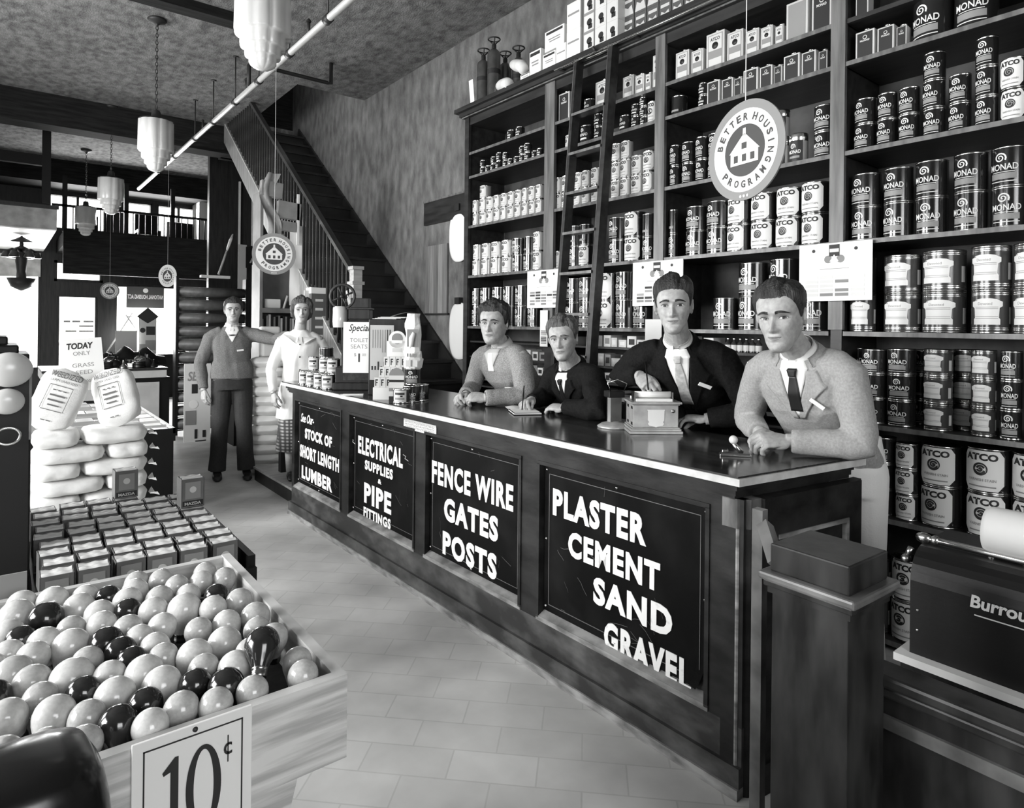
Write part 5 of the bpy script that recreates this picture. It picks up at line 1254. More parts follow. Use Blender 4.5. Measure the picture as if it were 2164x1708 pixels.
# ================================================================== SMALL STOCK IN THE LOW PIGEONHOLES
bot_g = M('bottle_glass_dark', 0.03, 0.08, spec=.7)
def bottle(T, r, h, label, group, lab=True):
    t = thing('bottle', label, 'bottle', T, group)
    m = MB(); m.lathe([(r, 0), (r, h * .58), (r * .8, h * .66), (r * .4, h * .74), (r * .36, h * .9)], bot_g, 16); m.obj('glass', t)
    m = MB(); m.lathe([(r * .5, h * .9), (r * .5, h), (0, h)], tin, 14, caps=False); m.obj('cap', t)
    if lab: m = MB(); m.lathe([(r * 1.02, h * .12), (r * 1.02, h * .5)], lab_c, 16, caps=False); m.obj('bottle_label', t)
LV = {1.362: 'upper', 1.228: 'second', 1.115: 'third', .98: 'fourth'}
for z_, us, r, h in ((1.362, (1539, 1552, 1565, 1578, 1591, 1604), .018, .085), (1.228, (1543, 1562, 1583), .026, .09), (1.115, (1548, 1572), .026, .085)):
    for k, u in enumerate(us): bottle(TR(SX + .06, atx(u, 700, SX + .06).y, z_ + .0005), r, h, 'small bottle, %s from left on the %s pigeonhole shelf of the middle bay' % (ORD[k], LV[z_]), 'bottles in the pigeonholes')
bx = [paper, lab_c, inkg, cream, lab_d, lab_g]; rg = random.Random(5)
for z_, lo_, hi_, bay in ((1.362, 1255, 1362, 'ladder bay'), (1.228, 1262, 1335, 'ladder bay'), (1.115, 1262, 1335, 'ladder bay'), (.98, 1262, 1345, 'ladder bay'), (1.362, 1418, 1500, 'middle bay'), (1.228, 1590, 1650, 'middle bay'), (1.228, 1418, 1500, 'middle bay'), (1.115, 1590, 1680, 'middle bay'), (1.362, 1170, 1210, 'ladder bay far end'), (1.228, 1085, 1140, 'far left bay'), (1.115, 1085, 1140, 'far left bay')):
    y = atx(lo_, 700, SX + .03).y; k = 0; ye = atx(hi_, 700, SX + .03).y
    while y > ye and k < 12:
        w = rg.uniform(.05, .085); h = rg.uniform(.05, .085); mt = rg.choice(bx)
        t = thing('carton', 'small carton, %s from left on the %s pigeonhole shelf of the %s' % (ORD[k], LV[z_], bay), 'box', TR(SX + .04, y - w / 2, z_ + .0005), 'small cartons in the pigeonholes')
        m = MB(); m.box(0, .12, -w / 2 + .002, w / 2 - .002, 0, h, mt, b=.001); m.obj('box', t)
        m = MB(); m.box(-.0008, 0, -w * .3, w * .3, h * .25, h * .75, rg.choice((ink, paper, inkg))); m.obj('printed_label', t)
        y -= w + rg.uniform(.001, .02); k += 1

# ================================================================== STOCK ON TOP OF THE SHELVING
TZ = 3.4205
def on_cor(u, x): return atx(u, 300, x).y
ext_m = M('extinguisher_copper', 0.2, 0.28, 0.9, v2=.3, scale=10)
for k, (u, x, h, l) in enumerate(((1020, 3.24, .36, 'leftmost fire extinguisher on top of the shelving'), (1042, 3.26, .42, 'tallest fire extinguisher on top of the shelving'), (1066, 3.42, .36, 'fire extinguisher at the back, mostly hidden behind the tallest one'), (1094, 3.44, .36, 'rightmost fire extinguisher, behind the paper rolls on the shelving'))):
    t = thing('fire_extinguisher', l, 'extinguisher', TR(x, on_cor(u, x), TZ), 'fire extinguishers on the shelving'); r = .056
    m = MB(); m.lathe([(r, 0), (r * 1.03, .01), (r, .02), (r, h - .05), (r * .9, h - .025), (r * .45, h), (r * .3, h + .005)], ext_m, 28); m.obj('cylinder', t)
    m = MB(); m.lathe([(.02, h), (.02, h + .035), (.012, h + .05)], iron, 14)
    m.tube([(.05 * math.cos(a), .05 * math.sin(a), h + .085) for a in [2 * math.pi * i / 24 for i in range(25)]], .006, iron, n=8, caps=False)
    for a in (0, 2.09, 4.19): m.tube([(.01 * math.cos(a), .01 * math.sin(a), h + .045), (.05 * math.cos(a), .05 * math.sin(a), h + .085)], .005, iron, n=6)
    m.obj('ring_handle', t)
    m = MB(); m.lathe([(r + .0008, h * .48), (r + .0008, h * .58)], ink, 28, caps=False); m.obj('band_label', t)
t = MB(); t.box(-.002, .002, -.03, .03, 0, .2, paper); tag(t.obj('card', None, TR(3.19, on_cor(998, 3.19), TZ, ry=-6)), 'white card propped at the left end of the shelving top', 'card')
wrapm = M('wrapping_paper', 0.55, 0.8, v2=.68, scale=8)
for k, (u, x, ax_, l) in enumerate(((1066, 3.22, 25, 'left paper wrapped roll on the shelving top'), (1096, 3.22, 28, 'right paper wrapped roll, slanting up on the shelving top'))):
    t = thing('paper_roll', l, 'roll', TR(x, on_cor(u, x), TZ + .05 + .085 * k, rz=70, rx=0)); m = MB(); m.tube([(-.11, 0, -.03 - .03 * k), (-.06, 0, -.01), (.06, 0, .02 + .02 * k), (.10, 0, .03 + .03 * k), (.15, 0, .04 + .04 * k)], [.040, .048, .048, .044, .036], wrapm, n=16); m.obj('wrapped_bundle', t)
def carton(u0, u1, x, z0, hh, mat, label, art=1, d=.14):
    y1, y0 = on_cor(u0, x), on_cor(u1, x); w = y1 - y0
    t = thing('carton', label, 'box', TR(x, (y0 + y1) / 2, z0), 'cartons on top of the shelving'); m = MB(); m.box(0, d, -w / 2 + .001, w / 2 - .001, 0, hh, mat, b=.002); m.obj('box', t)
    m = MB()
    if art == 1: m.box(-.001, 0, -w * .42, w * .42, hh * .80, hh * .93, ink); m.box(-.001, 0, -w * .3, w * .25, hh * .4, hh * .46, inkg); m.box(-.001, 0, -w * .3, w * .3, hh * .52, hh * .58, inkg)
    elif art == 2: m.box(-.001, 0, -w * .42, w * .42, hh * .08, hh * .92, cream); m.lathe([(w * .22, 0), (w * .22, .0008)], ink, 16, TR(-.001, -w * .05, hh * .52, ry=-90)); m.box(-.0018, 0, -w * .3, w * .05, hh * .15, hh * .4, ink)
    elif art == 3:
        m.add([(-.001, -w * .45, hh * .1), (-.001, w * .45, hh * .1), (-.001, w * .3, hh * .55), (-.001, 0, hh * .42), (-.001, -w * .3, hh * .55)], [(0, 1, 2, 3, 4)], lab_c); m.box(-.001, 0, -w * .36, w * .36, hh * .7, hh * .84, lab_c)
    elif art == 4: m.box(-.001, 0, -w * .4, w * .4, hh * .55, hh * .62, inkg)
    if art: m.obj('printed_front', t)
    return t
carton(1098, 1119, 3.19, TZ, .05, paper, 'low white carton before the right paper roll on the shelving', 1)
carton(1117, 1141, 3.19, TZ, .19, paper, 'upright white carton right of the paper rolls', 1)
carton(1145, 1172, 3.19, TZ, .12, paper, 'lower left white carton of the small pile on the shelving top', 1)
carton(1173, 1194, 3.19, TZ, .14, paper, 'lower right white carton of the small pile on the shelving top', 4)
carton(1149, 1190, 3.20, TZ + .141, .15, paper, 'white carton with black band lying on the small pile', 1)
carton(1195, 1224, 3.19, TZ, .20, paper, 'lower carton of the tall white pair on the shelving top', 4)
carton(1195, 1224, 3.19, TZ + .2005, .2, cream, 'upper carton of the tall white pair on the shelving top', 4)
for j in range(4):
    for i in range(3): carton(1230 + 24.5 * i, 1254 + 24.5 * i, 3.19, TZ + .1305 * j, .13, lab_g if i == 0 else cream, 'carton with dark disc, %s from left, %s layer up, atop the shelving' % (ORD[i], ORD[j]), 2)
cream_g = M('carton_grey_print', .09, .6)
for j in range(3):
    for i in range(6): carton(1312 + 26 * i, 1337 + 26 * i, 3.26, TZ + .1405 * j, .14, cream_g, 'dark carton with pale scalloped print, %s column from left, %s layer' % (ORD[i], ORD[j]), 3)

# ================================================================== THINGS ON THE PLASTER WALL BESIDE THE SHELVING
X_ = WX - .004
def wallbox(u0, v0, u1, v1, th, mat, name, label, cat, mb=None):
    a = atx(u0, v0, X_); b = atx(u1, v1, X_); m = mb or MB(); m.box(X_ - th, X_, min(a.y, b.y), max(a.y, b.y), min(a.z, b.z), max(a.z, b.z), mat); return m, a, b
t = thing('wall_rail', 'dark board fixed high on the plaster wall beside the shelving', 'shelf', TR(0, 0, 0))
m, a, b = wallbox(901, 428, 992, 458, .03, shw, '', '', ''); m.obj('board', t)
m = MB(); m.box(X_ - .04, X_ - .03, b.y, a.y, max(a.z, b.z) - .02, max(a.z, b.z), shp); m.obj('moulding', t)
sb_ = thing('sample_board', 'board of wood grain samples hanging on the plaster wall', 'board', TR(0, 0, 0))
a = atx(903, 522, X_); b = atx(947, 662, X_); n = 5
for k in range(n):
    y0 = a.y + (b.y - a.y) * k / n; y1 = a.y + (b.y - a.y) * (k + 1) / n
    MB().box(X_ - .02, X_, y1 + .002, y0, b.z, a.z, M('sample_%d' % k, (.12, .17, .1, .2, .14)[k], .5, v2=(.2, .24, .16, .26, .2)[k], scale=5, stretch=(1, 8, .6))).obj('sample_strip', sb_)
MB().box(X_ - .022, X_, b.y - .02, a.y + .01, b.z - .02, b.z, shw).obj('ledge', sb_)
seatw = M('white_lacquer', .8, .2)
for k, (va, vb, l) in enumerate(((447, 552, 'upper white toilet seat hanging on the wall at the shelf end'), (640, 762, 'lower white toilet seat hanging on the wall at the shelf end'))):
    a = atx(953, va, X_); b = atx(990, vb, X_); t = thing('toilet_seat', l, 'toilet seat', TR(X_, 0, 0)); W_ = .36; yc = a.y - W_ / 2; zc = (a.z + b.z) / 2; hh = (a.z - b.z) / 2
    m = MB(); n = 40
    def P(i, j):
        w = 2 * math.pi * i / n; R1 = (0, .35, .7, .9, .98, 1, .98, .9, 0)[j]
        sy = math.copysign(abs(math.cos(w)) ** .75, math.cos(w)); sz = math.copysign(abs(math.sin(w)) ** .75, math.sin(w))
        return Vector(((-.034, -.034, -.032, -.028, -.022, -.014, -.006, -.001, -.001)[j], yc + W_ / 2 * sy * R1, zc + hh * sz * R1))
    m.grid(P, n, 9, seatw, closed=True); m.obj('seat_ring', t)
    m = MB(); m.box(-.05, 0, yc - .04, yc + .04, zc + hh - .02, zc + hh + .05, iron); m.obj('hinge_bracket', t)
# ================================================================== THINGS ON THE COUNTER
def spot(u, v, z=CZ): return atz(u, v, z)
def board(T, w, h, th, mat, name, label, cat, lines=(), frame_=None, back=None):
    """upright card in the local XZ plane facing -Y"""
    t = thing(name, label, cat, T); m = MB(); m.box(-w / 2, w / 2, 0, th, 0, h, mat); m.obj('card', t)
    if lines or frame_:
        m = MB()
        for (s_, x0, x1, z0, z1, mt, kw) in lines:
            vs, fs = fit_text(s_, x0, x1, z0, z1, 0, **kw); m.add([(v.x, -.0008, v.y) for v in vs], fs, mt)
        if frame_:
            i, tt, mt = frame_
            for q in ((-w / 2 + i, w / 2 - i, i, i + tt), (-w / 2 + i, w / 2 - i, h - i - tt, h - i), (-w / 2 + i, -w / 2 + i + tt, i, h - i), (w / 2 - i - tt, w / 2 - i, i, h - i)): m.box(q[0], q[1], -.0008, 0, q[2], q[3], mt)
        m.obj('lettering', t)
    return t
# cans stacked at the far end
smc = 0.047
pl = [(633, 812, 0), (648, 815, 0), (664, 819, 0), (681, 822, 0), (697, 820, 0)]
for k, (u, v, _) in enumerate(pl):
    a = spot(u, v + 1); put_can('P', .048, .105, TR(a.x + .05, a.y + .02, CZ + .0005, rz=55), 'small striped can, %s from left in the bottom row on the far counter end' % ORD[k], 'small cans stacked on the far counter end')
for k, (u, v) in enumerate(((650, 813), (673, 818), (690, 820))):
    a = spot(u, v); put_can('P', .048, .105, TR(a.x + .06, a.y + .02, CZ + .107, rz=50), 'small striped can, %s from left in the upper row on the far counter end' % ORD[k], 'small cans stacked on the far counter end')
a = spot(672, 818); put_can('D', .05, .075, TR(a.x + .07, a.y + .02, CZ + .2135), 'flat dark can on top of the can stack at the far counter end', 'small cans stacked on the far counter end')
# mill with hand wheel
a = spot(740, 826); g = thing('hand_mill', 'tall dark hand mill with a spoked wheel standing on the counter', 'mill', TR(a.x + .12, a.y + .10, CZ + .0005, rz=-35))
m = MB(); m.box(-.17, .17, -.12, .12, 0, .05, dark, b=.006); m.box(-.155, .155, -.105, .105, .05, .16, dark, b=.004); m.box(-.10, .10, -.107, -.105, .07, .14, darkh); m.obj('base', g)
m = MB(); m.prism([(-.115, -.09), (.115, -.09), (.115, .09), (-.115, .09)], .16, .42, dark); 
m.add([(-.115, -.09, .42), (.115, -.09, .42), (.115, .09, .42), (-.115, .09, .42), (-.07, -.06, .50), (.07, -.06, .50), (.07, .06, .50), (-.07, .06, .50)], [(0, 1, 5, 4), (1, 2, 6, 5), (2, 3, 7, 6), (3, 0, 4, 7), (4, 5, 6, 7)], dark)
m.box(-.075, .075, -.065, .065, .50, .57, dark, b=.004); m.box(-.085, .085, -.072, .072, .57, .58, dark); m.box(-.065, .065, -.055, .055, .58, .65, dark, b=.004); m.obj('body', g)
m = MB(); wt = Matrix.Translation((-.12, -.05, .66))
m.tube([wt @ Vector((.01 * math.sin(w * 3) * 0, 0, 0)) + Vector((.085 * math.cos(w), 0, .085 * math.sin(w))) for w in [2 * math.pi * i / 28 for i in range(29)]], .011, iron, n=8, caps=False)
for k in range(4): w = k * math.pi / 2 + .4; m.tube([wt @ Vector((.0, 0, 0)), wt @ Vector((.083 * math.cos(w), 0, .083 * math.sin(w)))], .007, iron, n=6)
m.tube([wt @ Vector((0, -.03, 0)), wt @ Vector((0, .12, 0))], .013, iron, n=10); m.obj('hand_wheel', g)
m = MB(); m.lathe([(.045, .46), (.05, .5), (.048, .60), (.035, .61)], M('jar_glass', .5, .1, v2=.6, spec=.7), 20, TR(-.14, -.04, -.02)); m.obj('glass_hopper', g)
# special toilet seats card
a = spot(717, 829); b = spot(763, 836)
T = Matrix.Translation((a.x + .055, a.y - .16, CZ + .14)) @ Matrix.Rotation(R(-37), 4, 'Z')
w_, h_ = .19, .34
board(T, w_, h_, .003, paper, 'price_card', 'white price card for toilet seats standing before the dark mill', 'card',
      [('Special', -.058, .085, .265, .325, ink, dict(shear=.35, bold=.01)), ('TOILET', -.05, .07, .205, .232, inkg, {}), ('SEATS', -.045, .065, .162, .190, inkg, {}), ('$', -.022, -.008, .108, .132, inkg, {}), ('1', .006, .017, .072, .130, ink, dict(bold=.0)), ('00', .032, .056, .112, .130, inkg, {})])
# dark upright display case with striped card, papers on top
a = spot(790, 838)
cs = thing('display_case', 'upright dark case with a tall striped card on its front', 'case', TR(a.x + .10, a.y + .03, CZ + .0005, rz=-37))
m = MB(); m.box(-.115, .12, 0, .20, 0, .50, dark, b=.004); m.obj('cabinet', cs)
m = MB(); m.box(-.105, .05, -.004, 0, .10, .46, M('card_grey', .42, .7)); m.obj('card', cs)
m = MB()
for k in range(8): x = -.09 + k * .016; m.box(x, x + .006, -.0052, -.004, .28 + (.03 if k < 4 else 0) - .015 * (k > 5), .43, inkg if k < 6 else ink)
[m.box(-.095 + .02 * q, -.085 + .02 * q, -.0052, -.004, .165, .19 + .03 * (q in (2, 4)), ink) for q in range(7)]; m.obj('printed_stripes', cs)
pp_ = thing('paper_pile', 'loose white papers lying on top of the upright display case', 'papers', TR(a.x + .10, a.y + .03, CZ + .501, rz=-37))
for k in range(4): m = MB(); m.box(-.10 + .02 * k, .06 + .03 * k, .02, .17, .004 * k, .004 * k + .003, paper); m.obj('sheet', pp_, TR(rz=4 * k - 5))
m = MB(); m.grid(lambda i, j: Vector((.02 + .16 * i / 7, .03 + .1 * j / 4, .018 + .03 * math.sin(i / 7 * 1.9))), 8, 5, paper); m.obj('sheet', pp_)
# stepped arch-topped carton display
a = spot(800, 842)
ad = thing('carton_display', 'white arch topped display carton stepped with small boxes', 'display', TR(a.x + .03, a.y - .05, CZ + .0005, rz=-37))
m = MB(); m.box(-.075, .075, -.06, .08, 0, .075, paper); m.box(-.015, .11, .082, .086, 0, .36, paper); m.lathe([(.055, 0), (.055, .004)], paper, 28, TR(.05, .086, .37, rx=90)); m.obj('stand', ad)
m = MB(); m.lathe([(.035, 0), (.035, .001)], inkg, 24, TR(.05, .0815, .375, rx=90)); m.box(.015, .085, .080, .082, .345, .365, paper); m.box(.02, .08, .080, .082, .29, .315, lab_c); m.obj('printed_arch', ad)
sm = M('small_box_print', .62, .6)
bx0 = None
for r_ in range(3):
    for k in range(4 if r_ else 3):
        x = -.068 + .036 * k + .022 * r_; y = -.05 + .04 * r_; z = .0755 + .062 * r_
        lab = 'little packet, %s from left in the %s row of the arch topped display' % (ORD[k], ('front', 'middle', 'back')[r_])
        if bx0 is None:
            bx0 = thing('packet', lab, 'packet', ad.matrix_world @ TR(x, y, z), 'packets in the arch topped display'); m = MB(); m.box(0, .034, 0, .038, 0, .061, sm); m.obj('box', bx0); m = MB(); m.box(.006, .012, -.0008, 0, .01, .05, ink); m.box(.012, .022, -.0008, 0, .042, .05, ink); m.box(.012, .020, -.0008, 0, .027, .034, ink); m.obj('printed_front', bx0)
        else: dup(bx0, ad.matrix_world @ TR(x, y, z), lab)
        if r_: pass
m = MB(); m.box(-.05, .095, -.012, .08, .0752, .137, paper); m.box(-.03, .11, .028, .08, .1375, .199, paper); m.obj('step', ad)
# round card sign and banded tins with a leaflet tower
a = spot(823, 850)
rc = thing('round_card', 'half round banded card standing before the cans on the counter', 'card', TR(a.x + .03, a.y - .03, CZ + .0005, rz=-37))
m = MB()
for k, (z0, z1, mt) in enumerate(((0, .035, ink), (.035, .065, cream), (.065, .085, inkg), (.085, .12, cream), (.12, .135, ink), (.135, .16, cream))): m.box(-.045, .045, 0, .004, z0, z1, mt)
m.prism([(.045 * math.cos(w), .045 * math.sin(w)) for w in [math.pi * i / 16 for i in range(17)]], 0, .004, inkg, Matrix.Translation((0, .004, .16)) @ Matrix.Rotation(R(90), 4, 'X')); m.obj('card', rc)
for k, (u, v, kd, r_, h_) in enumerate(((838, 853, 'P', .05, .085), (858, 851, 'M', .055, .1), (879, 848, 'M', .05, .1))):
    a = spot(u, v); put_can(kd, r_, h_, TR(a.x + .045, a.y + .02, CZ + .0005, rz=45), '%s can of the three at the leaflet tower on the counter' % ('left pale', 'middle', 'right')[k], 'cans under the leaflet tower')
    if k == 1: tw = Vector((a.x + .055, a.y + .02, 0))
put_can('M', .05, .1, TR(tw.x + .012, tw.y + .02, CZ + .103, rz=50), 'dark spiral can carrying the leaflet tower on the counter', 'cans under the leaflet tower')
lf = thing('leaflet_tower', 'tall tower of folded white advertising leaflets with a printed figure', 'leaflets', TR(tw.x + .012, tw.y + .02, CZ + .204, rz=-37))
m = MB(); prof = [(.055, 0), (.06, .055), (.052, .06), (.056, .10), (.05, .105), (.046, .20), (.05, .25), (.048, .27), (.038, .31), (.04, .33)]
m.lathe(prof, paper, 10, smooth=False, rfun=lambda r, z, w: r * (1 + .10 * math.sin(w * 3 + z * 40))); m.obj('folded_leaflets', lf)
m = MB(); m.box(-.035, .035, -.064, -.0625, .01, .05, cream); [m.box(-.028 + .016 * q, -.018 + .016 * q, -.0655, -.064, .07, .09, inkg) for q in range(4)]; m.box(-.006, .004, -.0655, -.064, .012, .05, inkg)
m.box(-.03, .035, -.055, -.053, .13, .235, inkg); m.tube([(-.005, -.057, .13), (-.002, -.058, .18), (.012, -.058, .215)], [.012, .016, .01], paper, n=8); m.obj('printed_figure', lf)
a = spot(738, 836); t = thing('folder', 'white folded paper lying on the counter before the mill', 'papers', TR(a.x, a.y, CZ + .0005, rz=-30)); m = MB(); m.box(-.06, .09, -.02, .05, 0, .004, paper); m.box(-.04, .09, -.024, .02, .004, .009, paper); m.obj('sheet', t)
# order pad of the youth
a = spot(1110, 870); pd = thing('order_pad', 'open order pad on the counter before the writing youth', 'pad', TR(a.x - .01, a.y - .02, CZ + .0005, rz=-28))
m = MB(); m.box(-.09, .06, -.12, .055, 0, .004, black); m.box(-.088, .058, -.118, .053, .004, .010, paper); m.box(-.09, .06, -.12, .055, .010, .0115, black); m.box(-.082, .054, -.112, .05, .0115, .0125, paper); m.obj('pad', pd)
m = MB(); m.grid(lambda i, j: Vector((-.085 + .14 * i / 7, .06 + .13 * j / 5, .006 + .006 * math.sin(i * .6))), 8, 6, paper); m.obj('turned_leaf', pd)
# register with shield plate under the hand of the dark suited man
rgm = M('register_bronze', .24, .35, .25, v2=.36, scale=14); shm = M('shield_bright', .6, .35, .3)
a = spot(1322, 917); b = spot(1430, 917); rgc = (a + b) / 2
rg_ = thing('autographic_register', 'metal writing register with a shield plate standing on the counter', 'register', TR(rgc.x + .062, rgc.y + .05, CZ + .0005, rz=-37))
m = MB(); W_ = .105
for (w, z0, z1) in ((W_ + .012, 0, .012), (W_ + .006, .012, .022), (W_, .022, .028), (W_ - .006, .028, .125), (W_, .125, .131), (W_ + .008, .131, .14)): m.box(-w, w, -w * .82, w * .82, z0, z1, rgm, b=.002)
m.obj('case', rg_)
m = MB(); sh = [(-.036, .045), (-.03, .052), (-.036, .06), (-.036, .10), (-.04, .106), (.04, .106), (.036, .10), (.036, .06), (.03, .052), (.036, .045), (.03, .036), (.006, .032), (0, .028), (-.006, .032), (-.03, .036)]
yf = -(W_ - .006) * .82
m.add([(x, yf - .003, z) for x, z in sh] + [(x, yf + .002, z) for x, z in sh], [list(range(15))] + [(i, 15 + i, 15 + (i + 1) % 15, (i + 1) % 15) for i in range(15)], shm); m.obj('shield_plate', rg_)
m = MB(); m.lathe([(.008, 0), (.008, .003), (0, .004)], steel, 14, Matrix.Translation((.075, yf, .10)) @ Matrix.Rotation(R(90), 4, 'X')); m.obj('lock', rg_)
m = MB(); m.box(-.085, .075, -.07, .06, .1405, .152, paper); m.tube([(-.085, -.035, .168), (.075, -.035, .168)], .014, paper, n=14); m.obj('paper_roll', rg_)
m = MB(); m.box(-.092, -.086, -.06, .0, .14, .18, dsteel); m.box(.076, .082, -.06, .0, .14, .18, dsteel); m.obj('bracket', rg_)
for (x0, z0) in ((-1, .035), (-1, .105)): m = MB(); m.box(-(W_ - .005), -(W_ - .0065), -.06, -.03, z0, z0 + .012, black); m.box(-(W_ - .005), -(W_ - .0065), .02, .05, z0, z0 + .012, black); m.obj('slot', rg_)
ph = thing('desk_stand', 'dark metal stand with wire frame just left of the register', 'stand', TR(rgc.x + .0, rgc.y + .22, CZ + .0005, rz=-20))
m = MB(); m.lathe([(.075, 0), (.078, .006), (.06, .018), (.03, .026), (.024, .03)], rgm, 32); m.obj('round_foot', ph)
m = MB(); m.prism([(-.028, -.02), (.028, -.02), (.034, .0), (.028, .02), (-.028, .02), (-.034, 0)], .028, .14, dsteel); m.box(-.04, .04, -.03, .03, .14, .17, black, b=.004); m.obj('column', ph)
m = MB(); m.tube([(-.03, -.02, .17), (-.05, -.03, .21), (.0, -.03, .225), (.05, -.03, .205), (.04, -.02, .17)], .0028, steel, n=6); m.tube([(.04, 0, .16), (.075, .0, .10), (.07, 0, .03)], .0028, steel, n=6); m.obj('wire_frame', ph)
# hand stamp under the hands of the man in the pale suit
a = spot(1560, 963); hs = thing('hand_stamp', 'small bright metal hand stamp under the clasped hands of the pale suited man', 'stamp', TR(a.x - .01, a.y - .0, CZ + .0005, rz=-52))
m = MB(); m.box(-.06, .05, -.022, .022, 0, .006, steel, b=.001); m.box(-.055, .045, -.016, .016, .006, .012, dsteel); m.obj('base_plate', hs)
m = MB(); m.box(-.052, -.03, -.014, .014, .012, .022, steel, b=.002); m.tube([(.02, 0, .012), (.0, 0, .03), (-.01, 0, .045)], [.010, .009, .008], steel, n=10); m.sphere((-.012, 0, .058), .016, M('ivory_knob', .6, .3), n=14, m=8); m.obj('lever', hs)
# ================================================================== LEFT FOREGROUND: TRAY OF BULBS
pine = M('tray_pine', .38, .55, v2=.62, scale=4.5, stretch=(1.0, 1.0, 14), detail=8, contrast=(.4, .62), bump=.03)
BXR, BYF, BYB, BZT = .477, 1.052, 1.79, .90
tr = thing('wooden_tray', 'pale wooden tray on a stand heaped with light bulbs', 'tray', TR(0, 0, 0)); th = .02; BZB = .755
m = MB(); m.box(-.30, BXR, BYF, BYF + th, BZB, BZT, pine); m.obj('front_board', tr)
m = MB(); m.box(BXR - th, BXR, BYF + th, BYB, BZB, BZT, pine); m.obj('side_board', tr)
m = MB(); m.box(-.30, -.30 + th, BYF + th, BYB, BZB, BZT, pine); m.obj('side_board', tr)
m = MB(); m.box(-.30, BXR, BYB - th, BYB, BZB, BZT - .002, pine); m.obj('back_board', tr)
m = MB(); m.box(-.28, BXR - th, BYF + th, BYB - th, BZB, BZB + .05, dark); m.obj('bottom_board', tr)
sd = thing('tray_stand', 'stand with a pale apron carrying the tray of bulbs', 'stand', TR(0, 0, 0))
m = MB(); m.prism([(-.28, 0), (-.28, -.13), (.33, -.13), (.385, -.06), (.40, 0)], 0, .018, pine, Matrix.Translation((0, BYF + .035, BZB - .001)) @ Matrix.Rotation(R(90), 4, 'X')); m.obj('apron', sd)
for x in (-.22, .34):
    for y in (BYF + .06, BYB - .08): m = MB(); m.box(x, x + .05, y, y + .05, 0, BZB - .001, dark); m.obj('leg', sd)
m = MB(); m.box(-.22, .39, BYF + .06, BYB - .03, .2, .22, dark); m.obj('lower_shelf', sd)
frost = M('frosted_bulb_glass', .52, .14, v2=.60, scale=5, spec=.55); frost2 = M('frosted_bulb_glass_dim', .40, .13, v2=.48, scale=5, spec=.55); blk = M('dark_bulb_glass', .018, .12, spec=.6)
bas = M('bulb_base_brass', .3, .25, 1.0)
def bulb_parts(gm):
    g = MB(); g.lathe([(0, 1.0), (.2, .98), (.4, .917), (.588, .809), (.75, .66), (.87, .49), (.951, .309), (1, 0), (.975, -.22), (.89, -.5), (.75, -.78), (.60, -1.05), (.49, -1.28), (.45, -1.42)], gm, 32, caps=False)
    b = MB(); b.lathe([(.46, -1.36), (.47, -1.5), (.43, -1.54), (.46, -1.6), (.42, -1.66), (.46, -1.72), (.42, -1.78), (.44, -1.84), (.3, -1.95), (.15, -2.0), (0, -2.02)], bas, 18, caps=False)
    return g.mesh('glass_globe'), b.mesh('screw_base')
BM = {0: bulb_parts(frost), 1: bulb_parts(blk), 2: bulb_parts(frost2)}
BL = [(140,335,80,0),(305,345,88,0),(535,320,75,0),(630,322,66,1),(470,385,88,0),(100,432,98,0),(280,447,98,1),(822,232,68,2),(808,285,76,0),(970,222,72,2),(1082,252,65,2),(1232,188,70,2),(1222,218,62,0),(1325,212,60,2),(770,352,84,0),(960,332,80,2),(1132,312,60,0),(612,420,84,0),(800,398,75,1),(905,402,84,0),(1302,312,62,1),(1288,388,80,0),(1430,350,80,2),(1085,395,98,0),(440,512,72,2),(600,492,86,0),(770,512,85,2),(958,508,84,0),(1200,522,80,2),(1362,482,84,0),(1532,440,88,2),(115,572,50,1),(272,600,94,0),(420,622,104,0),(602,602,98,1),(790,600,80,0),(920,632,88,0),(690,672,92,1),(792,704,80,1),(1342,602,100,0),(1122,682,104,0),(1502,652,84,2),(1642,562,86,2),(212,682,94,0),(60,672,80,0),(112,772,108,2),(242,812,104,2),(430,782,124,0),(532,742,72,2),(652,802,94,0),(872,792,112,0),(980,692,80,2),(1222,762,84,2),(1402,762,104,0),(1612,748,95,1),(1782,722,88,2),(538,842,60,1),(690,922,118,0),(985,868,114,0),(1182,852,80,1),(1296,888,108,1),(1492,892,94,2),(1862,832,80,2),(82,1022,112,0),(332,1032,118,0),(522,1042,94,2),(250,922,70,2),(712,1082,112,1),(1085,1002,104,2),(880,952,72,1),(922,1122,104,0),(1362,1012,90,2),(500,1180,108,2),(282,1222,85,2),(80,1262,104,0),(1550,522,60,2),(60,540,70,0),(0,760,90,0),(10,900,60,1)]
rb = random.Random(11); bl = []
for (x, y, r, kd) in BL:
    u, v = x / 2.847, 1150 + y / 2.847; rp = r / 2.847
    z = .905
    for _ in range(3):
        P_ = atz(u, v, z); D = P_.x * _s + P_.y * _c; rad = rp * D / FPX
        z = BZT - .012 + (.020 if rad > .036 else .012) * (.4 + .6 * rb.random() if _ == 0 else .7)
    rad = max(.026, min(.042, rad * .98)); P_ = atz(u, v, z)
    P_.x = max(-.27 + rad, min(BXR - th - rad, P_.x)); P_.y = max(BYF + th + rad, min(BYB - th - rad, P_.y)); bl.append([P_, rad, kd, y])
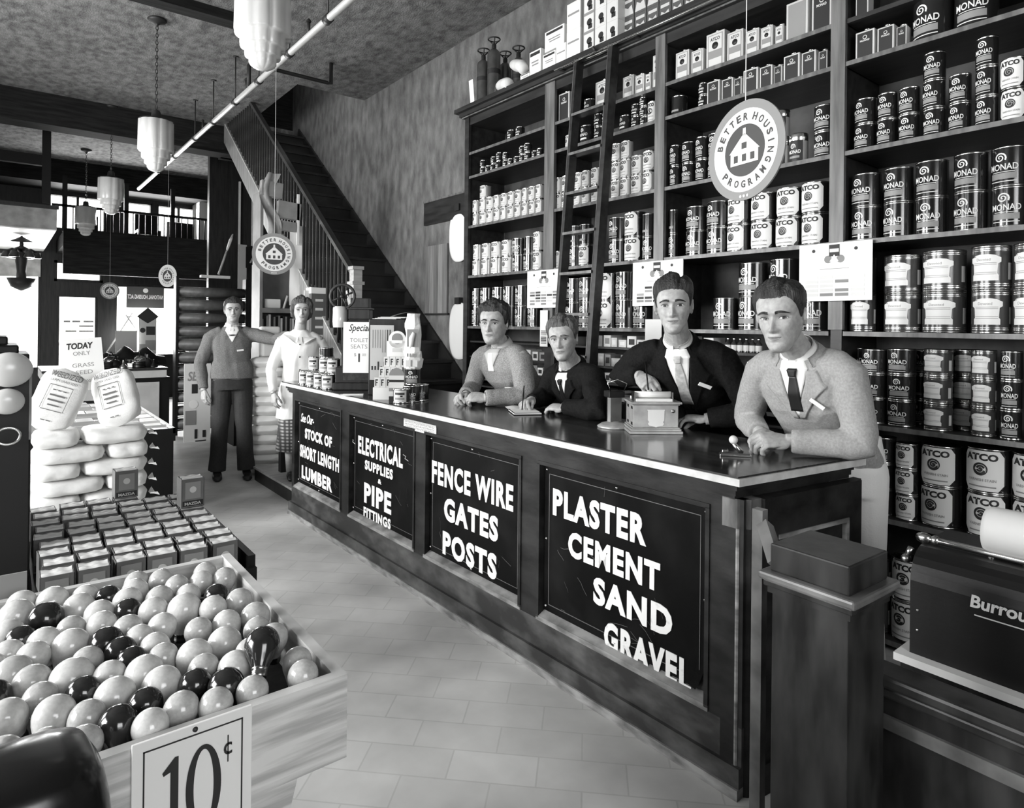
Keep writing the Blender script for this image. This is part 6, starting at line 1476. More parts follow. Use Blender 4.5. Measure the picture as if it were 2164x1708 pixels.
for _ in range(12):   # settle: push overlapping globes apart
    for i in range(len(bl)):
        for j in range(i):
            d = bl[i][0] - bl[j][0]; mn = (bl[i][1] + bl[j][1]) * .97
            if 1e-6 < d.length < mn:
                c_ = d.normalized() * (mn - d.length) * .5; c_.z *= .4
                bl[i][0] += c_; bl[j][0] -= c_
    for q in bl:
        q[0].x = max(-.27 + q[1], min(BXR - th - q[1] - .001, q[0].x)); q[0].y = max(BYF + th + q[1] + .001, min(BYB - th - q[1] - .001, q[0].y)); q[0].z = max(BZB + .05 + q[1] + .02, min(.93, q[0].z))
bl.sort(key=lambda q: -q[0].y); NR = 9; per = math.ceil(len(bl) / NR)
for r_ in range(NR):
    grp = sorted(bl[r_ * per:(r_ + 1) * per], key=lambda q: q[0].x)
    for k, (P_, rad, kd, yy) in enumerate(grp):
        a = rb.uniform(0, 360); tilt = rb.uniform(0, 38)
        Rm = Matrix.Rotation(R(a), 4, 'Z') @ Matrix.Rotation(R(tilt), 4, 'X')
        if yy == 748: Rm = Matrix.Rotation(R(-25), 4, 'Z') @ Matrix.Rotation(R(-48), 4, 'X'); P_ = P_ + Vector((-.004, .012, .040)); rad = .030
        t = thing('light_bulb', '%s bulb, %s from left in the %s row from the back of the tray' % ('dark' if kd == 1 else 'frosted', ORD[k], ORD[r_]), 'light bulb', Matrix.Translation(P_) @ Rm @ Matrix.Scale(rad, 4), 'light bulbs heaped in the tray')
        for n_, me in zip(('glass_globe', 'screw_base'), BM[kd]): o = bpy.data.objects.new(n_, me); col.objects.link(o); o.parent = t
# price sign on the front of the tray
xl = aty(277, 1600, BYF).x; xr = aty(530, 1560, BYF).x; zt = (aty(277, 1562, BYF).z + aty(530, 1497, BYF).z) / 2; zb = zt - .185; W_ = xr - xl
ps = thing('price_sign', 'white price sign reading ten cents on the front of the bulb tray', 'sign', TR(xl, BYF - .006, zb))
m = MB(); m.box(0, W_, 0, .005, 0, zt - zb, paper, b=.001); m.obj('card', ps); H_ = zt - zb
m = MB(); i = .014; t_ = .0022
for q in ((i, W_ - i, i, i + t_), (i, W_ - i, H_ - i - t_, H_ - i), (i, i + t_, i, H_ - i), (W_ - i - t_, W_ - i, i, H_ - i)): m.box(q[0], q[1], -.0006, 0, q[2], q[3], ink)
m.obj('border_line', ps)
m = MB()   # the figure 1 with serifs, an old-style 0 and a raised cent mark, drawn as outlines
zf = H_ * .14; zh_ = H_ * .80
m.add([(x, -.001, z) for x, z in ((W_ * .25, zf), (W_ * .40, zf), (W_ * .40, zf + .006), (W_ * .365, zf + .010), (W_ * .365, zh_), (W_ * .335, zh_), (W_ * .235, zh_ - .018), (W_ * .245, zh_ - .023), (W_ * .30, zh_ - .020), (W_ * .30, zf + .010), (W_ * .25, zf + .006))], [list(range(11))], ink)
cx, cz = W_ * .575, (zf + zh_) / 2; N = 48; a_, b_ = W_ * .150, (zh_ - zf) / 2 + .003; ai, bi = W_ * .085, b_ - .007
vs = []
for k in range(N):
    w = 2 * math.pi * k / N; vs += [(cx + a_ * math.cos(w), -.001, cz + b_ * math.sin(w)), (cx + ai * math.cos(w + .12), -.001, cz + bi * math.sin(w + .12))]
m.add(vs, [(2 * k, 2 * ((k + 1) % N), 2 * ((k + 1) % N) + 1, 2 * k + 1) for k in range(N)], ink)
vs, fs = fit_text('c', W_ * .745, W_ * .82, H_ * .66, H_ * .76, 0, bold=.01); m.add([(v.x, -.001, v.y) for v in vs], fs, ink); m.box(W_ * .778, W_ * .788, -.001, 0, H_ * .60, H_ * .82, ink)
m.obj('numerals', ps)
for z in (H_ - .007, .007): m = MB(); m.lathe([(.004, 0), (.003, .003), (0, .0035)], iron, 10, Matrix.Translation((W_ * .5, 0, z)) @ Matrix.Rotation(R(90), 4, 'X')); m.obj('tack', ps)
# black rounded lid in the very corner
a = atd(95, 1660, .74); lidm_ = M('black_lacquer_lid', .006, .22, spec=.5)
bl_ = thing('black_case', 'black rounded case lid in the near left corner', 'case', Matrix.Translation((a.x - .055, a.y + .0, .935)) @ Matrix.Rotation(R(4), 4, 'Z'))
m = MB()
def P(i, j):
    w = 2 * math.pi * i / 48; q = (0, .3, .6, .85, .96, 1, 1.02, 1.02)[j]; z = (.085, .084, .078, .062, .045, .02, 0, -.15)[j]
    c_, s_ = math.cos(w), math.sin(w); return Vector((.115 * q * math.copysign(abs(c_) ** .55, c_), .075 * q * math.copysign(abs(s_) ** .55, s_), z + .008 * (1 if j == 3 else 0)))
m.grid(P, 48, 8, lidm_, closed=True); m.add([(.117 * c_, .076 * s_, -.15) for c_, s_ in ((1, 1), (-1, 1), (-1, -1), (1, -1))], [(0, 1, 2, 3)], lidm_); m.obj('lid', bl_)
ps2 = thing('case_pedestal', 'dark pedestal under the black rounded case', 'pedestal', TR(a.x - .055, a.y, 0)); m = MB(); m.box(-.09, .09, -.06, .06, 0, .784, black); m.obj('pedestal', ps2)

# ================================================================== CARTONS OF LAMPS BEHIND THE TRAY
tb = thing('carton_table', 'low dark table crowded with small lamp cartons', 'table', TR(0, 0, 0)); TZ2 = .60
m = MB(); m.box(.09, .735, 2.42, 3.45, TZ2 - .03, TZ2, black); m.obj('tabletop', tb)
m = MB(); m.box(.71, .735, 2.42, 3.45, TZ2, TZ2 + .06, black); m.box(.09, .735, 3.425, 3.45, TZ2, TZ2 + .03, black); m.box(.09, .735, 2.40, 2.42, TZ2 - .14, TZ2 + .02, black); m.obj('rim', tb)
for x in (.10, .66):
    for y in (2.45, 3.36): m = MB(); m.box(x, x + .06, y, y + .06, 0, TZ2 - .03, black); m.obj('leg', tb)
ctm = M('lamp_carton_print', .10, .5, v2=.16, scale=6); ctl = M('lamp_carton_light', .5, .7); ctk = M('corrugated_wrap', .58, .85, v2=.74, scale=30, stretch=(1, 6, 1))
def lamp_carton(h):
    b = MB(); w, d = .088, .08; 
    for q in ((-w / 2, w / 2, -d / 2, -d / 2 + .002), (-w / 2, w / 2, d / 2 - .002, d / 2), (-w / 2, -w / 2 + .002, -d / 2, d / 2), (w / 2 - .002, w / 2, -d / 2, d / 2)): b.box(q[0], q[1], q[2], q[3], 0, h, ctm)
    b.box(-w / 2, w / 2, -d / 2, d / 2, 0, .002, ctm)
    p_ = MB(); p_.box(-w * .34, w * .34, -d / 2 - .0008, -d / 2, h * .3, h * .88, lab_g); p_.lathe([(w * .15, 0), (w * .15, .001)], lab_c, 16, Matrix.Translation((0, -d / 2 - .0008, h * .62)) @ Matrix.Rotation(R(90), 4, 'X')); p_.box(-w * .45, w * .45, -d / 2 - .0007, -d / 2, h * .05, h * .24, lab_d)
    vs, fs = fit_text('MAZDA', -w * .36, w * .36, h * .09, h * .19, 0, bold=.03); p_.add([(v.x, -d / 2 - .0014, v.y) for v in vs], fs, lab_c)
    f = MB()
    for k in range(2):
        y0 = -d * .42 + d * .42 * k; y1 = y0 + d * .40
        f.grid(lambda i, j: Vector((-w * .46 + w * .92 * i / 7, y0 + (y1 - y0) * j / 4, h + .010 * math.sin(math.pi * j / 4) + .002 * math.sin(i * 1.7 + k) - .006)), 8, 5, ctk)
    return b.mesh('carton_box'), p_.mesh('printed_front'), f.mesh('wrapped_lamps')
CM = lamp_carton(.12)
rows = [(2.475 + .105 * q, 6 if q < 8 else 4) for q in range(9)]
rr = random.Random(4)
for j, (y, n_) in enumerate(rows):
    for k in range(n_):
        x = .145 + .0975 * k + rr.uniform(-.003, .003) + .008 * (j % 2); yy = y + rr.uniform(-.008, .008)
        if x > .66: continue
        lev = [0]
        if (j, k) in ((8, 3), (5, 5)): lev = [0, 1]
        for L_ in lev:
            t = thing('lamp_carton', 'open lamp carton, %s from left in the %s row from the tray%s' % (ORD[k], ORD[j], ', stacked up' if L_ else ''), 'carton', TR(x, yy, TZ2 + .0005 + L_ * .127, rz=rr.uniform(-4, 4)), 'lamp cartons on the low table')
            for nm, me in zip(('carton_box', 'printed_front', 'wrapped_lamps'), CM): o = bpy.data.objects.new(nm, me); col.objects.link(o); o.parent = t
# dark cabinet with white globes at the left edge
dcab = thing('dark_cabinet', 'tall dark cabinet at the left edge with a ring handle', 'cabinet', TR(0, 0, 0)); cbm = M('cabinet_black', .006, .5)
m = MB(); m.box(-.40, .084, 2.75, 3.2, 0, 1.36, cbm, b=.006); m.obj('body', dcab) if False else m.obj('carcass', dcab)
m = MB(); m.tube([(.022 + .033 * math.cos(w), 2.738, 1.118 + .028 * math.sin(w)) for w in [2 * math.pi * i / 24 for i in range(25)]], .005, steel, n=8, caps=False); m.obj('ring_handle', dcab)
m = MB(); m.box(.078, .085, 2.742, 2.75, 1.1, 1.36, inkg); m.obj('edge_strip', dcab)
for k, (z, r_, l) in enumerate(((1.342, .058, 'upper white milk glass globe on the dark cabinet'), (1.237, .043, 'lower white milk glass globe on the dark cabinet'))):
    t = thing('glass_globe', l, 'globe', TR(.024 - .005 * k, 2.71, z), 'milk glass globes on the dark cabinet'); m = MB(); m.sphere((0, 0, 0), r_, opal, n=28, m=16, sc=(1.1, .6, 1)); m.obj('globe', t)
    m = MB(); m.tube([(0, .03, 0), (0, .06, 0)], .03, iron, n=16); m.obj('mount', t)
t = thing('display_hump', 'dark ribbed heap of goods on top of the tall cabinet', 'goods', TR(-.05, 2.95, 1.361)); m = MB()
for k in range(7): m.box(-.22 - .0 * k, .13 - .03 * k, -.15, .15, .03 * k, .03 * k + .029, black, b=.006)
m.obj('heap', t)
a = aty(0, 1250, 1.85); b = aty(56, 1196, 1.85)
t = MB(); t.box(-.15, b.x - a.x, 0, .003, 0, b.z - a.z + .03, M('card_dull', .3, .8)); tag(t.obj('card', None, TR(a.x, 1.81, a.z - .03)), 'grey blank card standing behind the tray at the left edge', 'card')

# ================================================================== GRASS SEED SACKS
jute = M('sack_cotton', .62, .85, v2=.74, scale=10, bump=.12, bscale=120); sacki = M('sack_print', .12, .8)
def sack(T, L, W_, H_, label, seed, group='grass seed sacks', ear=True, mat=None, printed=None):
    t = thing('sack', label, 'sack', T, group); m = MB(); nu, nv = 36, 13
    def P(i, j):
        w = 2 * math.pi * i / nu; q = -1 + 2 * j / (nv - 1); e = (1 - abs(q) ** 5) ** .5; c_, s_ = math.cos(w), math.sin(w)
        n_ = noise.noise(Vector((q * 3 + seed, c_ * 2, s_ * 2))) * .07
        return Vector((L / 2 * q * (1 + .03 * c_), W_ / 2 * math.copysign(abs(c_) ** .65, c_) * (.30 + .70 * e) * (1 + n_), H_ / 2 * math.copysign(abs(s_) ** .8, s_) * (.06 + .94 * e) * (1 + n_)))
    m.grid(P, nu, nv, mat or jute, closed=True)
    for j in (0, nv - 1): m.add([P(i, j) for i in range(nu)], [list(range(nu))], mat or jute)
    m.obj('sack_body', t)
    if ear:
        m = MB()
        m.grid(lambda i, j: Vector((L / 2 * .96 + .035 * j / 3, (-W_ * .34 + .014 * (i - 2) * (1 + j)), .010 * math.sin(i * 2.1) * j / 3 + (.004 if j else 0))), 5, 4, mat or jute)
        m.obj('tied_corner', t)
    if printed:
        m = MB()
        for (s_, x0, x1, z0, z1, bo) in printed:
            vs, fs = fit_text(s_, x0, x1, z0, z1, 0, bold=bo)
            out = []
            for v in vs:
                q = max(-.98, min(.98, v.y / (L / 2))); e = (1 - abs(q) ** 5) ** .5; c_ = max(-.98, min(.98, v.x / (W_ / 2 * (.30 + .70 * e)))); ca = math.copysign(abs(c_) ** (1 / .65), c_); sa = math.sqrt(max(0, 1 - ca * ca))
                out.append(Vector((v.y, -v.x, H_ / 2 * sa ** .8 * (.06 + .94 * e) * 1.04 + .007)))
            m.add(out, fs, sacki)
        m.obj('printing', t)
    return t
SY = 4.62; SX0, SX1 = .150, .745; sh_ = .096
k = 0; zz = .0
NL = 7
for lv in range(NL):
    z = .17 + lv * sh_ + sh_ / 2
    sp = .62 if lv % 2 else .40
    xs_ = [(SX0, SX0 + (SX1 - SX0) * sp - .004), (SX0 + (SX1 - SX0) * sp + .004, SX1)]
    for i, (x0, x1) in enumerate(xs_):
        sack(TR((x0 + x1) / 2, SY + .16, z, rz=rr.uniform(-3, 3)), x1 - x0 + .02, .36, sh_ * 1.12, 'white seed sack, %s one in the %s layer from the floor of the pile' % (('left', 'right')[i], ORD[lv]), lv * 2.3 + i, ear=(i == 1))
pal = thing('pile_platform', 'low dark platform under the pile of seed sacks', 'platform', TR(0, 0, 0)); m = MB(); m.box(SX0 - .02, SX1 + .02, SY - .03, SY + .36, 0, .165, black); m.obj('platform', pal)
zt_ = .17 + NL * sh_
PR = [('WEEDIZED', -.085, .085, .125, .160, .015), ('LAWN GRASS SEED', -.07, .07, .098, .112, .0), ('- - -', -.035, .035, .045, .052, .06), ('----', -.04, .04, .012, .022, .06), ('----', -.04, .04, -.018, -.008, .06), ('--', -.03, .03, -.046, -.038, .06), ('|', -.062, -.059, -.07, .075, .0), ('|', .059, .062, -.07, .075, .0), ('-----', -.06, .06, .074, .078, .06), ('----', -.055, .055, -.074, -.070, .06), ('--', -.03, .02, -.135, -.13, .0)]
for k, (uv, lean, l) in enumerate((((122, 918), 20, 'upright printed seed sack on the pile, leaning to the right'), ((246, 918), -18, 'upright printed seed sack on the pile, leaning to the left'))):
    a = aty(uv[0], uv[1], SY + .10)
    T = Matrix.Translation((a.x, SY + .12, zt_ + .185)) @ Matrix.Rotation(R(-14 if k == 0 else -30), 4, 'Z') @ Matrix.Rotation(R(lean), 4, 'Y') @ Matrix.Rotation(R(-12), 4, 'X') @ Matrix(((0, -1, 0, 0), (0, 0, -1, 0), (1, 0, 0, 0), (0, 0, 0, 1)))
    sack(T, .37, .25, .13, l, 9 + k, group='upright printed seed sacks', ear=False, printed=PR)
w_, h_ = .225, .33; a = aty(180, 822, SY + .27)
gs = board(TR(a.x, SY + .27, a.z - .01, ry=-5, rz=-6), w_, h_, .004, paper, 'price_card', 'white card for grass seed behind the upright sacks', 'card',
      [('TODAY', -.075, .065, .265, .305, ink, dict(bold=.04, shear=.15)), ('ONLY', -.045, .045, .225, .250, inkg, {}), ('GRASS', -.055, .06, .150, .175, inkg, {}), ('SEED', -.04, .05, .105, .130, inkg, {}), ('$1', -.035, .0, .035, .068, ink, dict(bold=.03)), ('00', .012, .035, .05, .068, inkg, {})])

# ================================================================== TABLE OF HARDWARE BINS BEHIND THE SACKS
TH = .675; cn = atz(370, 904, TH); fr_ = atz(262, 845, TH)
ht = thing('hardware_table', 'dark table divided into bins of small hardware', 'table', TR(0, 0, 0)); TX1 = cn.x; TY0, TY1 = cn.y - .02, fr_.y + .1
m = MB(); m.box(-.6, TX1, TY0, TY1, TH - .1, TH - .04, black); m.obj('tabletop', ht)
m = MB()
m.box(TX1 - .018, TX1, TY0, TY1, TH - .04, TH, palew); m.box(-.6, TX1, TY0, TY0 + .018, TH - .04, TH, black); m.box(-.6, TX1, TY1 - .018, TY1, TH - .04, TH, black); m.obj('rim', ht)
m = MB()
for k in range(1, 9): y = TY0 + (TY1 - TY0) * k / 9; m.box(-.6, TX1 - .018, y - .004, y + .004, TH - .04, TH - .004, palew)
m.obj('divider', ht)
for x in (-.55, TX1 - .09):
    for y in (TY0 + .02, TY1 - .1): m = MB(); m.box(x, x + .08, y, y + .08, 0, TH - .1, black); m.obj('leg', ht)
m = MB(); m.box(.35, TX1 - .02, TY0 + .012, TY0 + .03, .03, TH - .1, black); m.box(TX1 - .035, TX1 - .02, TY0 + .03, TY1 - .03, .03, TH - .1, black); m.obj('apron', ht)
hw = [M('hardware_light', .62, .4), steel, cream, M('hardware_mid', .25, .4), paper]
for j in range(9):
    n_ = rr.choice((3, 4, 5)); x = TX1 - .03
    for k in range(n_):
        w = rr.uniform(.07, .14); y0 = TY0 + (TY1 - TY0) * j / 9 + .03; L_ = (TY1 - TY0) / 9 - .06
        t = MB(); t.box(0, w, 0, L_, 0, rr.uniform(.015, .035), rr.choice(hw), b=.002)
        tag(t.obj('hardware_packet', None, TR(x - w, y0, TH - .0395)), 'flat packet of hardware, %s from right in the %s bin of the table' % (ORD[k], ORD[j]), 'packet', 'hardware packets in the bins'); x -= w + .012
# ================================================================== BACK OF THE SHOP
# island counter with hardware
ic = thing('island_counter', 'low grey fronted counter at the back heaped with dark hardware', 'counter', TR(0, 0, 0)); y0 = 9.6
a = aty(222, 775, y0); b = aty(336, 893, y0); b2 = aty(358, 893, y0); grf = M('counter_front_grey', .36, .7, v2=.46, scale=4)
m = MB(); m.box(a.x - .6, b.x, y0, y0 + .02, .1, .70, grf); m.obj('front_panel', ic)
m = MB(); m.box(a.x - .6, b2.x, y0 + .02, y0 + 1.0, 0, .76, black); m.box(a.x - .6, b.x, y0 + .005, y0 + .02, 0, .1, black); m.obj('carcass', ic)
m = MB(); m.box(a.x - .65, b.x + .08, y0 - .05, y0 + 1.0, .76, .86, grf, b=.008); m.box(a.x - .65, b.x + .09, y0 - .06, y0 + 1.0, .86, .89, dark); m.obj('countertop', ic)
rr = random.Random(21)
kinds = ('tool_box', 'coil', 'kettle', 'funnel')
for k in range(16):
    x = a.x - .05 + (b.x - a.x + .05) * (k % 8) / 7.5; y = y0 + .15 + .45 * (k // 8) + rr.uniform(-.05, .05); r_ = rr.uniform(.05, .09); kd = kinds[k % 4]; mt = (dsteel, iron, black, brass, steel)[k % 5]
    lab = {'tool_box': 'dark tool box', 'coil': 'coil of dark wire', 'kettle': 'dark metal pot', 'funnel': 'upturned metal funnel'}[kd] + ', %s from left in the %s row on the back counter' % (ORD[k % 8], ('front', 'rear')[k // 8])
    t = thing(kd, lab, 'hardware', TR(x, y, .8905, rz=rr.uniform(0, 90)), 'hardware on the back counter'); m = MB()
    if kd == 'tool_box': m.box(-r_, r_, -r_ * .6, r_ * .6, 0, r_ * 1.2, mt, b=.006); m.obj('box', t); m = MB(); m.tube([(-r_ * .6, 0, r_ * 1.2), (-r_ * .6, 0, r_ * 1.7), (r_ * .6, 0, r_ * 1.7), (r_ * .6, 0, r_ * 1.2)], .008, iron, n=6); m.obj('handle', t)
    elif kd == 'coil':
        for q in range(4): m.tube([(r_ * math.cos(w), r_ * math.sin(w), .012 + .02 * q) for w in [2 * math.pi * i / 20 for i in range(21)]], .011, mt, n=6, caps=False)
        m.obj('windings', t)
    elif kd == 'kettle': m.lathe([(r_ * .8, 0), (r_, r_ * .5), (r_ * .9, r_ * 1.2), (r_ * .4, r_ * 1.5), (0, r_ * 1.55)], mt, 20); m.obj('pot', t); m = MB(); m.tube([(-r_ * .8, 0, r_ * 1.2), (0, 0, r_ * 2.2), (r_ * .8, 0, r_ * 1.2)], .007, iron, n=6); m.obj('handle', t)
    else: m.lathe([(r_, 0), (r_ * .95, .02), (r_ * .25, r_ * 1.2), (r_ * .2, r_ * 2)], mt, 20); m.obj('cone', t)
t = thing('tarpaulin', 'dark folded tarpaulin heaped on the back counter', 'cloth', TR((a.x + b.x) / 2 + .1, y0 + .86, .891)); m = MB()
m.grid(lambda i, j: Vector((.55 * (i / 15 - .5) * 1.5, .16 * math.cos(math.pi * j / 8) * 1.1, (.22 + .05 * math.sin(i * 1.3)) * math.sin(math.pi * j / 8) * math.sin(math.pi * (i + 1) / 17) ** .5)), 16, 9, black); m.obj('folds', t)
def standing(u0, v0, u1, v1, y, name, label, cat, mat, draw=None, th=.006, rz=0):
    a = aty(u0, v1, y); b = aty(u1, v0, y)
    if y > 14: a.z = .8505
    w = b.x - a.x; h = b.z - a.z
    t = thing(name, label, cat, TR(a.x, y, a.z, rz=rz)); m = MB(); m.box(0, w, 0, th, 0, h, mat); m.obj('board', t)
    if draw: m = MB(); draw(m, w, h); m.obj('picture', t)
    return t
stand_ = thing('window_ledge', 'dark display ledge under the right street window', 'ledge', TR(0, 0, 0)); m = MB(); m.box(1.70, 3.0, 14.2, 15.05, .0, .85, black); m.obj('ledge', stand_)
standing(244, 699, 290, 730, 14.4, 'display_card', 'blank pale card standing in the right street window', 'card', M('card_backlit', .34, .8))  # white card greyed in its colour to look backlit
zl = .8505
def house(m, w, h):
    m.add([(-.12 * w, -.01, h * .98), (w * .5, -.01, h * .80), (w * 1.12, -.01, h * .98), (w * .5, -.01, h * 1.22)], [(0, 1, 2, 3)], ink); m.lathe([(w * .16, 0), (w * .16, .004)], ink, 16, Matrix.Translation((w * .22, 0, h * .62)) @ Matrix.Rotation(R(90), 4, 'X')); m.box(w * .42, w * .92, -.004, 0, h * .5, h * .72, ink); m.box(w * .38, w * .95, -.004, 0, h * .1, h * .36, inkg); m.box(w * .05, w * .38, -.004, 0, h * .08, h * .26, inkg)
standing(293, 668, 331, 716, 14.45, 'house_poster', 'house shaped poster with dark roof in the right street window', 'poster', M('card_poster', .45, .8), house)
t = thing('trestle', 'small folding trestle shape against the right street window', 'trestle', TR(*aty(272, 698, 14.6))); m = MB()
m.tube([(-.38, 0, -.46), (.06, 0, .34)], .014, inkg, n=6); m.tube([(.42, 0, -.46), (-.05, 0, .30)], .014, inkg, n=6); m.tube([(-.02, 0, .27), (.14, 0, .27)], .012, inkg, n=6); m.obj('crossed_legs', t)
a = aty(267, 650, 14.9); b = aty(347, 608, 14.9); w = b.x - a.x; h = b.z - a.z; ban = thing('banner', 'dark banner hung across the right street window, lettering seen reversed', 'banner', TR(a.x, 14.9, a.z))
m = MB(); m.box(0, w, 0, .006, 0, h, M('banner_grey', .06, .8)); m.obj('cloth', ban); m = MB(); m.tube([(.03, .1, h), (.03, .19, 2.32 - a.z)], .004, iron, n=5); m.obj('cord', ban); m = MB(); m.tube([(w - .03, .1, h), (w - .03, .19, 2.32 - a.z)], .004, iron, n=5); m.obj('cord', ban); m = MB()
vs, fs = fit_text('NATIONAL HOUSING ACT', w * .97, w * .03, h * .42, h * .62, 0, bold=.02); m.add([(v.x, -.002, v.y) for v in vs], fs, lab_w); m.lathe([(h * .11, 0), (h * .11, .002)], lab_w, 20, Matrix.Translation((w * .5, 0, h * .82)) @ Matrix.Rotation(R(90), 4, 'X')); m.obj('lettering', ban)
# rack of rolled linoleum
rk = thing('roll_rack', 'dark upright rack holding rolls of floor covering', 'rack', TR(0, 0, 0)); yr = 9.4
x0 = aty(376, 700, yr).x; x1 = x0 + .85
for x in (x0 - .03, x1): m = MB(); m.box(x, x + .035, yr - .02, yr + .14, 0, 2.1, black); m.obj('upright', rk)
lino = M('linoleum_dark', .05, .45, v2=.09, scale=12)
for k in range(11):
    z = .14 + .176 * k; m = MB(); m.box(x0 + .005, x1, yr + .02, yr + .06, z - .086, z - .076, black); m.obj('bar', rk)
    t = thing('floor_roll', 'dark roll of floor covering, %s from the bottom of the rack' % ORD[k], 'roll', TR(x0 + .006, yr + .05, z), 'rolls of floor covering in the rack'); m = MB(); m.tube([(0, 0, 0), (x1 - x0 - .012, 0, 0)], .066 + .008 * (k % 3 == 0), lino, n=24); m.obj('roll', t)
tl = thing('small_stand', 'small metal stand with tilted plate before the floor rolls', 'stand', TR(x0 + .15, yr - .5, 0)); m = MB(); m.tube([(0, 0, 0), (0, 0, 1.12)], .012, iron, n=8); m.lathe([(.14, 0), (.14, .015)], iron, 20); m.obj('pole', tl); m = MB(); m.box(-.14, .14, -.1, .1, 1.12, 1.13, greyp, TR(0, 0, 0, rx=0)); m.obj('plate', tl)
# low dark counter behind the standing man, poster, ironing table
lc = thing('low_counter', 'low dark counter behind the standing man', 'counter', TR(0, 0, 0)); m = MB(); m.box(2.22, 2.56, 8.2, 9.0, 0, .80, black); m.box(2.20, 2.56, 8.17, 9.0, .80, .84, dark); m.obj('carcass', lc)
def sep(m, w, h):
    vs, fs = fit_text('SE', w * .12, w * .5, h * .78, h * .90, 0, bold=.02, shear=.2); m.add([(min(v.x, w * .98), -.003, v.y) for v in vs], fs, inkg)
    m.box(w * .28, w * .5, -.003, 0, h * .62, h * .74, ink); m.box(w * .05, w * .45, -.003, 0, h * .22, h * .40, inkg); m.box(w * .4, w * .5, -.004, 0, h * .04, h * .16, ink); m.box(w * .7, w * .82, -.004, 0, h * .05, h * .14, ink)
    m.lathe([(w * .17, 0), (w * .17, .003)], lab_w, 20, Matrix.Translation((w * .35, 0, h * .48)) @ Matrix.Rotation(R(90), 4, 'X'))
bp_ = atz(388, 936, 0); standing(388, 768, 446, 936, bp_.y, 'floor_poster', 'pale pictorial poster standing on the floor behind the standing man', 'poster', cream, sep, th=.02)
tbw = atz(524, 962, 0); it = thing('folding_table', 'white legged folding table beside the stacked white sacks', 'table', TR(tbw.x, tbw.y, 0))
m = MB(); m.tube([(0, 0, 0), (-.04, .0, .48), (-.04, 0, .62)], .022, white, n=8); m.obj('leg', it); m = MB(); m.tube([(.38, .2, 0), (.2, .2, .60)], .02, white, n=8); m.obj('leg', it); m = MB(); m.box(-.12, .45, -.12, .3, .62, .645, white); m.box(-.08, .2, -.02, .0, .44, .47, white); m.obj('tabletop', it)
# column of white sacks
b0 = atz(563, 1003, 0)
for k in range(12):
    sack(TR(b0.x + .06, b0.y + .14, .05 + k * .096, rz=60 + rr.uniform(-8, 8)), .34, .36, .108, 'plump white sack, %s from the floor of the column beside the woman' % ORD[k], 40 + k, 'white sacks in the column', ear=False, mat=M('sack_white', .78, .85, bump=.1, bscale=90))
zc = .05 + 12 * .096 - .04
cy = thing('paper_parcel', 'white upright parcel standing on the column of white sacks', 'parcel', TR(b0.x + .06, b0.y + .14, zc)); m = MB(); m.box(-.09, .09, -.07, .07, 0, .30, paper, b=.02); m.obj('parcel', cy)
# platform behind the counter end where the woman stands
pf = thing('floor_platform', 'low wooden platform behind the far end of the counter', 'platform', TR(0, 0, 0)); pm = M('platform_wood', .3, .6, v2=.4, scale=4, stretch=(1, 6, 1)); m = MB(); m.box(1.90, 2.56, 5.16, 6.35, .11, .13, pm); m.box(1.91, 2.56, 5.17, 6.34, 0, .11, dark); m.obj('platform', pf)
m = MB(); m.box(2.02, 2.09, 5.93, 6.0, .13, .62, dark)
tag(m.obj('post'), 'short dark post on the platform beside the woman in white', 'post')
# rack with catalogues, parcels and banners under the stairs
kr = thing('wall_rack', 'wooden rack of catalogues and tools behind the woman in white', 'rack', TR(0, 0, 0)); ky = 7.0
xa = aty(548, 700, ky).x; xb = aty(640, 700, ky).x; rkm = M('rack_wood', .14, .5, v2=.2, scale=5)
zz = lambda v: aty(600, v, ky).z
for x in (xa, xb - .03): m = MB(); m.box(x, x + .03, ky, ky + .26, 0, zz(410), rkm); m.obj('upright', kr)
for v in (652, 710, 760): m = MB(); m.box(xa + .03, xb - .03, ky, ky + .26, zz(v) - .05, zz(v), rkm); m.obj('shelf', kr)
m = MB(); m.box(xa, xb, ky + .26, ky + .28, 0, zz(560), rkm); m.obj('back_panel', kr)
for k in range(15):
    w = (xb - xa - .09) / 15; t = MB(); t.box(0, w * .8, 0, .16, 0, rr.uniform(.18, .23), (inkg, black, lab_g, cream, dark)[k % 5])
    tag(t.obj('catalogue', None, TR(xa + .035 + k * w, ky + .04, zz(710) + .0005)), 'thin catalogue, %s from left in the rack behind the woman' % (ORD[k] if k < 12 else ('thirteenth', 'fourteenth', 'fifteenth')[k - 12]), 'catalogue', 'catalogues in the rack')
for k in range(5): t = MB(); w = (xb - xa - .1) / 5; t.box(0, w * .92, 0, .18, 0, .17 + .02 * (k % 2), (paper, cream, paper)[k % 3], b=.003); tag(t.obj('parcel', None, TR(xa + .04 + k * w, ky + .03, zz(760) + .0005)), 'pale parcel, %s from left on the low shelf behind the woman' % ORD[k], 'parcel', 'parcels on the low shelf')
t = thing('parcel', 'white wrapped parcel on the upper shelf of the catalogue rack', 'parcel', TR(xa + .07, ky + .05, zz(652) + .0005)); m = MB(); m.box(0, .17, 0, .15, 0, .10, paper, b=.01); m.obj('wrapping', t); m = MB(); m.tube([(.2, 0, 0), (.24, 0, .14)], .012, cream, n=8); m.obj('rolled_sheet', t)
bn = thing('wall_banner', 'long white paper banner hanging behind the round sign on the stair side', 'banner', TR(xb - .16, ky - .02, zz(645))); m = MB(); m.grid(lambda i, j: Vector((.14 * i / 4, .008 * math.sin(i + j * .7), (zz(475) - zz(645)) * j / 12)), 5, 13, paper); m.obj('sheet', bn)
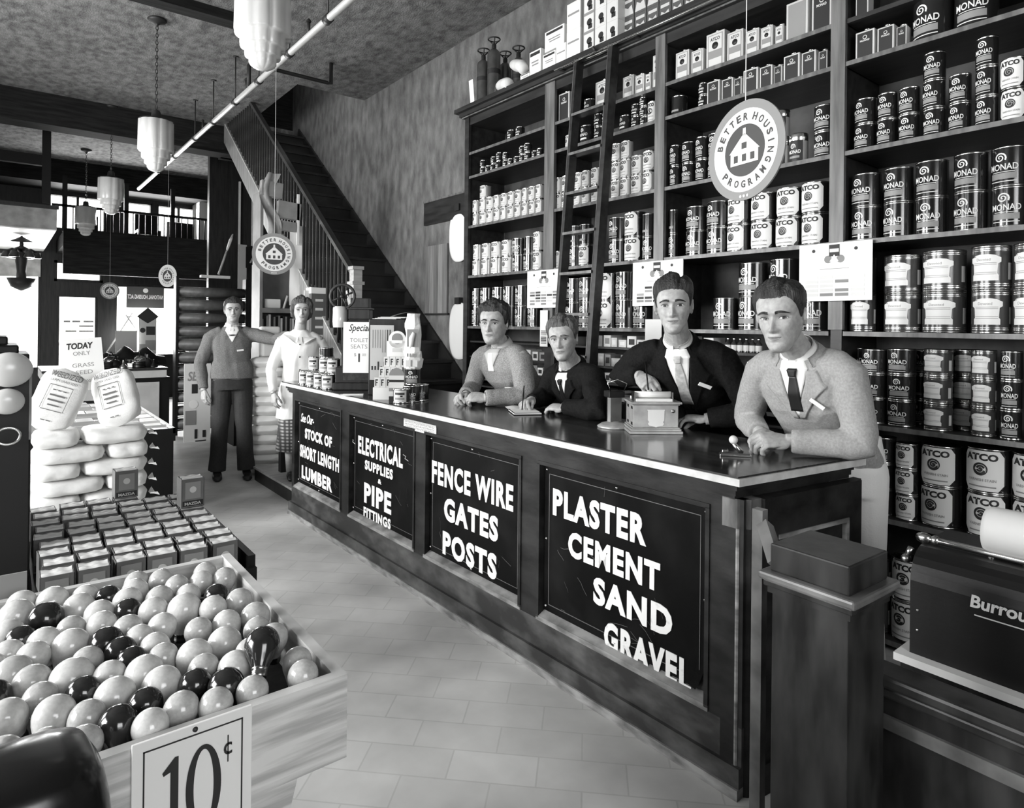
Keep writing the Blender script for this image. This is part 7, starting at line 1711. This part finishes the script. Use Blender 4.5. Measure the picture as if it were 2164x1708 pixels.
crepe = M('grey_crepe_paper', .2, .8, v2=.28, scale=6); bunt = thing('bunting', 'hanging grey paper streamers with folded boxes high by the stairs', 'decoration', TR(xa, ky - .06, 0))
m = MB(); m.grid(lambda i, j: Vector((.02 + .13 * i / 5 + .05 * math.sin(j * .35), .02 * math.sin(i * 1.5 + j * .5), zz(520) + (zz(372) - zz(520)) * j / 20)), 6, 21, crepe); m.obj('streamer', bunt)
for (u, v, w, h) in ((575, 400, .22, .16), (612, 445, .24, .18), (608, 478, .18, .1)):
    p_ = aty(u, v, ky - .05); m = MB(); m.box(-w / 2, w / 2, 0, .08, -h / 2, h / 2, crepe, TR(p_.x - xa, 0, p_.z, ry=4)); m.obj('folded_box', bunt)
m = MB(); p_ = aty(630, 440, ky - .05); m.box(p_.x - xa - .012, p_.x - xa + .012, 0, .02, p_.z - .4, p_.z + .15, paper); m.obj('white_strip', bunt)
# painted lit edges and a figure-like weathered paddle beside the partition; blank boards on the partition
pdl = thing('paddle', 'long pale oar shaped paddle leaning by the dark partition', 'paddle', TR(0, 0, 0)); a = aty(462, 580, 9.55); b = aty(492, 495, 9.55)
m = MB(); m.tube([a, a.lerp(b, .35), a.lerp(b, .6)], .016, midw, n=8); m.obj('shaft', pdl); m = MB(); m.tube([a.lerp(b, .55), a.lerp(b, .65), a.lerp(b, .85), b], [.018, .06, .07, .03], midw, n=12, flat=.25); m.obj('blade', pdl)
fd = thing('shelf_board', 'small pale board lying on top of the floor roll rack', 'board', TR(a.x - .1, 9.42, 2.101)); m = MB(); m.box(-.15, .22, 0, .1, 0, .035, palew); m.obj('board', fd)
dpan = thing('door_panel', 'pale upright board beside the dark doorway behind the standing man', 'board', TR(*aty(502, 700, 10.9))); m = MB(); m.box(0, .13, 0, .03, -1.9 + .0, .85, greyp); o = m.obj('board', dpan); dpan.location.z = 1.905
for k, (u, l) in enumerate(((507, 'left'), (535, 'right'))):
    p_ = aty(u, 440, 11.1); t = MB(); t.box(0, .03, 0, .03, -.62, .45, M('lit_edge', .5, .4)); tag(t.obj('bright_strip', None, TR(p_.x, 11.16, p_.z)), '%s of two thin bright vertical strips on the dark partition' % l, 'strip', 'bright strips on the partition')  # light on the edges is put into the pale strip colour
ds = thing('wall_sign', 'dark sign partly hidden behind the round sign by the stairs', 'sign', TR(*aty(520, 545, 10.8))); m = MB(); m.box(0, 1.0, 0, .02, -.16, .18, black); m.obj('board', ds); m = MB(); vs, fs = fit_text('ALL', .05, .4, -.08, .06, 0, bold=.02); m.add([(v.x, -.002, v.y) for v in vs], fs, inkg); m.obj('lettering', ds)
# yardstick display and leaning pale stick by the newel
a = aty(762, 735, 5.2); t = thing('yardstick', 'pale flat stick leaning against the stair rail by the newel post', 'stick', TR(0, 0, 0)); m = MB(); p0 = Vector((2.50, 5.40, .0)); m.tube([(2.50, 5.38, 1.30), (2.49, 5.60, 1.80)], .018, palew, n=4, flat=.4); m.tube([(2.50, 5.10, .65), (2.50, 5.38, 1.30)], .012, dark, n=6); m.obj('stick', t)
cb = thing('box_column', 'narrow dark column of boxed goods topped with white beside the woman', 'boxes', TR(*aty(672, 700, 6.3))); cb.location.z = 0; zt = aty(672, 608, 6.3).z
m = MB(); m.box(-.07, .09, 0, .14, 0, zt - .06, M('box_column_grey', .10, .6)); m.box(-.075, .095, -.004, .144, zt - .06, zt, paper); m.obj('column', cb); m = MB()
for k in range(7): m.box(-.03, .05, -.003, 0, zt - .14 - .09 * k, zt - .115 - .09 * k, cream)
m.obj('printed_labels', cb)
sp = thing('box_column', 'pale flat board standing just left of the narrow dark box column', 'boxes', TR(*aty(655, 700, 6.36))); sp.location.z = 0; m = MB(); m.box(-.06, .05, 0, .02, 0, zt - .03, cream); m.obj('board', sp)
# chandelier over the left window display
cz = thing('chandelier', 'dark tiered chandelier against the bright left display window', 'chandelier', Matrix.Translation((*atd(46, 485, 9.9).xy, 2.79)) @ Matrix.Scale(1.3, 4)); m = MB()
m.lathe([(.012, .0), (.012, -.01), (.10, -.06), (.11, -.07), (.02, -.075), (.02, -.12), (.07, -.15), (.02, -.16), (.02, -.2)], iron, 20); m.obj('stem', cz)
for k in range(6):
    w = 2 * math.pi * k / 6; m = MB(); m.tube([(0, 0, -.18), (.09 * math.cos(w), .09 * math.sin(w), -.16), (.15 * math.cos(w), .15 * math.sin(w), -.19)], .014, iron, n=6); m.lathe([(.03, -.19), (.055, -.25), (.05, -.26)], iron, 12, TR(.14 * math.cos(w), .14 * math.sin(w), 0)); m.obj('arm', cz)
m = MB(); m.lathe([(.05, -.2), (.06, -.3), (.045, -.42), (.05, -.5), (.12, -.52), (.14, -.50), (.10, -.60), (.03, -.64), (0, -.65)], iron, 24); m.obj('bowl', cz)
gb = thing('window_backdrop', 'grey patterned screen across the middle of the left display window', 'screen', TR(0, 0, 0)); m = MB(); a = aty(0, 595, 14.6); b = aty(86, 540, 14.6); m.add([(a.x - 1.5, 14.6, a.z + .05), (b.x, 14.6, aty(86, 585, 14.6).z), (b.x, 14.6, aty(86, 535, 14.6).z), (a.x - 1.5, 14.6, aty(0, 548, 14.6).z)], [(0, 1, 2, 3)], fas); m.add([(a.x - 1.5, 14.61, a.z + .05), (b.x, 14.61, aty(86, 585, 14.6).z), (b.x, 14.61, aty(86, 535, 14.6).z), (a.x - 1.5, 14.61, aty(0, 548, 14.6).z)], [(3, 2, 1, 0)], fas); m.obj('screen', gb)  # added grey sheet, stands in for the shaded band of the window
# ================================================================== RIGHT FOREGROUND: NEWEL POST, RAIL, ADDING MACHINE
nwm = M('newel_dark_varnish', .006, .36, spec=.16, v2=.034, scale=4, stretch=(3, 3, .8), detail=7, bump=.05); nwl = M('newel_worn_edges', .05, .3, v2=.15, scale=8)
capz = 1.0
P4 = [atz(u, v, capz) for u, v in ((1622, 1148), (1715, 1118), (1882, 1165), (1793, 1198))]
cen = sum(P4, Vector()) / 4; wx = (P4[2].x - P4[0].x) / 2; wy = (P4[0].y - P4[3].y) / 2
np_ = thing('newel_post', 'square dark newel post with a boxed cap beside the counter end', 'post', TR(cen.x, cen.y, 0, rz=-2))
m = MB(); m.box(-wx, wx, -wy, wy, .935, capz, nwm, b=.004); m.obj('cap_block', np_)
m = MB(); m.box(-wx * 1.22, wx * 1.22, -wy * 1.22, wy * 1.22, .915, .935, nwl, b=.006); m.box(-wx * 1.12, wx * 1.12, -wy * 1.12, wy * 1.12, .90, .915, nwm, b=.003); m.box(-wx * 1.04, wx * 1.04, -wy * 1.04, wy * 1.04, .885, .90, nwm); m.obj('cap_moulding', np_)
m = MB(); m.box(-wx * .96, wx * .96, -wy * .96, wy * .96, 0, .885, nwm, b=.003); m.obj('shaft', np_)
# gate post and rail against the counter end
gp = thing('gate_bracket', 'worn wooden gate bracket between the newel post and the counter end', 'bracket', TR(0, 0, 0)); a = atz(1600, 1090, 1.0)
m = MB(); a = atd(1602, 1075, 1.72); m.prism([(a.x - .012, a.y - .02), (a.x + .014, a.y - .02), (a.x + .014, a.y + .01), (a.x - .012, a.y + .01)], 0, a.z, nwl); m.obj('upright', gp)
m = MB(); c_ = Vector((cen.x - wx * .2, cen.y + wy * 1.25, .93)); m.tube([Vector((a.x, a.y - .02, a.z - .04)), c_], .022, nwl, n=4); m.obj('brace', gp)
# rail running along the aisle side toward the viewer, on the right of the post
rx = 1.60; r0 = atx(1838, 1412, rx); zr = r0.z
rl = thing('guard_rail', 'dark panelled guard rail running from the newel post to the right', 'rail', TR(rx, r0.y + .03, 0, rz=-90)); L_ = 1.1
m = MB(); m.box(0, L_, -.01, .075, zr - .03, zr, nwm, b=.008); m.box(.005, L_, .0, .065, zr - .055, zr - .03, nwm, b=.006); m.obj('handrail', rl)
m = MB(); m.box(.01, L_, .018, .05, 0, zr - .055, nwm); m.box(.03, L_, .008, .018, zr - .13, zr - .10, nwl); m.obj('panel', rl)
m = MB(); m.box(.028, .042, .004, .018, .02, zr - .2, nwl); m.obj('batten', rl)
# adding machine on its stand
mx_ = 2.08; q0 = atx(1922, 1378, mx_); zb = q0.z
am = thing('adding_machine', 'black office adding machine with white paper roll carriage at the right edge', 'machine', TR(q0.x, q0.y, zb, rz=-90)); blm = M('machine_black_enamel', .008, .4, bump=.03, bscale=80, spec=.3)
H_ = atx(1945, 1165, mx_).z - zb; Wm = .46
m = MB(); prof = [(0, 0), (0, H_ * .70), (.004, H_ * .78), (.013, H_ * .85), (.027, H_ * .91), (.046, H_ * .955), (.07, H_ * .985), (.10, H_), (.30, H_), (.30, 0)]
vs = [(x, y, z) for x in (0, Wm) for y, z in prof]; n_ = len(prof)
m.add(vs, [list(range(n_)), [n_ + i for i in range(n_)][::-1]] + [(i, n_ + i, n_ + (i + 1) % n_, (i + 1) % n_) for i in range(n_)], blm); m.obj('housing', am)
b0 = atx(2050, 1290, mx_); b1 = atx(2200, 1318, mx_); x0 = q0.y - b0.y; x1 = x0 + .185; z0 = b0.z - zb
m = MB(); vs, fs = fit_text('Burroughs', x0, x1, z0, z0 + .045, 0, bold=.03, shear=.12); gl = M('gilt_lettering', .6, .4); m.add([(v.x, -.0012, v.y) for v in vs], fs, gl); m.box(x0 + .01, x1, -.0012, -.0002, z0 - .010, z0 - .007, gl); m.obj('maker_lettering', am)
pr = atx(2085, 1118, mx_ + .14); xr_ = q0.y - pr.y; zr_ = pr.z - zb
m = MB(); m.tube([(xr_, .14, zr_), (xr_ + .012, .14, zr_), (xr_ + .4, .14, zr_)], [.058, .066, .066], M('roll_paper', .5, .8), n=28); m.obj('paper_roll', am)
m = MB(); m.tube([(.0, .10, H_ + .012), (.6, .10, H_ + .012)], .010, steel, n=10); m.sphere((.0, .10, H_ + .012), .016, steel, n=14, m=8, sc=(1.4, 1, 1)); m.sphere((.03, .10, H_ + .012), .014, steel, n=14, m=8); m.obj('carriage_bar', am)
for q in (.02, .10): m = MB(); m.tube([(xr_ + q, .10, H_ - .002), (xr_ + q + .004, .13, zr_ - .05)], .009, steel, n=8); m.obj('roll_support', am)
m = MB(); m.tube([(-.02, .06, H_ * .95), (-.03, .06, H_ * .86)], .009, brass, n=8); m.sphere((-.03, .05, H_ * .84), .014, brass, n=12, m=8); m.obj('lever', am)
for q in (.24, .43): m = MB(); m.sphere((.02, -.002, H_ * q), .004, steel, n=10, m=6); m.obj('screw', am)
ms = thing('machine_stand', 'pale edged stand under the adding machine', 'stand', TR(q0.x, q0.y, 0, rz=-90)); m = MB(); m.box(-.03, Wm + .3, -.035, .32, zb - .022, zb - .0005, M('stand_pale_edge', .6, .5)); m.obj('top', ms)
m = MB(); m.box(-.02, Wm + .28, -.01, .31, 0, zb - .022, nwm); m.obj('body', ms)
bpy.context.view_layer.update()
